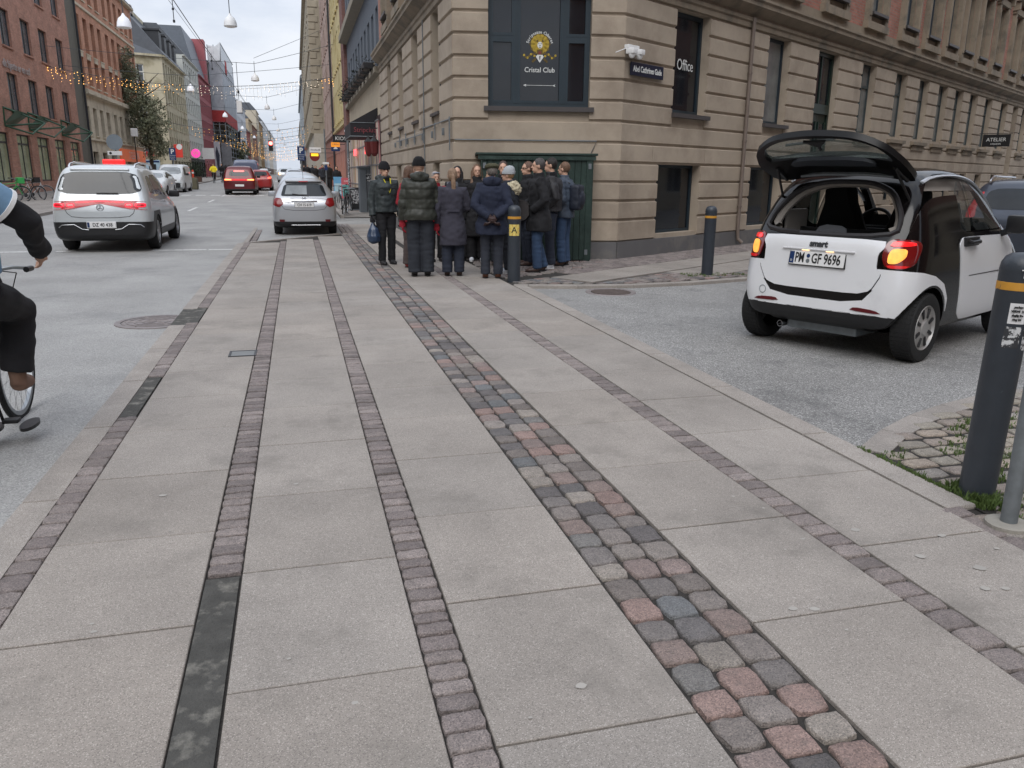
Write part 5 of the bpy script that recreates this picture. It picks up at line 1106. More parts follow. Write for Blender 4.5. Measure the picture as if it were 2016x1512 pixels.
# white taxi
SILV=carpaint('silver_white_paint',L(196,201,204),.25,rough=.3); 
st=suvst(4.684,1.834,1.74,.22,1.05)
HB=.85
low=[(-3,.1),(3,.1),(3,.45),(2.0,.5),(1.8,.78),(1.1,.78),(1.0,.42),(-1.0,.42),(-1.1,.80),(-1.8,.80),(-2.0,.60),(-3,.62)]
REDBAR=mk('lit_red_bar',(.9,.015,.04),.3,emit=.75); REDC=mk('red_cluster',(.42,.008,.015),.2,emit=.15,coat=.3)
lights=[([(-.90,1.00),(-.5,1.02),(0,1.04),(.5,1.02),(.90,1.00),(.90,.84),(.50,.86),(.36,.97),(0,1.0),(-.36,.97),(-.50,.86),(-.90,.84)],REDC,'tail_light'),
([(-.46,.995),(0,1.022),(.46,.995),(.40,.975),(0,1.005),(-.40,.975)],REDBAR,'light_bar')]
root,bv,body=gcar('taxi','white taxi with lit red bar across its tail and red roof sign','car',st,1.834,(-1.42,1.41),.355,SILV,(0,0,0),0,[(-.80,1.15),(.80,1.15),(.68,1.58),(-.68,1.58)],[[(-1.78,1.16),(-1.15,1.13),(-1.05,1.50),(-1.5,1.5)],[(-1.08,1.12),(-.1,1.09),(-.05,1.52),(-1.0,1.52)],[(-.04,1.09),(.92,1.05),(.4,1.42),(.0,1.51)]],lights,REDBAR,low=low,mir=(.72,1.02,BLK))
for s_ in (-1,1):
    for cx_,w_ in ((s_*.74,.10),(s_*.53,.07)):
        o_=rp([(cx_-w_,.975),(cx_+w_,.975),(cx_+w_,.895),(cx_-w_,.895)],1); patch(bv,o_,'rear',.018,3,seg=.03).build('lamp_ring',REDBAR,root,40); o_=[(cx_+(a-cx_)*.72,.935+(c-.935)*.5) for a,c in o_]; patch(bv,o_,'rear',.022,3,seg=.03).build('lamp_core',REDL,root,40)
    b=MB(); b.tube([(s_*.60,-1.78,1.64),(s_*.61,-1.66,1.72),(s_*.62,-1.2,1.76),(s_*.62,-.2,1.755),(s_*.61,.2,1.72),(s_*.61,.3,1.66)],.022,8); b.build('roof_rail',CHR,root,40)
    c=MB(); pts=[(s_*.78,.50),(s_*.72,.55),(s_*.50,.56),(s_*.36,.47),(s_*.24,.455)]; c.tube([(x,(bv.ray_cast(Vector((x,-9,z)),Vector((0,1,0)))[0].y)-.02,z) for x,z in pts],.008,6); c.build('chrome_strip',ALU,root,40)
seam=rp([(-.62,.99),(-.63,.80),(-.50,.69),(.50,.69),(.63,.80),(.62,.99)],1)
c=MB(); c.tube([(x,(bv.ray_cast(Vector((x,-9,z)),Vector((0,1,0)))[0].y)-.002,z) for x,z in seam],.005,4,cap=False); c.build('tailgate_seam',BLK,root)
def emblem(root,bv,z,r,star=True,x=0):
    y=bv.ray_cast(Vector((x,-9,z)),Vector((0,1,0)))[0].y-.012; b=MB(); n=24
    b.tube([(x+r*math.cos(2*PI*k/n),y,z+r*math.sin(2*PI*k/n)) for k in range(n+1)],.007,6,cap=False)
    if star:
        for k in range(3): a=PI/2+k*2*PI/3; b.tube([(x,y,z),(x+r*math.cos(a),y,z+r*math.sin(a))],[.012,.004],6)
    else: b.tube([(x+r*.5*math.cos(2*PI*k/n),y,z+r*.2+r*.5*math.sin(2*PI*k/n)) for k in range(n+1)],.005,5,cap=False)
    b.build('emblem',CHR if not star else ALU,root)
emblem(root,bv,.885,.062)
plate(root,bv,.55,.52,.115,'DZ 40 438',True,off=.03,size=.10,frame=False)
b=MB(); y=bv.ray_cast(Vector((.1,-9,1.17)),Vector((0,1,0)))[0].y; b.tube([(-.06,y-.03,1.165),(.34,y-.03,1.165)],.012,6); b.build('wiper',BLK,root)
b=MB(); b.rbox(-.54,.54,-1.98,-1.7,1.60,1.64,.015); b.build('spoiler',SILV,root)
b=MB(); b.rbox(-.22,.22,-.6,-.45,1.72,1.84,.03); b.build('roof_sign',mk('taxi_red',(.9,.02,.02),.4,emit=.6),root)
text('door_mark','viggo',.07,mk('pale_green_print',L(150,200,180),.5),root,(.18,-2.29,.74),(PI/2,0,0)); text('badge','dll',.06,BLK,root,(.46,-2.30,.735),(PI/2,0,0))
root.location=(-3.95,20.8,-.045); root.scale=(1.04,1.04,1.04); root.rotation_euler=(0,0,.0)
# silver hatchback
def hatchst(L_,W,H):
    h=W/2; r=-L_/2; f=L_/2
    return [(r,.34,.66,.76,h*.74,h*.80,h*.78,h*.7),(r+.04,.27,.80,.90,h*.90,h*.94,h*.92,h*.8),(r+.14,.23,.93,1.04,h*.96,h*.985,h*.95,h*.78),(r+.30,.2,.98,1.24,h*.97,h,h*.955,h*.73),(r+.44,.2,.99,H-.08,h*.97,h,h*.955,h*.69),(r+.62,.2,.99,H-.02,h*.97,h,h*.955,h*.66),(r+1.2,.2,.97,H,h*.97,h,h*.95,h*.66),(r+1.9,.2,.95,H-.02,h*.97,h,h*.95,h*.66),(r+2.3,.2,.93,H-.14,h*.97,h,h*.94,h*.66),(r+2.9,.2,.91,1.04,h*.97,h,h*.9,h*.68),(f-.5,.21,.84,.90,h*.95,h*.98,h*.84,h*.66),(f-.15,.24,.66,.76,h*.82,h*.88,h*.74,h*.6),(f,.34,.5,.6,h*.6,h*.68,h*.6,h*.5)]
SIL=mk('silver_paint',L(176,178,182),.28,.55,var=.03,coat=.6)
st=hatchst(3.95,1.70,1.50)
lights=[([(s_*.60,.98),(s_*.80,1.0),(s_*.82,.80),(s_*.66,.74),(s_*.54,.83)][::s_],mk('dark_red_lamp',L(122,10,16),.2,coat=.1),'tail_light') for s_ in (-1,1)]+[([(s_*.66,.36),(s_*.54,.36),(s_*.53,.42),(s_*.68,.42)][::-s_],mk('maroon_reflector',L(90,16,24),.3),'reflector') for s_ in (-1,1)]
low=[(-3,.1),(3,.1),(3,.33),(.9,.25),(-.9,.25),(-1.6,.36),(-3,.38)]
root,bv,body=gcar('hatchback_car','silver hatchback parked with its tail towards the pavement slabs','car',st,1.70,(-1.25,1.26),.30,SIL,(0,0,0),0,[(-.60,1.06),(-.56,1.03),(.56,1.03),(.60,1.06),(.50,1.36),(-.50,1.36)],[[(-1.5,1.05),(-.9,1.02),(-.8,1.36),(-1.25,1.34)],[(-.82,1.02),(.05,1.0),(.0,1.38),(-.74,1.38)],[(.1,1.0),(.85,.98),(.45,1.25),(.08,1.37)]],lights,None,low=low,mir=(.62,.96,SIL))
plate(root,bv,.80,.50,.115,'CH 15 619',False,off=.012,size=.10,frame=True); emblem(root,bv,.965,.05,False)
b=MB(); y=bv.ray_cast(Vector((0,-9,.90)),Vector((0,1,0)))[0].y; b.rbox(-.34,.34,y-.03,y+.01,.885,.915,.01); b.build('chrome_strip',CHR,root,40)
b=MB(); y=bv.ray_cast(Vector((0,-9,1.06)),Vector((0,1,0)))[0].y; b.tube([(.12,y-.03,1.04),(-.30,y+.0,1.09)],.012,6); b.build('wiper',BLK,root)
b=MB(); y=bv.ray_cast(Vector((0,-9,1.2)),Vector((0,1,0)))[0].y-.008; b.mesh([(-.4,y-.08,1.07),(.08,y-.08,1.07),(.08,y+.05,1.32),(-.36,y+.05,1.32)],[(0,1,2,3)]); 
patch(bv,[(-.50,1.08),(.08,1.08),(.08,1.31),(-.44,1.31)],'rear',.009,5).build('painted_reflection_patch',CARGL2,root,40)  # reflection painted as a paler patch over the rear window
b=MB(); b.rbox(-.48,.48,-1.60,-1.36,1.40,1.445,.015); b.build('spoiler',SIL,root,40); b=MB(); b.tube([(0,-1.2,1.46),(0,-1.28,1.66)],.006,5); b.build('antenna',BLK,root); b=MB(); b.rbox(-.12,.12,-1.605,-1.59,1.40,1.425,.004); b.build('brake_light',REDL,root)
seam=rp([(-.60,.98),(-.62,.82),(-.50,.66),(.50,.66),(.62,.82),(.60,.98)],1)
c=MB(); c.tube([(x,(bv.ray_cast(Vector((x,-9,z)),Vector((0,1,0)))[0].y)-.002,z) for x,z in seam],.005,4,cap=False); c.build('tailgate_seam',BLK,root)
text('badge','HYBRID',.045,ALU,root,(-.42,-1.955,.87),(PI/2,0,0)); 
b=MB(); b.tube([(-.36,-1.93,.27),(.4,-1.93,.27)],.014,6); b.build('chrome_exhaust_trim',CHR,root)
root.location=(.20,24.6,-.03); root.rotation_euler=(0,0,-.01)
# dark red car in the lane
CRIM=mk('dark_red_paint',L(92,16,24),.3,.2,coat=.4); st=suvst(4.6,1.92,1.76,.22,1.08)
lights=[([(-.90,.98),(.90,.98),(.86,.86),(-.86,.86)],mk('red_tail_band',(.55,.01,.015),.2,emit=.6),'tail_band')]+[([(s_*.86,.97),(s_*.44,.95),(s_*.44,.89),(s_*.86,.88)][::-s_],mk('orange_brake_glow',(1,.22,.06),.3,emit=3.5),'brake_light') for s_ in (-1,1)]+[([(-.3,1.47),(.3,1.47),(.3,1.40),(-.3,1.40)],mk('high_brake_glow',(1,.1,.09),.3,emit=3.),'high_brake_light')]
root,bv,body=gcar('parked_car','dark red car braking in the lane with orange glowing lamps','car',st,1.90,(-1.4,1.4),.35,CRIM,(0,0,0),0,[(-.62,1.14),(.62,1.14),(.52,1.44),(-.52,1.44)],[[(-1.6,1.14),(.9,1.08),(.3,1.45),(-1.3,1.48)]],lights,None,low=low,mir=(.7,1.02,BLK)); root.name='lane_car'
plate(root,bv,.58,.5,.11,'',False,off=.03,frame=False)
root.location=(-3.38,55.3,gz(53)); redcar=root
lights2=[([(s_*.80,1.0),(s_*.6,.96),(s_*.6,.86),(s_*.82,.86)][::-s_],mk('red_lamp_glow',(1,.08,.05),.3,emit=3.),'brake_light') for s_ in (-1,1)]
RED2=mk('bright_red_paint',L(150,34,34),.3,.1,coat=.6)
root,bv,body=gcar('lane_car','bright red car half hidden in front of the dark red one','car',hatchst(4.1,1.75,1.5),1.75,(-1.25,1.26),.31,RED2,(-2.55,63.5,gz(61)),0,[(-.56,1.06),(.56,1.06),(.5,1.36),(-.5,1.36)],[[(-1.4,1.02),(.7,1.0),(.2,1.35),(-1.1,1.36)]],lights2,None)
# vans
def vanst(L_,W,H):
    h=W/2; r=-L_/2; f=L_/2
    return [(r,.3,.95,1.05,h*.9,h*.93,h*.92,h*.86),(r+.03,.22,1.1,H-.06,h*.96,h*.98,h*.96,h*.84),(r+.2,.2,1.1,H,h*.98,h,h*.98,h*.84),(r+1.5,.2,1.1,H,h*.98,h,h*.98,h*.84),(f-1.9,.2,1.08,H,h*.98,h,h*.98,h*.83),(f-1.45,.2,1.05,H-.12,h*.98,h,h*.97,h*.8),(f-.85,.2,1.0,1.2,h*.98,h,h*.94,h*.8),(f-.3,.22,.85,1.02,h*.94,h*.97,h*.86,h*.76),(f-.05,.26,.6,.8,h*.85,h*.88,h*.8,h*.7),(f,.32,.5,.68,h*.7,h*.75,h*.7,h*.6)]
vf=[([(-.68,1.18),(.68,1.18),(.56,1.62),(-.56,1.62)],CARGL2,'windscreen'),([(-.8,.30),(.8,.30),(.82,.62),(-.82,.62)],BLK,'bumper'),([(-.80,.80),(-.55,.80),(-.52,.98),(-.76,.98)],mk('headlamp',(.6,.62,.64),.1,coat=.6),'headlight'),([(.80,.80),(.55,.80),(.52,.98),(.76,.98)],MATS['headlamp'],'headlight'),([(-.45,.74),(.45,.74),(.45,.84),(-.45,.84)],BLK,'grille')]
root,bv,body=gcar('delivery_van','white delivery van parked at the far kerb facing the camera','van',vanst(4.5,1.82,1.82),1.82,(-1.4,1.45),.32,mk('van_white',L(200,204,206),.35,coat=.4),(0,0,0),0,None,[[(.35,1.12),(1.2,1.10),(.8,1.6),(.4,1.62)]],[],None,front=vf,mir=(1.0,1.1,BLK)); root.location=(-8.0,59.5,gz(57)); root.rotation_euler=(0,0,PI)
root,bv,body=gcar('parked_car','white car parked nearer than the white van, mostly hidden by the taxi','car',hatchst(4.1,1.78,1.48),1.78,(-1.25,1.3),.31,MATS['van_white'],(0,0,0),0,None,[[(-1.4,1.02),(.7,1.0),(.2,1.35),(-1.1,1.36)]],[],None,front=[([(-.6,1.02),(.6,1.02),(.5,1.3),(-.5,1.3)],CARGL2,'windscreen'),([(-.78,.62),(-.5,.62),(-.5,.76),(-.75,.78)],MATS['headlamp'],'headlight'),([(.78,.62),(.5,.62),(.5,.76),(.75,.78)],MATS['headlamp'],'headlight')],mir=(.6,.95,MATS['van_white'])); root.location=(-8.05,52.,gz(52)); root.rotation_euler=(0,0,PI); pk=root
root,bv,body=gcar('delivery_van','slate blue van ahead of the dark red car','van',vanst(5,1.95,2.15),1.95,(-1.6,1.7),.34,mk('van_slate',L(104,114,138),.4,coat=.4),(-3.55,66,gz(66)),0,[(-.8,1.25),(.8,1.25),(.74,1.9),(-.74,1.9)],[],[],None,glass=mk('van_glass',L(84,92,116),.2))
# side street car at the right edge
lights=[([(s_*.58,1.42),(s_*.68,1.40),(s_*.82,1.08),(s_*.80,.92),(s_*.64,.95),(s_*.66,1.15)][::-s_],mk('pink_red_lens',L(196,60,66),.2,coat=1,emit=.1),'tail_light') for s_ in (-1,1)]
root,bv,body=gcar('estate_car','dark grey blue car at the right edge beyond the white two seater','car',suvst(4.4,1.8,1.66,.2,1.02),1.8,(-1.3,1.35),.32,mk('grey_blue_paint',L(62,68,80),.3,.3,coat=.5),(0,0,0),0,[(-.6,1.1),(.6,1.1),(.5,1.48),(-.5,1.48)],[[(-1.6,1.12),(.8,1.05),(.3,1.45),(-1.3,1.48)]],lights,None,mir=(.7,1.0,BLK))
b=MB()
for s_ in (-1,1): b=MB(); b.tube([(s_*.55,-1.8,1.6),(s_*.58,-1.5,1.7),(s_*.6,.3,1.68)],.02,6); b.build('roof_rail',CHR,root,40)
root.location=(14.6,13.2,-.04); root.rotation_euler=(0,0,-1.02)
# further traffic: copies
root,bv,body=gcar('parked_car','pale silver car parked just beyond the silver hatchback','car',hatchst(4.2,1.78,1.52),1.78,(-1.25,1.3),.31,mk('pale_silver',L(186,192,198),.3,.4,coat=.5),(.15,30.8,gz(30)+.02),0,[(-.56,1.06),(.56,1.06),(.5,1.36),(-.5,1.36)],[[(-1.4,1.02),(.7,1.0),(.2,1.35),(-1.1,1.36)]],[([(s_*.60,.98),(s_*.80,1.0),(s_*.82,.80),(s_*.60,.8)][::s_],REDL,'tail_light') for s_ in (-1,1)],None); ps=root
for i,(x,y,lb) in enumerate(((.2,37.5,'third parked car in the bay, in front of the pale silver one'),(.1,44,'fourth parked car in the bay towards the parking sign'),(-.1,74,'pale car parked beyond the parking sign on the near side'))): dup(ps,(x,y,gz(y)),0,lb,'parked cars in the bay')
ps['group']='parked cars in the bay'
for i,(x,y,r_,lb) in enumerate(((-7.6,112,PI,'pale car parked by the far kerb beyond the cyclists'),(-4.6,128,PI,'white car coming towards the camera in the distance'),(-7.6,140,PI,'furthest pale parked car at the far kerb'),(-1.6,118,0,'silver car driving away in the distance'))): dup(pk,(x,y,gz(y)),r_,lb,'distant cars')
b=thing('headlight_glow_car','distant car with orange lit lamps behind the silver hatchback','car',(-1.0,92,gz(92))); 
for c in list(ps.children):
    q=c.copy(); COL.objects.link(q); q.parent=b
m=MB(); 
for s_ in (-1,1): m=MB(); m.lathe([(0,0),(.09,.0),(.1,.03)],12,M=Matrix.Translation((s_*.62,-2.12,.9))@Matrix.Rotation(PI/2,4,'X')); m.build('lamp',LAMPGLOW,b)
b.name='distant_car'
# ---------- people ----------
random.seed(41)
SKIN=mk('skin',L(196,156,134),.55,var=.06,vs=12); EYE=mk('eye_dark',L(40,32,30),.3)
def ell(mb,c,r,n=14,m=10,M=None):
    vs=[];fs=[]
    for i in range(m+1):
        t=PI*i/m
        for k in range(n): a=2*PI*k/n; v=Vector((r[0]*math.sin(t)*math.cos(a),r[1]*math.sin(t)*math.sin(a),r[2]*math.cos(t))); v=(M@v if M else v)+Vector(c); vs.append(v)
    for i in range(m):
        for k in range(n): fs.append((i*n+k,(i+1)*n+k,(i+1)*n+(k+1)%n,i*n+(k+1)%n))
    mb.mesh(vs,fs)
def remesh(mb,vox,mat,name,parent,sm=4,disp=None,smf=.5):
    o=mb.build('t',mat,fix=True); me0=o.data; o.data=me0; m=o.modifiers.new('r','REMESH'); m.mode='VOXEL'; m.voxel_size=vox
    m=o.modifiers.new('s','SMOOTH'); m.iterations=sm; m.factor=smf
    me=ev(o)
    if disp:
        nn=[v.normal.copy() for v in me.vertices]
        for v,n in zip(me.vertices,nn): v.co+=n*disp(v.co)
    me.materials.clear(); me.materials.append(mat); me.polygons.foreach_set('material_index',[0]*len(me.polygons)); me.shade_smooth(); me.name=name
    if not me.color_attributes: me.color_attributes.new('col','FLOAT_COLOR','CORNER')
    return link(name,me,parent)
def hand(mb,w,d,side,s=1.,glove=0):
    # w wrist point, d direction of the fingers, side: +1 right
    d=d.normalized(); up=Vector((0,0,1)); n=Vector((1,0,0))*side     # back of hand faces outwards
    n=(n-d*n.dot(d)).normalized(); t=d.cross(n).normalized()          # across palm
    k=s*(1+glove*.12)
    mb.tube([w-d*.02,w+d*.02*k,w+d*.06*k,w+d*.09*k],[.022*k,.030*k,.040*k,.036*k],10,sy=.5)
    if t.y<0: t=-t
    for i,(o,l) in enumerate(((.030,.066),(.011,.075),(-.010,.070),(-.029,.055))):
        b0=w+d*.085*k+t*o*k; b1=b0+d*l*.45*k-n*.006; b2=b1+d*l*.32*k-n*.018*k; b3=b2+d*l*.2*k-n*.022*k
        mb.tube([b0,b1,b2,b3],[.0105*k,.0095*k,.0088*k,.007*k],6)
    b0=w+d*.03*k+t*.028*k; b1=b0+(d*.6+t*.75).normalized()*.035*k; b2=b1+(d*.9+t*.3-n*.3).normalized()*.03*k
    mb.tube([b0,b1,b2],[.014*k,.012*k,.009*k],6)
PEOPLE=[]
def person(label,x,y,z,face,h=1.78,detail=True,group=None,coat=None,coat_len=.86,coat_w=1.,puff=0,trs=None,trw=1.,shoe=None,hair=None,hairc=None,hat=None,hatc=None,arms=('down','down'),legs=((0,0),(0,0)),head=(0,0),glovec=None,hood=None,lean=0,extra=None,vox=None,furc=None,coatc=None,name='person',hem=0):
    # face: azimuth (deg) the person looks towards, 0=+Y, 90=+X
    k=h/1.78; root=thing(name,label,'person',(x,y,z),-R(face),group); V=lambda a,b,c:Vector((a*k,b*k,c*k))
    vx=vox or (.010 if detail else .022); b=MB()
    T_=[V(0,0,.90),V(0,-.005,1.0),V(0,0,1.12),V(0,.005,1.28),V(0,0,1.40),V(0,-.005,1.46)]
    b.tube(T_,[.155*k,.150*k,.142*k,.165*k,.165*k,.09*k],16,sy=.66)
    b.tube([V(0,-.01,1.44),V(0,.0,1.52),V(0,.01,1.60)],[.062*k,.055*k,.055*k],12)
    Hd=V(0,.02,1.652); Hm=Matrix.Rotation(-R(head[0]),4,'Z')@Matrix.Rotation(R(head[1]),4,'X')
    def HP(a,c,e): return Hd+Hm@V(a,c,e)
    ell(b,HP(0,-.008,.02),(.074*k,.092*k,.098*k),16,12,Hm); ell(b,HP(0,.022,-.045),(.055*k,.066*k,.068*k),14,10,Hm); ell(b,HP(0,.058,-.088),(.026*k,.022*k,.02*k),10,8,Hm)
    b.tube([HP(0,.082,.02),HP(0,.098,-.008),HP(0,.108,-.028)],[.008*k,.011*k,.015*k],8); b.tube([HP(-.045,.074,.033),HP(0,.088,.035),HP(.045,.074,.033)],.007*k,6)
    b.tube([HP(-.022,.083,-.06),HP(0,.09,-.058),HP(.022,.083,-.06)],.009*k,6)
    for s in (-1,1): ell(b,HP(s*.076,-.005,-.005),(.010*k,.022*k,.033*k),8,6,Hm)
    SH={}; 
    for i,s in enumerate((-1,1)):
        sh=V(s*.178,-.005,1.425); A=arms[i]
        P={'down':(V(s*.25,-.02,1.13),V(s*.265,.05,.88)),'pocket':(V(s*.27,-.07,1.14),V(s*.20,.12,.98)),'behind':(V(s*.27,-.11,1.14),V(s*.05,-.19,.985)),'front':(V(s*.25,.02,1.14),V(s*.07,.23,1.06)),'up':(V(s*.24,.1,1.16),V(s*.12,.24,1.36)),'low':(V(s*.27,.02,1.14),V(s*.30,.12,.90)),'bar':(V(s*.30,.14,1.20),V(s*.27,.40,1.08))}[A] if isinstance(A,str) else (V(*A[0]),V(*A[1]))
        el,wr=P; b.tube([sh*.0+V(s*.12,0,1.42),sh,(sh+el)*.5,el,(el+wr)*.5,wr],[.05*k,.052*k,.045*k,.040*k,.036*k,.026*k],10); SH[s]=(sh,el,wr)
        if detail and not (A=='pocket'): hand(b,wr,(wr-el).normalized()*.8+Vector((0,0,-.3 if A!='up' else .3)),s,k*(.7 if glovec and s in glovec[1] else 1))
        elif A!='pocket': ell(b,wr+(wr-el).normalized()*.06,(.035,.035,.06))
    LG={}
    for i,s in enumerate((-1,1)):
        hx,(ky,fy)=s*.092,legs[i]; hip=V(hx,0,.90); kn=V(*ky) if isinstance(ky,tuple) else V(hx*1.08,.015+ky,.49); an=V(*fy) if isinstance(fy,tuple) else V(hx*1.12,-.02+fy,.085)
        b.tube([hip,(hip+kn)*.5,kn,kn*.55+an*.45,an],[.088*k,.075*k,.055*k,.054*k,.036*k],12); b.tube([an,an+V(0,.05,-.035),an+V(0,.11,-.05)],[.032*k,.024*k,.016*k],8); LG[s]=(hip,kn,an)
    remesh(b,vx,SKIN,'body',root,3,smf=.4)
    if detail:
        for s in (-1,1):
            e=MB(); ell(e,HP(s*.030,.078,.012),(.010*k,.007*k,.005*k),8,6,Hm); e.build('eye',EYE,root,60)
    # trousers
    b=MB(); b.tube([V(0,0,1.02),V(0,0,.93),V(0,-.005,.84)],[.155*k,.165*k,.15*k],16,sy=.72)
    for s in (-1,1):
        hip,kn,an=LG[s]; q=trw; b.tube([hip,(hip+kn)*.5,kn,(kn+an)*.5,an+V(0,-.005,-.02+hem)],[(.108*k),.098*k*q**.5,.08*k*q,.076*k*q,.074*k*q],14)
    sd=random.random()*50; tf=lambda v:(.006*noise.noise(Vector((v.x*9,v.y*9,v.z*5+sd)))+.007*noise.noise(Vector((v.x*6,v.y*6,v.z*22+sd))))
    remesh(b,vx*1.2,trs,'trousers',root,3,tf if detail else None)
    for s in (-1,1):
        an=LG[s][2]; b=MB(); b.tube([an+V(0,-.035,-.04),an+V(0,-.02,-.035),an+V(0,.06,-.045),an+V(0,.14,-.055),an+V(0,.19,-.062)],[.036*k,.050*k,.049*k,.046*k,.028*k],12,sy=.95); b.tube([an+V(0,-.01,.05+hem),an+V(0,-.01,-.04)],[(.05+hem*.12)*k,.045*k],10)
        for v in range(len(b.v)): b.v[v]=(b.v[v][0],b.v[v][1],max(b.v[v][2],.012 if z<5 else 0))
        sh_=remesh(b,vx,shoe,'shoe',root,2,smf=.3); so_=MB(); pts=[(.047*math.cos(t)*k,(.07+.125*math.sin(t))*k) for t in [2*PI*q/16 for q in range(16)]]
        so_.prism([(an.x+p,an.y+q) for p,q in pts],.0,.02); so_.build('sole',furc if False else (WHT if shoe.name.startswith('white') else BLK),sh_)
    # coat
    if coat:
        w=coat_w; cl=coat_len*k; b=MB(); zc=[1.475,1.43,1.36,1.25,1.10,1.0]; rc=[.10,.185,.208,.204,.192,.195]
        zs=[z_*k for z_ in zc if z_*k>cl+.04]; rs=[r*k*w for r,z_ in zip(rc,zc) if z_*k>cl+.04]
        flare=.205+max(0,(.95-coat_len))*.10
        for f in (.5,1): 
            zz=zs[-1]+(cl-zs[-1])*f if f<1 else cl
            if f<1 and zs[-1]-cl<.12: continue
            zs.append(zz); rs.append(flare*k*w)
        b.tube([Vector((0,-.005*k,q)) for q in zs],rs,20,sy=.78)
        for s in (-1,1):
            sh,el,wr=SH[s]; dd=(wr-el).normalized(); sl=1+.25*(w-1)*3
            b.tube([V(s*.10,0,1.41),sh+V(0,0,.004),(sh+el)*.5,el,(el+wr)*.5,wr+dd*.01],[.082*k,.086*k*sl**.5,.076*k*sl,.069*k*sl,.062*k*sl,.054*k*sl],12)
        b.tube([V(0,0,1.38),V(0,.0,1.46),V(0,.008,1.56)],[.15*k,.105*k,.088*k],14)
        sd=random.random()*50
        def df(v):
            d=.020*noise.noise(Vector((v.x*6,v.y*6,v.z*5+sd)))+.009*noise.noise(Vector((v.x*14,v.y*14,v.z*16+sd)))
            if puff:
                d+=puff*(abs(math.sin(PI*(v.z/k-.02)/(.145 if puff>.01 else .10)))**.45-.6)
            return d
        c=remesh(b,vx*1.15,coat,'coat',root,2 if puff else 4,df if detail else None)
    if hood:
        b=MB(); ell(b,V(0,-.075,1.50),(.135*k,.10*k,.085*k)); b.tube([V(-.08,.02,1.47),V(-.11,-.06,1.52),V(0,-.14,1.54),V(.11,-.06,1.52),V(.08,.02,1.47)],[.03,.05,.06,.05,.03],8); remesh(b,vx*1.2,hood,'hood',root,4,(lambda v:.006*noise.noise(v*11)) if detail else None)
    if hairc:
        HM=mk('hair_%d_%d_%d'%tuple(int(255*c) for c in hairc),L(*[int(c*255) for c in hairc]),.6,var=.3,vs=30,bump=.8,bs=140)
        b=MB(); ell(b,HP(0,-.022,.032),(.083*k,.094*k,.100*k),16,12,Hm)
        if hair=='short': pass
        if hair in('long','pony'): ell(b,HP(0,-.04,.0),(.082*k,.08*k,.10*k),14,10,Hm)
        if hair=='long': 
            for s in (-1,1): b.tube([HP(s*.05,.01,.08),HP(s*.082,.0,-.01),HP(s*.085,.0,-.12),HP(s*.10,.05,-.27),HP(s*.10,.075,-.38)],[.03*k,.034*k,.036*k,.036*k,.02*k],8,sy=.8)
            b.tube([HP(0,-.08,.0),HP(0,-.09,-.12),HP(0,-.10,-.3)],[.07*k,.075*k,.05*k],10,sy=.5)
        if hair=='pony': b.tube([HP(0,-.09,.03),HP(0,-.125,.01),HP(0,-.135,-.1),HP(0.01,-.13,-.25),HP(.015,-.12,-.40)],[.025*k,.03*k,.04*k,.036*k,.010*k],10,sy=.7)
        remesh(b,vx,HM,'hair',root,2,(lambda v:.006*noise.noise(Vector((v.x*40,v.y*40,v.z*9)))) if detail else None)
    if hat=='beanie':
        b=MB(); b.lathe([(0,.135),(.045,.128),(.075,.10),(.092,.06),(.097,.02),(.095,-.005)],20); b.lathe([(.094,-.01),(.102,-.006),(.104,.03),(.098,.045)],20); b.mesh([( .094*math.cos(2*PI*q/20),.094*math.sin(2*PI*q/20),-.01) for q in range(20)],[tuple(range(20))[::-1]])
        for q in range(len(b.v)): v=Vector(b.v[q]); v.y*=1.12; b.v[q]=tuple(HP(v.x,v.y-.012-v.z*.15,v.z+.028))
        b.build('beanie',hatc,root,50)
    if hat=='cap':
        b=MB(); b.lathe([(0,.115),(.06,.112),(.10,.095),(.118,.065),(.112,.04),(.095,.028),(.088,.03)],20)
        for q in range(len(b.v)): v=Vector(b.v[q]); v.y*=1.15; b.v[q]=tuple(HP(v.x,v.y+.012,v.z+.018-v.y*.22))
        b.build('flat_cap',hatc,root,50)
    if glovec:
        for s in glovec[1]:
            sh,el,wr=SH[s]; b=MB(); hand(b,wr,(wr-el).normalized()*.8+Vector((0,0,-.3)),s,k*1.18,1.6); b.tube([wr-(wr-el).normalized()*.03,wr+(wr-el).normalized()*.03],[.042*k,.040*k],10); remesh(b,.008,glovec[0],'glove',root,2,smf=.3)
    if extra: extra(root,V,HP,SH,LG,k)
    return root
def cloth(n,c,r=.85,var=.12): return mk('cloth_'+n,tuple(v*1.0 for v in L(*c)),r,var=var,vs=5,bump=.25,bs=180)
GRP='people gathered on the corner pavement'
C_DG=cloth('dark_grey_green',(42,50,52),.6); C_OL=cloth('olive_puffer',(48,50,44),.5); C_BK=cloth('black',(22,22,26)); C_NV=cloth('navy',(27,34,54)); C_GN=cloth('grey_navy',(58,57,68),.95); C_TR=cloth('charcoal',(38,42,50)); C_JN=cloth('blue_jeans',(50,70,98)); C_JD=cloth('dark_jeans',(34,40,54)); C_BR=cloth('brown_corduroy',(76,66,64)); C_RD=cloth('red',(150,32,46)); C_BM=cloth('black_bomber',(34,33,37),.6); C_BG=cloth('blue_grey_puffer',(58,68,82),.6)
S_BK=mk('black_leather',L(30,28,30),.5); S_BR=mk('brown_leather',L(104,66,50),.5); S_WH=mk('white_sneaker',L(205,208,215),.6); S_DB=mk('dark_brown_leather',L(66,48,42),.5); S_RD=mk('red_shoe',L(170,70,70),.6)
KN_BK=cloth('black_knit',(16,16,20),.95); KN_GR=cloth('grey_knit',(160,164,168),.95,.2); TWD=cloth('olive_tweed',(72,70,52),.95,.25)
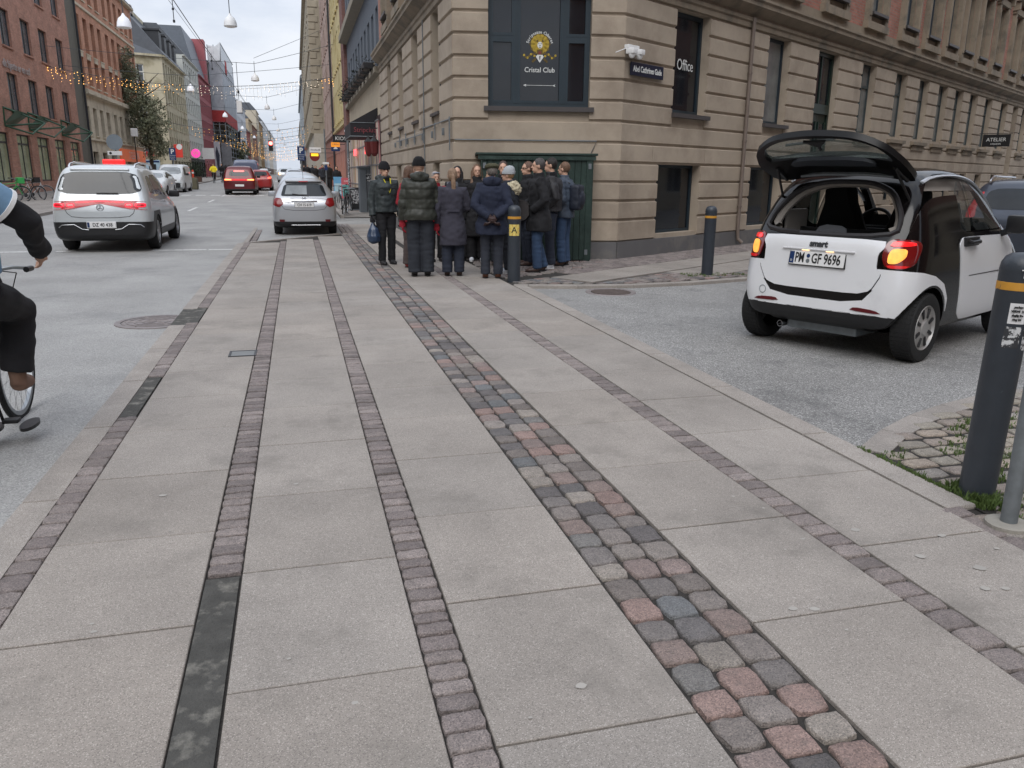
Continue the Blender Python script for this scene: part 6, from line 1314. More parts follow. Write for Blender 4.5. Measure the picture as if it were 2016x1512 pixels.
def ex_bag(root,V,HP,SH,LG,k):
    wr=SH[1][2]; b=MB(); p=wr+Vector((-.0,.03,-.10)); b.tube([p,p+Vector((0,0,-.04)),p+Vector((0,0,-.14)),p+Vector((0,0,-.27)),p+Vector((.0,0,-.36)),p+Vector((0,0,-.40))],[.012,.025,.085,.125,.11,.05],16)
    remesh(b,.010,mk('blue_plastic_bag',L(46,62,86),.3,var=.2,vs=8),'t',root,2,lambda v:.012*noise.noise(Vector((v.x*16,v.y*16,v.z*6)))).name='bag'
    b=MB(); b.tube([V(-.07,.10,1.52),V(-.06,.155,1.36),V(-.03,.165,1.27),V(.0,.15,1.36),V(.05,.1,1.5)],.010,6); b.build('lanyard',mk('yellow_strap',L(196,184,40),.7),root)
    b=MB(); b.tube([V(0,.02,1.49),V(0,.035,1.55)],[.085*k,.078*k],14); b.build('scarf',KN_BK,root,60)
    for s in (-1,1): b=MB(); b.rbox(s*.09-.055,s*.09+.055,.135,.15,1.24,1.34,.01); b.build('pocket',C_DG,root,40)
person('older man in dark green parka and black beanie holding a blue bag',1.53,14.75,0,165,1.79,True,GRP,C_DG,.93,1.08,.004,C_BK,.95,S_BK,None,None,'beanie',KN_BK,('down','down'),((0,0),(.05,.06)),(0,-4),(C_BK,(-1,1)),C_DG,extra=ex_bag)
def ex_scarf(root,V,HP,SH,LG,k):
    b=MB(); ell(b,HP(0,.03,-.06),(.085,.085,.07)); b.tube([V(-.05,.06,1.54),V(0,.11,1.5),V(.05,.06,1.54)],.045,8); remesh(b,.012,cloth('pink_scarf',(190,70,88)),'scarf',root,3)
person('person with brown hair and pink scarf over the face behind the olive puffer jacket',1.88,14.05,0,70,1.74,True,GRP,C_RD,.82,1.05,0,C_BR,1.15,S_RD,'long',(.36,.26,.2),None,None,('pocket','down'),extra=ex_scarf)
def ex_white(root,V,HP,SH,LG,k):
    b=MB(); b.tube([V(0,-.02,1.50),V(0,-.01,1.585)],[.072,.068],14); b.build('scarf',cloth('white_scarf',(190,186,184)),root,60)
person('person in olive puffer jacket and black beanie seen from behind',1.88,12.85,0,4,1.84,True,GRP,C_OL,.87,1.2,.016,C_TR,1.35,S_BK,None,None,'beanie',KN_BK,('down','low'),((0,0),(0,0)),(6,0),(C_RD,(-1,)),C_OL,extra=ex_white)
def ex_gs(root,V,HP,SH,LG,k):
    b=MB(); b.tube([V(0,-.01,1.46),V(0,0,1.56)],[.10*k,.088*k],14,sy=.95); remesh(b,.012,cloth('grey_scarf',(104,106,112)),'scarf',root,3,lambda v:.008*noise.noise(v*20))
    b=MB(); b.rbox(-.1,.1,-.165,-.15,1.03,1.06,.004); b.build('back_strap',C_GN,root)
person('woman with a long brown ponytail in a grey blue wool coat seen from behind',2.40,12.8,0,8,1.70,True,GRP,C_GN,.52,.93,0,C_JD,1.2,S_DB,'pony',(.52,.42,.34),None,None,('down','front'),((0,0),(0,0)),(-4,0),(C_RD,(-1,)),extra=ex_gs)
def ex_gl(root,V,HP,SH,LG,k):
    b=MB(); b.tube([HP(-.07,.04,.085),HP(-.03,.075,.095),HP(.03,.075,.095),HP(.07,.04,.085)],.012,6); b.build('sunglasses',mk('pale_glasses',L(150,160,175),.2),root,40)
person('grey haired woman in a red coat with glasses on her head facing the camera',2.50,15.05,0,170,1.66,True,GRP,C_RD,.8,1,0,C_BK,1,S_BK,'short',(.62,.58,.55),None,None,('front','front'),extra=ex_gl)
person('dark haired person in black between the ponytail woman and the tan wall',2.93,15.1,0,200,1.76,True,GRP,C_BK,.8,1,0,C_BK,1,S_BK,'long',(.10,.09,.10),None,None,('pocket','pocket'))
person('young woman with long brown hair in a long black puffer coat and white sneakers',3.28,15.0,0,195,1.79,True,GRP,C_BK,.48,1.0,.006,C_BK,1.3,S_WH,'long',(.44,.34,.27),None,None,('pocket','pocket'),((0,0),(0,0)),(-12,0))
person('fair haired person whose head shows beside the olive flat cap',3.36,14.3,0,190,1.64,True,GRP,C_BK,.8,1,0,C_TR,1,S_DB,'short',(.62,.5,.4),None,None,('pocket','pocket'))
def ex_cuff(root,V,HP,SH,LG,k):
    for s in (-1,1):
        sh,el,wr=SH[s]; d=(wr-el).normalized(); b=MB(); b.tube([wr-d*.006,wr+d*.006],.045,12); b.build('cuff',WHT,root,50)
    b=MB(); ell(b,V(.0,-.225,.935),(.075,.05,.055)); b.tube([V(-.05,-.25,.96),V(0,-.275,.95),V(.05,-.25,.94)],.018,6); b.tube([V(-.05,-.25,.93),V(0,-.272,.92),V(.05,-.25,.91)],.018,6); remesh(b,.008,mk('brown_glove',L(58,40,38),.5),'clasped_fingers',root,1)
person('man in navy parka and olive flat cap with gloved hands clasped behind his back',2.95,12.4,0,12,1.77,True,GRP,C_NV,.70,1.12,.002,cloth('navy_trousers',(42,46,56)),1.05,S_BR,'short',(.45,.42,.40),'cap',TWD,('behind','behind'),((0,0),(0,0)),(-8,8),(mk('brown_glove',L(58,40,38),.5),(-1,1)),C_NV,extra=ex_cuff)
person('tall balding man facing the camera in front of the green shed',3.63,14.4,0,185,1.85,True,GRP,C_BK,.8,1,0,C_JD,1,S_DB,'short',(.3,.24,.22),None,None,('pocket','pocket'),head=(10,0))
def ex_fur(root,V,HP,SH,LG,k):
    FUR=mk('cream_fur',L(186,176,150),1,var=.3,vs=25); b=MB(); ell(b,V(0,-.10,1.42),(.15,.11,.11)); b.tube([V(-.12,.0,1.46),V(-.1,-.1,1.5),V(.1,-.1,1.5),V(.12,0,1.46)],.06,8)
    f=remesh(b,.012,FUR,'fur_collar',root,2,lambda v:.022*noise.noise(v*28)+.012*noise.noise(v*70))
    b=MB(); b.prism(rp([(-.20,.0),(.16,.06),(.26,-.14),(.10,-.36),(-.22,-.26)],1),-.10,.02,fn=lambda p,q,t:Vector((.24+t*1.0,p*.9-.12,1.17+q))); 
    b.build('shoulder_bag',cloth('grey_bag',(50,46,46),.6),root,40); b=MB(); b.tube([V(.2,-.05,1.44),V(.26,.05,1.25),V(.27,.0,1.12)],.012,5); b.build('bag_strap',S_BK,root)
    b=MB(); b.tube([V(0,.0,1.5),V(0,.01,1.57)],[.085,.075],12); b.build('scarf',cloth('cream_scarf',(170,164,156)),root,60)
person('woman in a pale grey knitted beanie with cream fur collar and dark grey shoulder bag',3.38,13.0,0,-62,1.72,True,GRP,C_TR,.75,1.05,.004,C_TR,1,S_WH,'short',(.6,.48,.36),'beanie',KN_GR,('front','pocket'),head=(0,0),extra=ex_fur)
def ex_spec(root,V,HP,SH,LG,k):
    b=MB(); b.tube([HP(-.078,.0,.015),HP(-.05,.088,.014),HP(0,.098,.014),HP(.05,.088,.014),HP(.078,.0,.015)],.005,5); b.build('glasses',BLK,root)
person('man with dark rimmed glasses behind the tall man in the black wool coat',4.02,14.1,0,-95,1.84,True,GRP,C_BK,.8,1.05,0,C_JD,.9,S_DB,'short',(.4,.3,.25),None,None,('pocket','pocket'),extra=ex_spec)
def ex_col(root,V,HP,SH,LG,k):
    b=MB(); b.tube([V(0,-.02,1.46),V(0,-.01,1.58)],[.105*k,.098*k],14,sy=1.0,cap=False); remesh(b,.012,C_BK,'collar',root,2)
person('man with short grey hair in a black wool coat, blue jeans and brown shoes',3.93,13.1,0,-78,1.88,True,GRP,C_BK,.66,1.1,0,C_JN,1.05,S_DB,'short',(.28,.26,.26),None,None,('pocket','front'),((.02,.04),(0,-.08)),extra=ex_col)
def ex_zip(root,V,HP,SH,LG,k):
    b=MB(); b.tube([V(.30,-.03,1.30),V(.31,-.03,1.19)],.004,4); b.build('sleeve_zip',CHR,root); b=MB(); b.tube([V(0,-.01,1.47),V(0,.0,1.545)],[.095*k,.085*k],14); b.build('collar',KN_BK,root,60)
person('dark haired man in a black bomber jacket and white sneakers beside the wool coat',4.30,13.6,0,-72,1.90,True,GRP,C_BM,.93,1.12,0,C_JD,1.0,S_WH,'short',(.14,.11,.10),None,None,('pocket','front'),extra=ex_zip)
def ex_bp(root,V,HP,SH,LG,k):
    b=MB(); b.rbox(-.15,.15,-.34,-.14,1.0,1.45,.06); ell(b,V(0,-.33,1.15),(.12,.05,.14)); remesh(b,.014,cloth('navy_backpack',(26,32,46),.6),'backpack',root,3,lambda v:.005*noise.noise(v*15))
    for s in (-1,1): b=MB(); b.tube([V(s*.11,-.14,1.42),V(s*.12,0,1.475),V(s*.13,.13,1.36),V(s*.15,.1,1.15)],.018,6,sy=.5); b.build('strap',BLK,root,50)
person('brown haired man in blue grey jacket with a navy backpack',4.66,13.95,0,-50,1.84,True,GRP,C_BG,.84,1.08,.008,C_JN,1.05,S_DB,'short',(.42,.32,.25),None,None,('pocket','pocket'),extra=ex_bp)
# pedestrians up the street (small in the photo)
RGF=[(2.35,49.5,200,C_BK,'pedestrian in black standing beside the sandwich boards'),(2.2,58,180,C_BK,'dark pedestrian walking on the near pavement past the slim signpost'),(1.9,61,185,C_TR,'second dark pedestrian behind the silver hatchback'),(2.5,64,10,C_BR,'brown coated pedestrian on the near pavement'),(1.6,68,180,C_BK,None),(2.2,72,0,C_RD,'pedestrian in a red coat far up the near pavement'),(1.7,77,170,C_BK,None),(2.5,80,0,C_NV,None),(1.2,86,180,C_BK,None),(1.8,92,0,C_TR,None),(1.0,100,180,C_BK,None),(1.5,108,0,C_BR,None),(-10.5,83,90,C_BK,'pedestrian near the planter on the far pavement')]
A_=None
for i,(x,y,f,c,lb) in enumerate(RGF):
    lb=lb or 'small dark figure in the crowd far up the near pavement'
    person(lb,x,y,gz(y)+.1,f,random.uniform(1.68,1.85),False,'pedestrians up the street',c,.85,1.05,0,C_BK,1,S_BK,'short',(.2,.16,.14),None,None,('down','pocket'),((.08,.15),(-.02,-.15)),vox=.03)
# ---------- street furniture, lamps, signs, bicycles, tree ----------
random.seed(51)
BOLM=mk('bollard_paint',L(52,58,66),.45,var=.12,vs=10,bump=.15,bs=60,col2=L(78,84,90),c2s=16,c2lo=.68,c2hi=.72); BYEL=mk('bollard_yellow',L(196,142,52),.5,var=.15,vs=12,col2=L(60,60,60),c2s=10,c2lo=.6,c2hi=.64)
STK=mk('white_sticker',L(214,214,216),.5)
def bollard(label,x,y,z,r,h,lean=(0,0),old=False):
    t=thing('bollard',label,'bollard',(x,y,z),0,'dark bollards with yellow bands'); t.rotation_euler=(lean[0],lean[1],0); b=MB()
    b.lathe([(r*1.0,-.06),(r*1.0,h-r*1.05),(r*1.02,h-r*1.0),(r*.97,h-r*.6),(r*.8,h-r*.25),(r*.5,h-r*.06),(0,h)],40); b.build('post',BOLM,t,50)
    b=MB(); zb=h-r*1.9; b.lathe([(r*1.005,zb-.02),(r*1.02,zb-.019),(r*1.02,zb+.018),(r*1.005,zb+.019)],40); b.build('yellow_band',BYEL,t,50); return t
def wrapsheet(t,r,a0,a1,z0,z1,mat,name,off=.002):
    b=MB(); n=8; b.mesh([((r+off)*math.cos(a0+(a1-a0)*i/n),(r+off)*math.sin(a0+(a1-a0)*i/n),zz) for zz in (z0,z1) for i in range(n+1)],[(i,i+1,n+2+i,n+1+i) for i in range(n)]); return b.build(name,mat,t,60)
def onbol(t,r,a,z,txt,size,mat):  # small lettering tangential to the post
    text('lettering',txt,size,mat,t,((r+.004)*math.cos(a),(r+.004)*math.sin(a),z),(PI/2,0,a+PI/2),extr=.0005,bold=.001)
t=bollard('dark bollard with yellow and black sticker in front of the group',3.21,12.0,0,.10,1.16)
a=R(-105); wrapsheet(t,.10,a-.85,a+.85,.70,.87,mk('yellow_sticker',L(214,196,110),.5),'sticker'); onbol(t,.10,a,.785,'A',.13,BLK)
for k in range(8):
    aa=k*PI/4; b=MB(); b.box(-.004,.004,0,.001,.05,.09,M=Matrix.Translation((.1045*math.cos(a),.1045*math.sin(a),.785))@Matrix.Rotation(a+PI/2,4,'Z')@Matrix.Rotation(aa+.4,4,'Y')); b.build('ray_print',BYEL,t)
bollard('dark bollard with yellow band standing by the corner kerb near the downpipe',6.62,12.13,0,.095,1.14)
t=bollard('large sticker covered dark bollard in the near right island of setts',3.355,3.12,-.01,.085,1.27,(0,R(1.6)))
a=R(-112); wrapsheet(t,.084,a-.55,a+.35,.93,1.03,STK,'sticker'); wrapsheet(t,.084,a-.62,a+.25,.81,.915,mk('torn_sticker',L(196,198,200),.6,col2=L(50,52,56),c2s=22,c2lo=.46,c2hi=.5),'torn_sticker'); wrapsheet(t,.083,a+.45,a+.9,.80,.90,MATS['torn_sticker'],'torn_sticker')
for i in range(4): onbol(t,.086,a-.12,1.012-.02*i,['parken','VERVE  Hi','daglig fra','ring 24'][i],.014,BLK)
for i,(aa,zz) in enumerate(((a+.62,1.01),(a+.66,.97),(a+.6,.75),(a-.3,.6))): wrapsheet(t,.083,aa,aa+.12,zz,zz+.02,STK,'paper_scrap',.001)
sc_b=text('scratched_lettering','TSA',.06,STK,t,(.088*math.cos(a+.2),.088*math.sin(a+.2),1.17),(PI/2,0,a+.2+PI/2),extr=.0005)
sp=thing('signpost','slim galvanised post standing right beside the large near bollard','post',(3.20,2.77,-.02)); b=MB(); b.lathe([(.037,0),(.037,.98),(.033,1.0),(0,1.005)],24); b.build('tube',GALV,sp,50); b=MB(); b.lathe([(.10,.0),(.10,.035),(.09,.04),(.037,.042)],24); b.build('concrete_foot',mk('foot_concrete',L(146,142,134),.9,bump=.5),sp)
# --- hanging lamps and wires
def hlamp(label,x,y,z,lit=False,w=8.7):
    t=thing('hanging_lamp',label,'street lamp',(x,y,z),0,'lamps hanging over the street'); b=MB(); b.lathe([(.03,.52),(.06,.46),(.08,.42),(.19,.33),(.25,.18),(.27,.02),(.25,0)],24)
    b.build('shade',WHT if not lit else mk('pale_shade',L(214,216,222),.4,emit=.25),t,50); b=MB(); b.lathe([(.245,.01),(.16,-.03),(0,-.04)],20); b.build('diffuser',mk('lamp_diffuser',L(196,190,184),.4,emit=.12 if not lit else .12),t,50)
    b=MB(); b.tube([(0,0,.5),(0,0,1.25)],.018,5); b.build('rod',WIRE,t); 
def cable(label,pts,r=.014,name='span_wire',sag=0):
    t=thing(name,label,'wire',pts[0],0,'wires over the street'); o=Vector(pts[0]); P=[]
    for a,b_ in zip(pts[:-1],pts[1:]):
        for i in range(9): f=i/8; q=Vector(a).lerp(Vector(b_),f); q.z-=sag*4*f*(1-f)*(Vector(b_)-Vector(a)).length*.02; P.append(q-o)
    b=MB(); b.tube(P,r,4); b.build('wire',WIRE,t); return t
LN=['nearest','second nearest','third nearest','fourth','fifth','sixth','farthest']
for i,(y,x,z) in enumerate(((38,-2.3,7.75),(60,-2.3,7.85),(86,-2.35,7.9),(103,-2.1,7.9),(135,-2.2,8.1),(170,-2.2,8.2),(210,-2.2,8.4))):
    hlamp('%s white dome lamp hanging over the middle of the street'%LN[i],x,y,z-.2)
    cable('span wire carrying the %s lamp over the middle of the street'%LN[i],[(-15,y,9.3 if i else 8.5),(x,y,z+.9),(2.95,y,10.2)],.014 if i<2 else .016,sag=.3)
for i,(y,x,z) in enumerate(((36,-6.1,7.2),(64,-6.9,7.4),(95,-7.0,7.6),(125,-7.0,7.8),(160,-7,8))):
    hlamp('%s pale dome lamp in the row nearer the left facades'%LN[i],x,y,z-.2,True); i<2 and cable('span wire carrying the %s lamp of the left row'%LN[i],[(-15,y,8.6),(x,y,z+.85),(2.95,y,9.4)],.014 if i<2 else .022,sag=.3)
cable('long wire running down the street above the lanes',[(-4.75,8,8.95),(-4.75,40,8.9),(-4.7,80,8.9),(-4.7,120,8.9),(-4.7,200,9.2)],.022,'long_wire',sag=.2)
cable('second long wire running down the street, thinner',[(-5.6,20,9.8),(-5.4,80,9.6),(-5.2,180,9.8)],.012,'long_wire')
for i,(a,b_) in enumerate((((-4.75,40,8.9),(2.9,44,10.9)),((-2.3,60,9.1),(2.9,75,13.5)),((-4.7,80,8.9),(2.9,95,11)))): cable('diagonal stay wire rising to the right hand roofs, number %s from the camera'%['one','two','three','four','five'][i],[a,b_],.014)
for i,y in enumerate((40,57,80)): 
    t=thing('wire_insulator','dark insulator rod on the long wire, '+['nearest','middle','farthest'][i],'insulator',(-4.75,y,7.9)); b=MB(); b.tube([(0,0,0),(0,0,1.0)],.018,5); b.lathe([(0,.0),(.05,.02),(.05,.12),(0,.14)],8); b.lathe([(0,.5),(.05,.52),(.05,.6),(0,.62)],8); b.build('rod',DFR,t)
t=thing('hanging_box','white box lantern hanging in the street above the lanes','lantern',(-3.45,60,5.9)); b=MB(); b.rbox(-.17,.17,-.17,.17,-.35,.45,.03); b.build('box',WHT,t); b=MB(); b.tube([(0,0,.45),(0,0,2.9)],.02,5); b.lathe([(0,.9),(.07,.92),(.07,1.1),(0,1.12)],8); b.build('rod',DFR,t); b=MB(); b.rbox(-.18,.18,-.18,.18,-.38,-.34,.01); b.build('base',DFR,t)
# --- light garlands
GW=mk('garland_warm',(1,.50,.13),.4,emit=3.2); GC=mk('garland_cool',(1,.84,.66),.4,emit=1.2)
def garland(label,y,x0,x1,z,n,drop,s,dens=5,cool=.45):
    t=thing('light_garland',label,'string lights',(x0,y,z),0,'string lights across the street'); c=MB(); b=MB(); P=[]
    for i in range(n+1):
        f=i/n; x=(x1-x0)*f; zz=-1.0*4*f*(1-f)*.9; P.append((x,0,zz))
        L_=drop*random.uniform(.3,1); c.tube([(x,0,zz),(x+.03,0,zz-L_)],.006 if y<80 else .012,3)
        for k in range(dens):
            if random.random()<.3: continue
            q=Vector((x+random.uniform(-.05,.05),random.uniform(-.05,.05),zz-L_*k/dens)); b.cm=1 if (f>.45 and f<.95 and y<100) else 0; r=s*random.uniform(.6,1.1)
            b.mesh([q+Vector(v)*r for v in ((1,0,0),(-1,0,0),(0,1,0),(0,-1,0),(0,0,1),(0,0,-1))],[(0,2,4),(2,1,4),(1,3,4),(3,0,4),(2,0,5),(1,2,5),(3,1,5),(0,3,5)])
    c.tube(P,.018 if y<80 else .03,4); c.build('cable',WIRE,t); o=b.build('bulbs',[GW,GC],t); o['kind']='stuff'
garland('string of small warm and white lights sagging across the street by the orange brick building',60,-15,2.9,8.1,70,1.0,.028)
for i,y in enumerate((112,138,165,195,230,270,320,380)):
    garland('far string of warm lights across the street, '+['closest of the far ones','second of the far ones','third of the far ones','fourth of the far ones','fifth of the far ones','sixth of the far ones','seventh of the far ones','last before the spire'][i],y,-14.8,1.8,7.6+.1*i,26,1.3,.035+.007*i,3,)
# --- tree beside the beige building
def tree(label,x,y,h,spec,seed,leaf,nm='street_tree'):
    random.seed(seed); t=thing(nm,label,'tree',(x,y,gz(y))); b=MB(); b.tube([(0,0,0),(.05,0,h*.25),(-.1,0,h*.5),(-.35,0,h*.85)],[.2,.16,.11,.04],8)
    for k in range(12):
        a=random.uniform(0,2*PI); z=random.uniform(.25,.75)*h; L_=random.uniform(1.2,2.4); b.tube([(-.1,0,z),(-.1+math.cos(a)*L_*.5,math.sin(a)*L_*.5,z+.6),(-.1+math.cos(a)*L_,math.sin(a)*L_,z+1.3)],[.07,.045,.02],5)
    b.build('trunk',mk('bark',L(78,70,60),.9,bump=.6,bs=20),t); b=MB()
    cl=[]
    for (cx_,cz,rx,rz,n) in spec:
        for k in range(n):
            while 1:
                v=Vector([random.uniform(-1,1) for _ in range(3)])
                if v.length<1: break
            cl.append((Vector((cx_+v.x*rx,v.y*rx,cz+v.z*rz)),random.uniform(.25,.5)))
    for c,r in cl:
        m=random.choice([0,0,1,2]); 
        for k in range(34):
            d=Vector([random.gauss(0,1) for _ in range(3)]).normalized()*r*random.uniform(.4,1.1); p=c+d; a=Vector([random.uniform(-1,1) for _ in range(3)])*leaf; e=Vector([random.uniform(-1,1) for _ in range(3)])*leaf; b.face([p,p+a,p+a*.6+e,p+e*.7],m)
    b.build('crown',[mk('leaf_grey_green',L(128,132,106),.8,var=.3,vs=2),mk('leaf_dark',L(92,98,78),.8,var=.3,vs=2),mk('leaf_pale',L(150,150,126),.8,var=.3,vs=2)],t)
tree('tall ragged grey green tree in front of the beige corner building',-13.3,85,12.6,[(-1.3,10.3,.8,2.2,46),(-.9,7.9,1.2,2.0,70),(.1,5.6,1.8,2.3,150),(.5,3.5,1.3,1.4,60)],5,.15)
tree('dark bushy street tree beyond the scaffold',-12.6,208,9,[(0,5.5,2.2,3,90)],6,.25)
t=thing('planter_shrub','dark green shrub in a wooden planter on the far pavement','shrub',(-9.6,86,gz(86))); b=MB(); b.rbox(-.6,.6,-.4,.4,0,.6,.03); b.build('planter',SHOPM[2],t); b=MB()
for k in range(900):
    p=Vector((random.gauss(0,.5),random.gauss(0,.4),.6+abs(random.gauss(.7,.45)))); a=Vector([random.uniform(-1,1) for _ in range(3)])*.12; e=Vector([random.uniform(-1,1) for _ in range(3)])*.12; b.face([p,p+a,p+e])
b.build('foliage',mk('shrub_green',L(44,58,40),.8,var=.3),t)
t=thing('marker_post','orange red marker post with white band near the far planter','marker post',(-9.1,80,gz(80)+.1)); b=MB(); b.lathe([(.14,0),(.10,.05),(.09,1.15),(0,1.2)],12); b.build('post',mk('orange_red',L(216,74,50),.5),t); b=MB(); b.lathe([(.1,.85),(.105,.86),(.105,1.0),(.1,1.01)],12); b.build('band',WHT,t)
t=thing('concrete_block','mossy concrete block at the kerb behind the white van','concrete block',(-7.55,64.5,gz(64))); b=MB(); b.rbox(-.9,.5,-.5,.5,0,.8,.08); b.build('block',mk('mossy_concrete',L(104,100,82),.9,bump=.6,bs=12),t); b=MB(); b.rbox(-.8,.4,-.4,.4,.8,.86,.03); b.build('cap',MATS['mossy_concrete'],t)
# --- signs
def signpost(label,x,y,h,board,cat='sign',grp=None):
    t=thing('street_sign',label,cat,(x,y,gz(y)+.05),0,grp); b=MB(); b.tube([(0,0,0),(0,0,h)],.035,8); b.build('pole',GALV,t); board(t); return t
def pboard(zc,w=.42):
    def f(t):
        b=MB(); b.rbox(-w/2,w/2,-.05,-.035,zc-.45,zc+.35,.02); b.build('board',BLUE,t); b=MB(); b.rbox(-w/2+.02,w/2-.02,-.056,-.05,zc-.14,zc-.125,.002); b.build('line',WLET,t); text('lettering','P',.42,WLET,t,(0,-.06,zc+.10),(PI/2,0,0),bold=.012); text('small_lettering','Zone 8-20',.075,WLET,t,(0,-.06,zc-.25),(PI/2,0,0)); text('small_lettering','Betaling',.075,WLET,t,(0,-.06,zc-.36),(PI/2,0,0))
    return f
signpost('blue parking sign on a post beside the row of parked cars',.38,50,2.75,pboard(2.5),'parking sign')
signpost('blue parking sign on the far pavement above the white cars',-8.0,60,2.9,pboard(2.45),'parking sign')
def rnd(t):
    b=MB(); b.lathe([(0,0),(.42,0),(.42,.02),(0,.02)],28,M=Matrix.Translation((0,-.05,2.9))@Matrix.Rotation(PI/2,4,'X')); b.build('disc',mk('sign_back_grey',L(120,130,138),.5),t); b=MB(); b.rbox(-.42,.32,-.06,-.04,2.2,2.42,.01); b.build('plate',WHT,t); b=MB(); b.lathe([(0,0),(.07,0)],12,M=Matrix.Translation((-.26,-.065,2.31))@Matrix.Rotation(PI/2,4,'X')); b.build('dot',BLK,t)
signpost('grey back of a round sign with white plate before the orange shop sign',-9.6,50,3.1,rnd,'round sign')
def slim(t):
    b=MB(); b.rbox(-.16,.16,-.05,-.03,1.85,1.95,.01); b.build('plate',WHT,t); b=MB(); b.rbox(-.08,.08,-.05,-.03,1.55,1.8,.01); b.build('blue_plate',BLUE,t)
signpost('slim dark signpost with small white plate near the pedestrians',1.55,44,3.6,slim,'signpost')
t=thing('lamp_post','thin black lamp post with white lamp head in front of the beige building','lamp post',(-13.7,80,gz(80)+.1)); b=MB(); b.tube([(0,0,0),(0,0,4.2)],.05,6); b.build('post',BLK,t); b=MB(); b.rbox(-.25,.3,-.2,.2,4.0,4.7,.05); b.build('lamp_head',WHT,t)
t=thing('shop_sign','small red square sign on the wall under the red lettering','shop sign',(-18.6,109.0,gz(100)+1.3),.27); b=MB(); b.rbox(-.9,.9,-.1,0,.8,2.2,.02); b.build('board',MATS['red_board'],t); text('lettering','ATM',.5,WLET,t,(0,-.12,1.5),(PI/2,0,0))
t=thing('cash_machine','pale blue cash machine panel under the small red sign','cash machine',(-17.0,109.0,gz(100)+.1),.27); b=MB(); b.rbox(-1.1,.9,-.3,0,0,2.2,.04); b.build('panel',mk('pale_blue_panel',L(168,192,206),.5),t); b=MB(); b.rbox(-.4,.4,-.34,-.3,.9,1.7,.02); b.build('screen',BLK,t); b=MB(); b.rbox(-.8,.8,-.33,-.3,1.9,2.1,.01); b.build('header',BLUE,t)
def proj(label,x0,x1,y,z0,z1,mat,txt=None,tm=None,size=.2,name='projecting_sign',dz=0):
    t=thing(name,label,'shop sign',((x0+x1)/2,y,z0)); w=(x1-x0)/2; b=MB(); b.rbox(-w,w,-.06,.06,0,z1-z0,.015); b.build('board',mat,t); b=MB(); b.tube([(w,0,(z1-z0)*.8),(2.97-(x0+x1)/2,0,(z1-z0)*.8)],.02,5); b.build('bracket',BLK,t)
    if txt: text('lettering',txt,size,tm or WLET,t,(0,-.065,(z1-z0)/2+dz),(PI/2,0,0))
    return t
proj('black projecting sign with outlined white letters beside the strip club awning',1.96,2.72,42,3.10,3.46,BLK,'KIOSK',size=.25)
t=proj('orange and blue projecting sign beyond the black kiosk sign',2.12,2.62,50,2.88,3.38,BLUE); b=MB(); b.rbox(-.25,.25,-.075,-.06,.24,.5,.003); b.build('orange_panel',mk('orange_panel',L(240,150,40),.5,emit=.4),t); text('lettering','OPEN',.15,BLUE,t,(0,-.08,.38),(PI/2,0,0)); b=MB(); b.lathe([(0,0),(.12,0)],16,M=Matrix.Translation((0,-.07,.12))@Matrix.Rotation(PI/2,4,'X'),a0=0,a1=PI); b.build('white_arc',WLET,t)
t=proj('white projecting sign above a round red and yellow emblem sign',.95,1.68,55,2.9,3.22,WHT,'WHALER',mk('sign_black',L(40,40,40),.6),.16); b=MB(); b.lathe([(0,-.05),(.30,-.05),(.32,0),(.30,.05),(0,.05)],24,M=Matrix.Translation((-.05,0,-.22))@Matrix.Rotation(PI/2,4,'X')); b.build('round_sign',mk('sign_dark_red',L(120,28,24),.5),t); b=MB(); b.rbox(-.28,.18,-.07,-.05,-.22,-.05,.01); b.build('yellow_panel',mk('sign_yellow',L(250,200,50),.5,emit=.8),t)
proj('small red and orange projecting sign below the round emblem sign',1.15,1.7,66,2.75,3.25,mk('red_orange_sign',L(170,60,44),.5,emit=.3))
# strip club canopy, lanterns, camera
t=thing('awning','black canopy with dark red strip club lettering over the club entrance','awning',(2.96,30.2,2.9)); b=MB()
b.mesh([(-.98,0,0),(0,0,0),(0,0,1.0),(-.98,0,.47),(-.98,3.4,0),(0,3.4,0),(0,3.4,1.0),(-.98,3.4,.47)],[(0,1,2,3),(7,6,5,4),(0,3,7,4),(3,2,6,7),(0,4,5,1)]); b.build('canopy',mk('black_canvas',L(26,24,30),.7),t); b=MB(); b.tube([(-1.0,-.01,0),(0,-.01,0)],.018,5); b.tube([(-.98,-.01,.47),(0,-.01,.47)],.012,5); b.tube([(-1.0,0,0),(-1.0,3.4,0)],.018,5); b.build('frame',GALV,t)
text('lettering','Stripclub',.24,mk('dark_red_letters',L(120,54,60),.5,emit=.15),t,(-.46,-.012,.22),(PI/2,0,0),extr=.004,sx=.95)
for i,(x,y) in enumerate(((2.55,29.6),(2.72,29.25))):
    t=thing('lantern',('outer','inner')[i]+' dark red lantern hanging below the black canopy','lantern',(x,y,2.2),0,'red lanterns by the club'); b=MB(); b.lathe([(.05,0),(.12,.1),(.15,.5),(.06,.56)],6); b.build('glass',mk('oxblood_glass',L(82,26,26),.3,emit=.1),t); b=MB(); b.lathe([(.16,.5),(.05,.62),(.02,.72),(0,.75)],6); b.tube([(0,0,.7),(0,0,.95),(2.96-x,0,.95)],.012,5); b.build('cap',BLK,t)
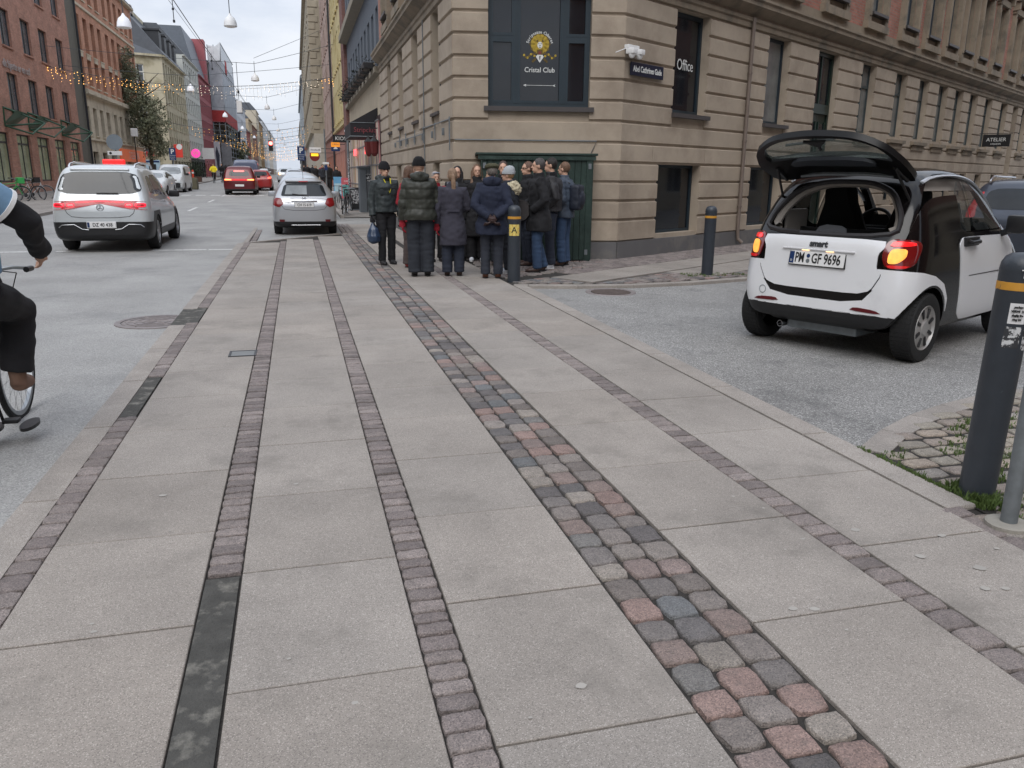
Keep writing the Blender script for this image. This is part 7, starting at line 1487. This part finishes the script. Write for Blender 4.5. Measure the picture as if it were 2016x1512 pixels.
# cabinets, bin, boards
CABM=mk('cabinet_grey',L(92,98,104),.6,var=.12); 
t=thing('utility_cabinet','tall grey utility cabinet with posters against the strip club wall','cabinet',(2.7,33,.1)); b=MB(); b.rbox(-.27,.27,-.2,.6,0,1.7,.015); b.build('body',CABM,t); b=MB(); b.rbox(-.31,.31,-.24,.65,1.7,1.79,.01); b.build('lid',CABM,t); b=MB(); b.box(-.01,.01,-.215,-.2,.05,1.65); b.build('door_seam',BLK,t); b=MB(); b.rbox(-.02,.2,-.212,-.2,1.2,1.5,.003); b.build('poster',MATS['torn_sticker'],t)
t=thing('litter_bin','sticker covered litter bin in front of the grey utility cabinet','bin',(2.33,34.5,.1)); b=MB(); b.rbox(-.2,.2,-.2,.2,.08,.95,.04); b.build('body',mk('bin_black',L(36,38,40),.5),t); b=MB(); b.rbox(-.17,.17,-.215,-.2,.3,.85,.005); b.build('stickers',MATS['torn_sticker'],t); b=MB(); b.rbox(-.24,.24,-.24,.24,0,.08,.01); b.build('foot',CABM,t)
t=thing('stickered_pole','grey pole covered in stickers beside the sandwich boards','pole',(2.35,38,.15)); b=MB(); b.tube([(0,0,0),(0,0,3.3)],.05,8); b.build('tube',GALV,t); b=MB()
b.lathe([(.052,.9),(.053,1.6),(.053,2.2)],8); b.build('stickers',MATS['torn_sticker'],t); b=MB(); ell(b,(.0,-.1,3.3),(.14,.14,.1)); b.build('white_camera',WHT,t)
def aboard(label,x,y,c1,c2):
    t=thing('sandwich_board',label,'sandwich board',(x,y,gz(y)+.1)); 
    for s_ in (-1,1):
        M_=Matrix.Translation((0,0,1.1))@Matrix.Rotation(s_*R(12),4,'X')@Matrix.Translation((0,0,-1.1)); b=MB(); b.rbox(-.25,.25,-.015,.015,0,1.1,.006,M=M_); p=b.build('panel',c1,t); b=MB(); b.rbox(-.21,.21,-.02,-.015,.1,.72,.003,M=M_) if s_<0 else b.rbox(-.21,.21,.015,.02,.1,.72,.003,M=M_); b.build('poster',c2,p)
    return t
t=aboard('red and teal sandwich board on the near pavement',2.6,45,mk('board_red',L(188,84,92),.6),mk('poster_teal',L(84,150,148),.6)); text('lettering','CAFE',.13,WLET,t,(.03,-.26,.93),(PI/2+R(-12),0,0))
aboard('blue sandwich board behind the red and teal one',2.35,48.5,mk('board_blue',L(92,150,186),.6),mk('poster_pale',L(160,190,200),.6))
# traffic signals
for i,(x,y,z,lb) in enumerate(((-3.9,150,6.6,'hanging traffic signal glowing red over the far lanes'),(1.15,140,4.4,'kerbside traffic signal glowing red far up the near pavement'))):
    t=thing('traffic_light',lb,'traffic light',(x,y,z)); b=MB(); b.rbox(-.35,.35,0,.3,-1.3,.5,.05); b.build('housing',BLK,t); b=MB(); b.lathe([(0,-.06),(.30,-.04),(.32,.0)],16,axis='y'); b.build('red_lamp',mk('signal_red',(1,.06,.05),.4,emit=14),t); b=MB(); b.tube([(0,.15,.5),(0,.15,2.2)] if i==0 else [(0,.15,-1.3),(0,.15,-z+gz(y))],.05,6); b.build('pole',DFR,t)
# --- bicycles
SPK=mk('spoke_steel',L(150,154,158),.35,.8)
def bicycle(label,x,y,z,az,fc,lean=0,basket=None,r=.35,group=None,detail=True,steer=0):
    t=thing('bicycle',label,'bicycle',(x,y,z),-R(az),group); t.rotation_euler=(0,R(lean),-R(az)); FM=fc
    def whl(y0):
        b=MB(); b.tube([(0,y0+r*math.cos(q*2*PI/48),r+r*math.sin(q*2*PI/48)) for q in range(49)],.019,8,cap=False); o=b.build('wheel',RUB,t,50); b=MB(); b.lathe([(r-.045,-.012),(r-.018,-.014),(r-.018,.014),(r-.045,.012),(r-.045,-.012)],48,axis='x',M=Matrix.Translation((0,y0,r))); b.build('rim',SPK,o,40)
        b=MB()
        for k in range(28 if detail else 8): a=2*PI*k/28*(1 if detail else 3.5); s_=1 if k%2 else -1; b.tube([(s_*.028,y0+.018*math.cos(a+.9*s_),r+.018*math.sin(a+.9*s_)),(0,y0+(r-.035)*math.cos(a),r+(r-.035)*math.sin(a))],.0014 if detail else .004,3)
        b.tube([(-.045,y0,r),(.045,y0,r)],.018,8); b.build('spokes',SPK,o)
        b=MB(); n=14; vs=[]; 
        for q in range(n+1):
            a=R(20)+R(150 if y0<0 else 120)*q/n; 
            for xx in (-.028,0,.028): vs.append((xx,y0+(r+.035-(abs(xx)*.2))*math.cos(a),r+(r+.035-abs(xx)*.2)*math.sin(a)))
        b.mesh(vs,[(q*3+j,q*3+j+1,q*3+j+4,q*3+j+3) for q in range(n) for j in (0,1)]); b.build('mudguard',FM,t,50)
    whl(.53); whl(-.53); b=MB(); hd=(0,.30,.90); hb=(0,.335,.76); bb=(0,-.08,.29); st_=(0,-.24,.80)
    b.tube([hb,bb],.019,8); b.tube([(0,.31,.86),st_],.016,8); b.tube([bb,st_,(0,-.26,.92)],.017,8)
    for s_ in (-1,1): b.tube([(s_*.05,-.53,r),(s_*.02,-.10,.29)],.010,6); b.tube([(s_*.05,-.53,r),(s_*.015,-.235,.78)],.009,6); b.tube([(s_*.05,.53,r),(s_*.045,.42,.62),(s_*.02,.36,.70),hb],.013,6)
    b.tube([hb,hd],.022,8); b.build('frame',FM,t,50)
    b=MB(); b.tube([hd,(0,.28,1.0),(0,.32,1.03)],.014,6); b.tube([(-.29,.13,1.06),(-.27,.25,1.05),(-.14,.33,1.05),(0,.33,1.03),(.14,.33,1.05),(.27,.25,1.05),(.29,.13,1.06)],.012,8); h=b.build('handlebar',SPK,t,50)
    for s_ in (-1,1): b=MB(); b.tube([(s_*.285,.20,1.055),(s_*.29,.08,1.06)],.018,8); b.build('grip',BLK,h,50)
    b=MB(); b.tube([(.05,.33,1.03),(.12,.45,1.0),(.06,.48,.85),(.03,.50,.6)],.004,4); b.build('brake_cable',BLK,t)
    b=MB(); b.tube([(0,-.42,.98),(0,-.34,.985),(0,-.2,.97),(0,-.10,.965)],[.07,.09,.04,.02],10,sy=.35); b.build('saddle',BLK,t,50)
    b=MB(); b.lathe([(0,.035),(.09,.035),(.09,.045),(0,.045)],20,axis='x',M=Matrix.Translation((0,-.08,.29))); b.tube([(.06,-.08,.29),(.07,-.03,.13)],.010,6); b.tube([(-.06,-.08,.29),(-.07,-.13,.45)],.010,6); b.rbox(.07,.16,-.06,.01,.115,.14,.005); b.rbox(-.16,-.07,-.16,-.09,.44,.465,.005); b.build('crankset',BLK,t,50)
    if basket: b=MB(); b.prism([(-.17,.36),(.17,.36),(.20,.62),(-.20,.62)],.86,1.1,fn=lambda p,q,tt:Vector((p,q,tt))); b.build('basket',basket,t)
    return t
BKK=mk('bike_black',L(30,30,32),.4,coat=.3); BKW=mk('bike_white',L(196,198,200),.4); BKG=mk('bike_green',L(60,160,84),.4)
bicycle('green and white hire bicycle with green basket by the dark red brick wall',-12.6,41.5,.2,60,BKG,4,BKG,group='bicycles by the brick wall')
bicycle('black bicycle between the green basket one and the white one',-12.3,43.0,.2,50,BKK,-5,BKK,group='bicycles by the brick wall'); bicycle('white bicycle furthest right by the dark red brick wall',-12.5,44.8,.2,68,BKW,3,group='bicycles by the brick wall')
bicycle('dark bicycle leaning beside the silver hatchback on the near pavement',1.72,31.5,.04,10,BKK,8); bicycle('second dark bicycle beyond the one beside the silver hatchback',1.9,34.5,.08,-20,BKK,-6)
# yellow cyclists
bk=bicycle('bicycle ridden by the yellow jacketed cyclist',-7.85,86,gz(86),180,BKK,0,detail=False); CY=dict(arms=('bar','bar'),legs=(((-.12,.36,.70),(-.10,.20,.30)),((.12,.40,.86),(.10,.24,.50))))
person('cyclist in a bright yellow jacket riding towards the camera',-7.85,86.25,gz(86)+.08,180,1.8,False,None,mk('hi_vis_yellow',L(224,204,40),.7,emit=.15),.9,1.1,0,C_BK,1,S_BK,'short',(.2,.16,.14),vox=.03,**CY)
bicycle('bicycle ridden by the dark clothed cyclist',-7.2,87.5,gz(87),180,BKK,0,detail=False)
person('cyclist in dark clothes beside the yellow jacketed one',-7.2,87.75,gz(87)+.08,180,1.8,False,None,C_BK,.9,1.1,0,C_BK,1,S_BK,'short',(.2,.16,.14),vox=.03,**CY)
# foreground cyclist at the left edge
bicycle('black bicycle ridden past the kerb at the left edge, in the foreground',-1.935,5.44,-.05,0,BKK,0)
def ex_vest(root,V,HP,SH,LG,k):
    VB=cloth('light_blue_vest',(112,146,176),.7); sh,el,wr=SH[1]
    b=MB()
    b.tube([V(0,0,1.0),V(0,0,1.25),V(0,0,1.38),V(0,0,1.45)],[.215,.225,.215,.13],20,sy=.82)
    for s in (-1,1): sh,el,wr=SH[s]; b.tube([V(s*.1,0,1.41),sh,sh.lerp(el,.42)],[.095,.108,.105],14)
    remesh(b,.012,VB,'vest',root,3,lambda v:.006*noise.noise(v*9))
    for s in (-1,1): sh,el,wr=SH[s]; d=(el-sh).normalized(); b=MB(); c=sh.lerp(el,.42); b.tube([c-d*.012,c+d*.012],.108,20); b.build('white_trim',WHT,root,50)
person('cyclist in black with a light blue vest cut off by the left edge',-1.80,4.90,.04,0,1.80,True,None,C_BK,.95,1.05,0,C_BK,1.25,mk('tan_suede_boot',L(118,92,78),.9),'short',(.3,.24,.2),hem=.06,arms=(((-.33,.15,1.28),(-.27,.46,1.09)),((.34,.14,1.27),(.285,.45,1.09))),legs=(((-.12,.40,.88),(-.10,.36,.55)),((.12,.46,.74),(.085,.42,.33))),extra=ex_vest)
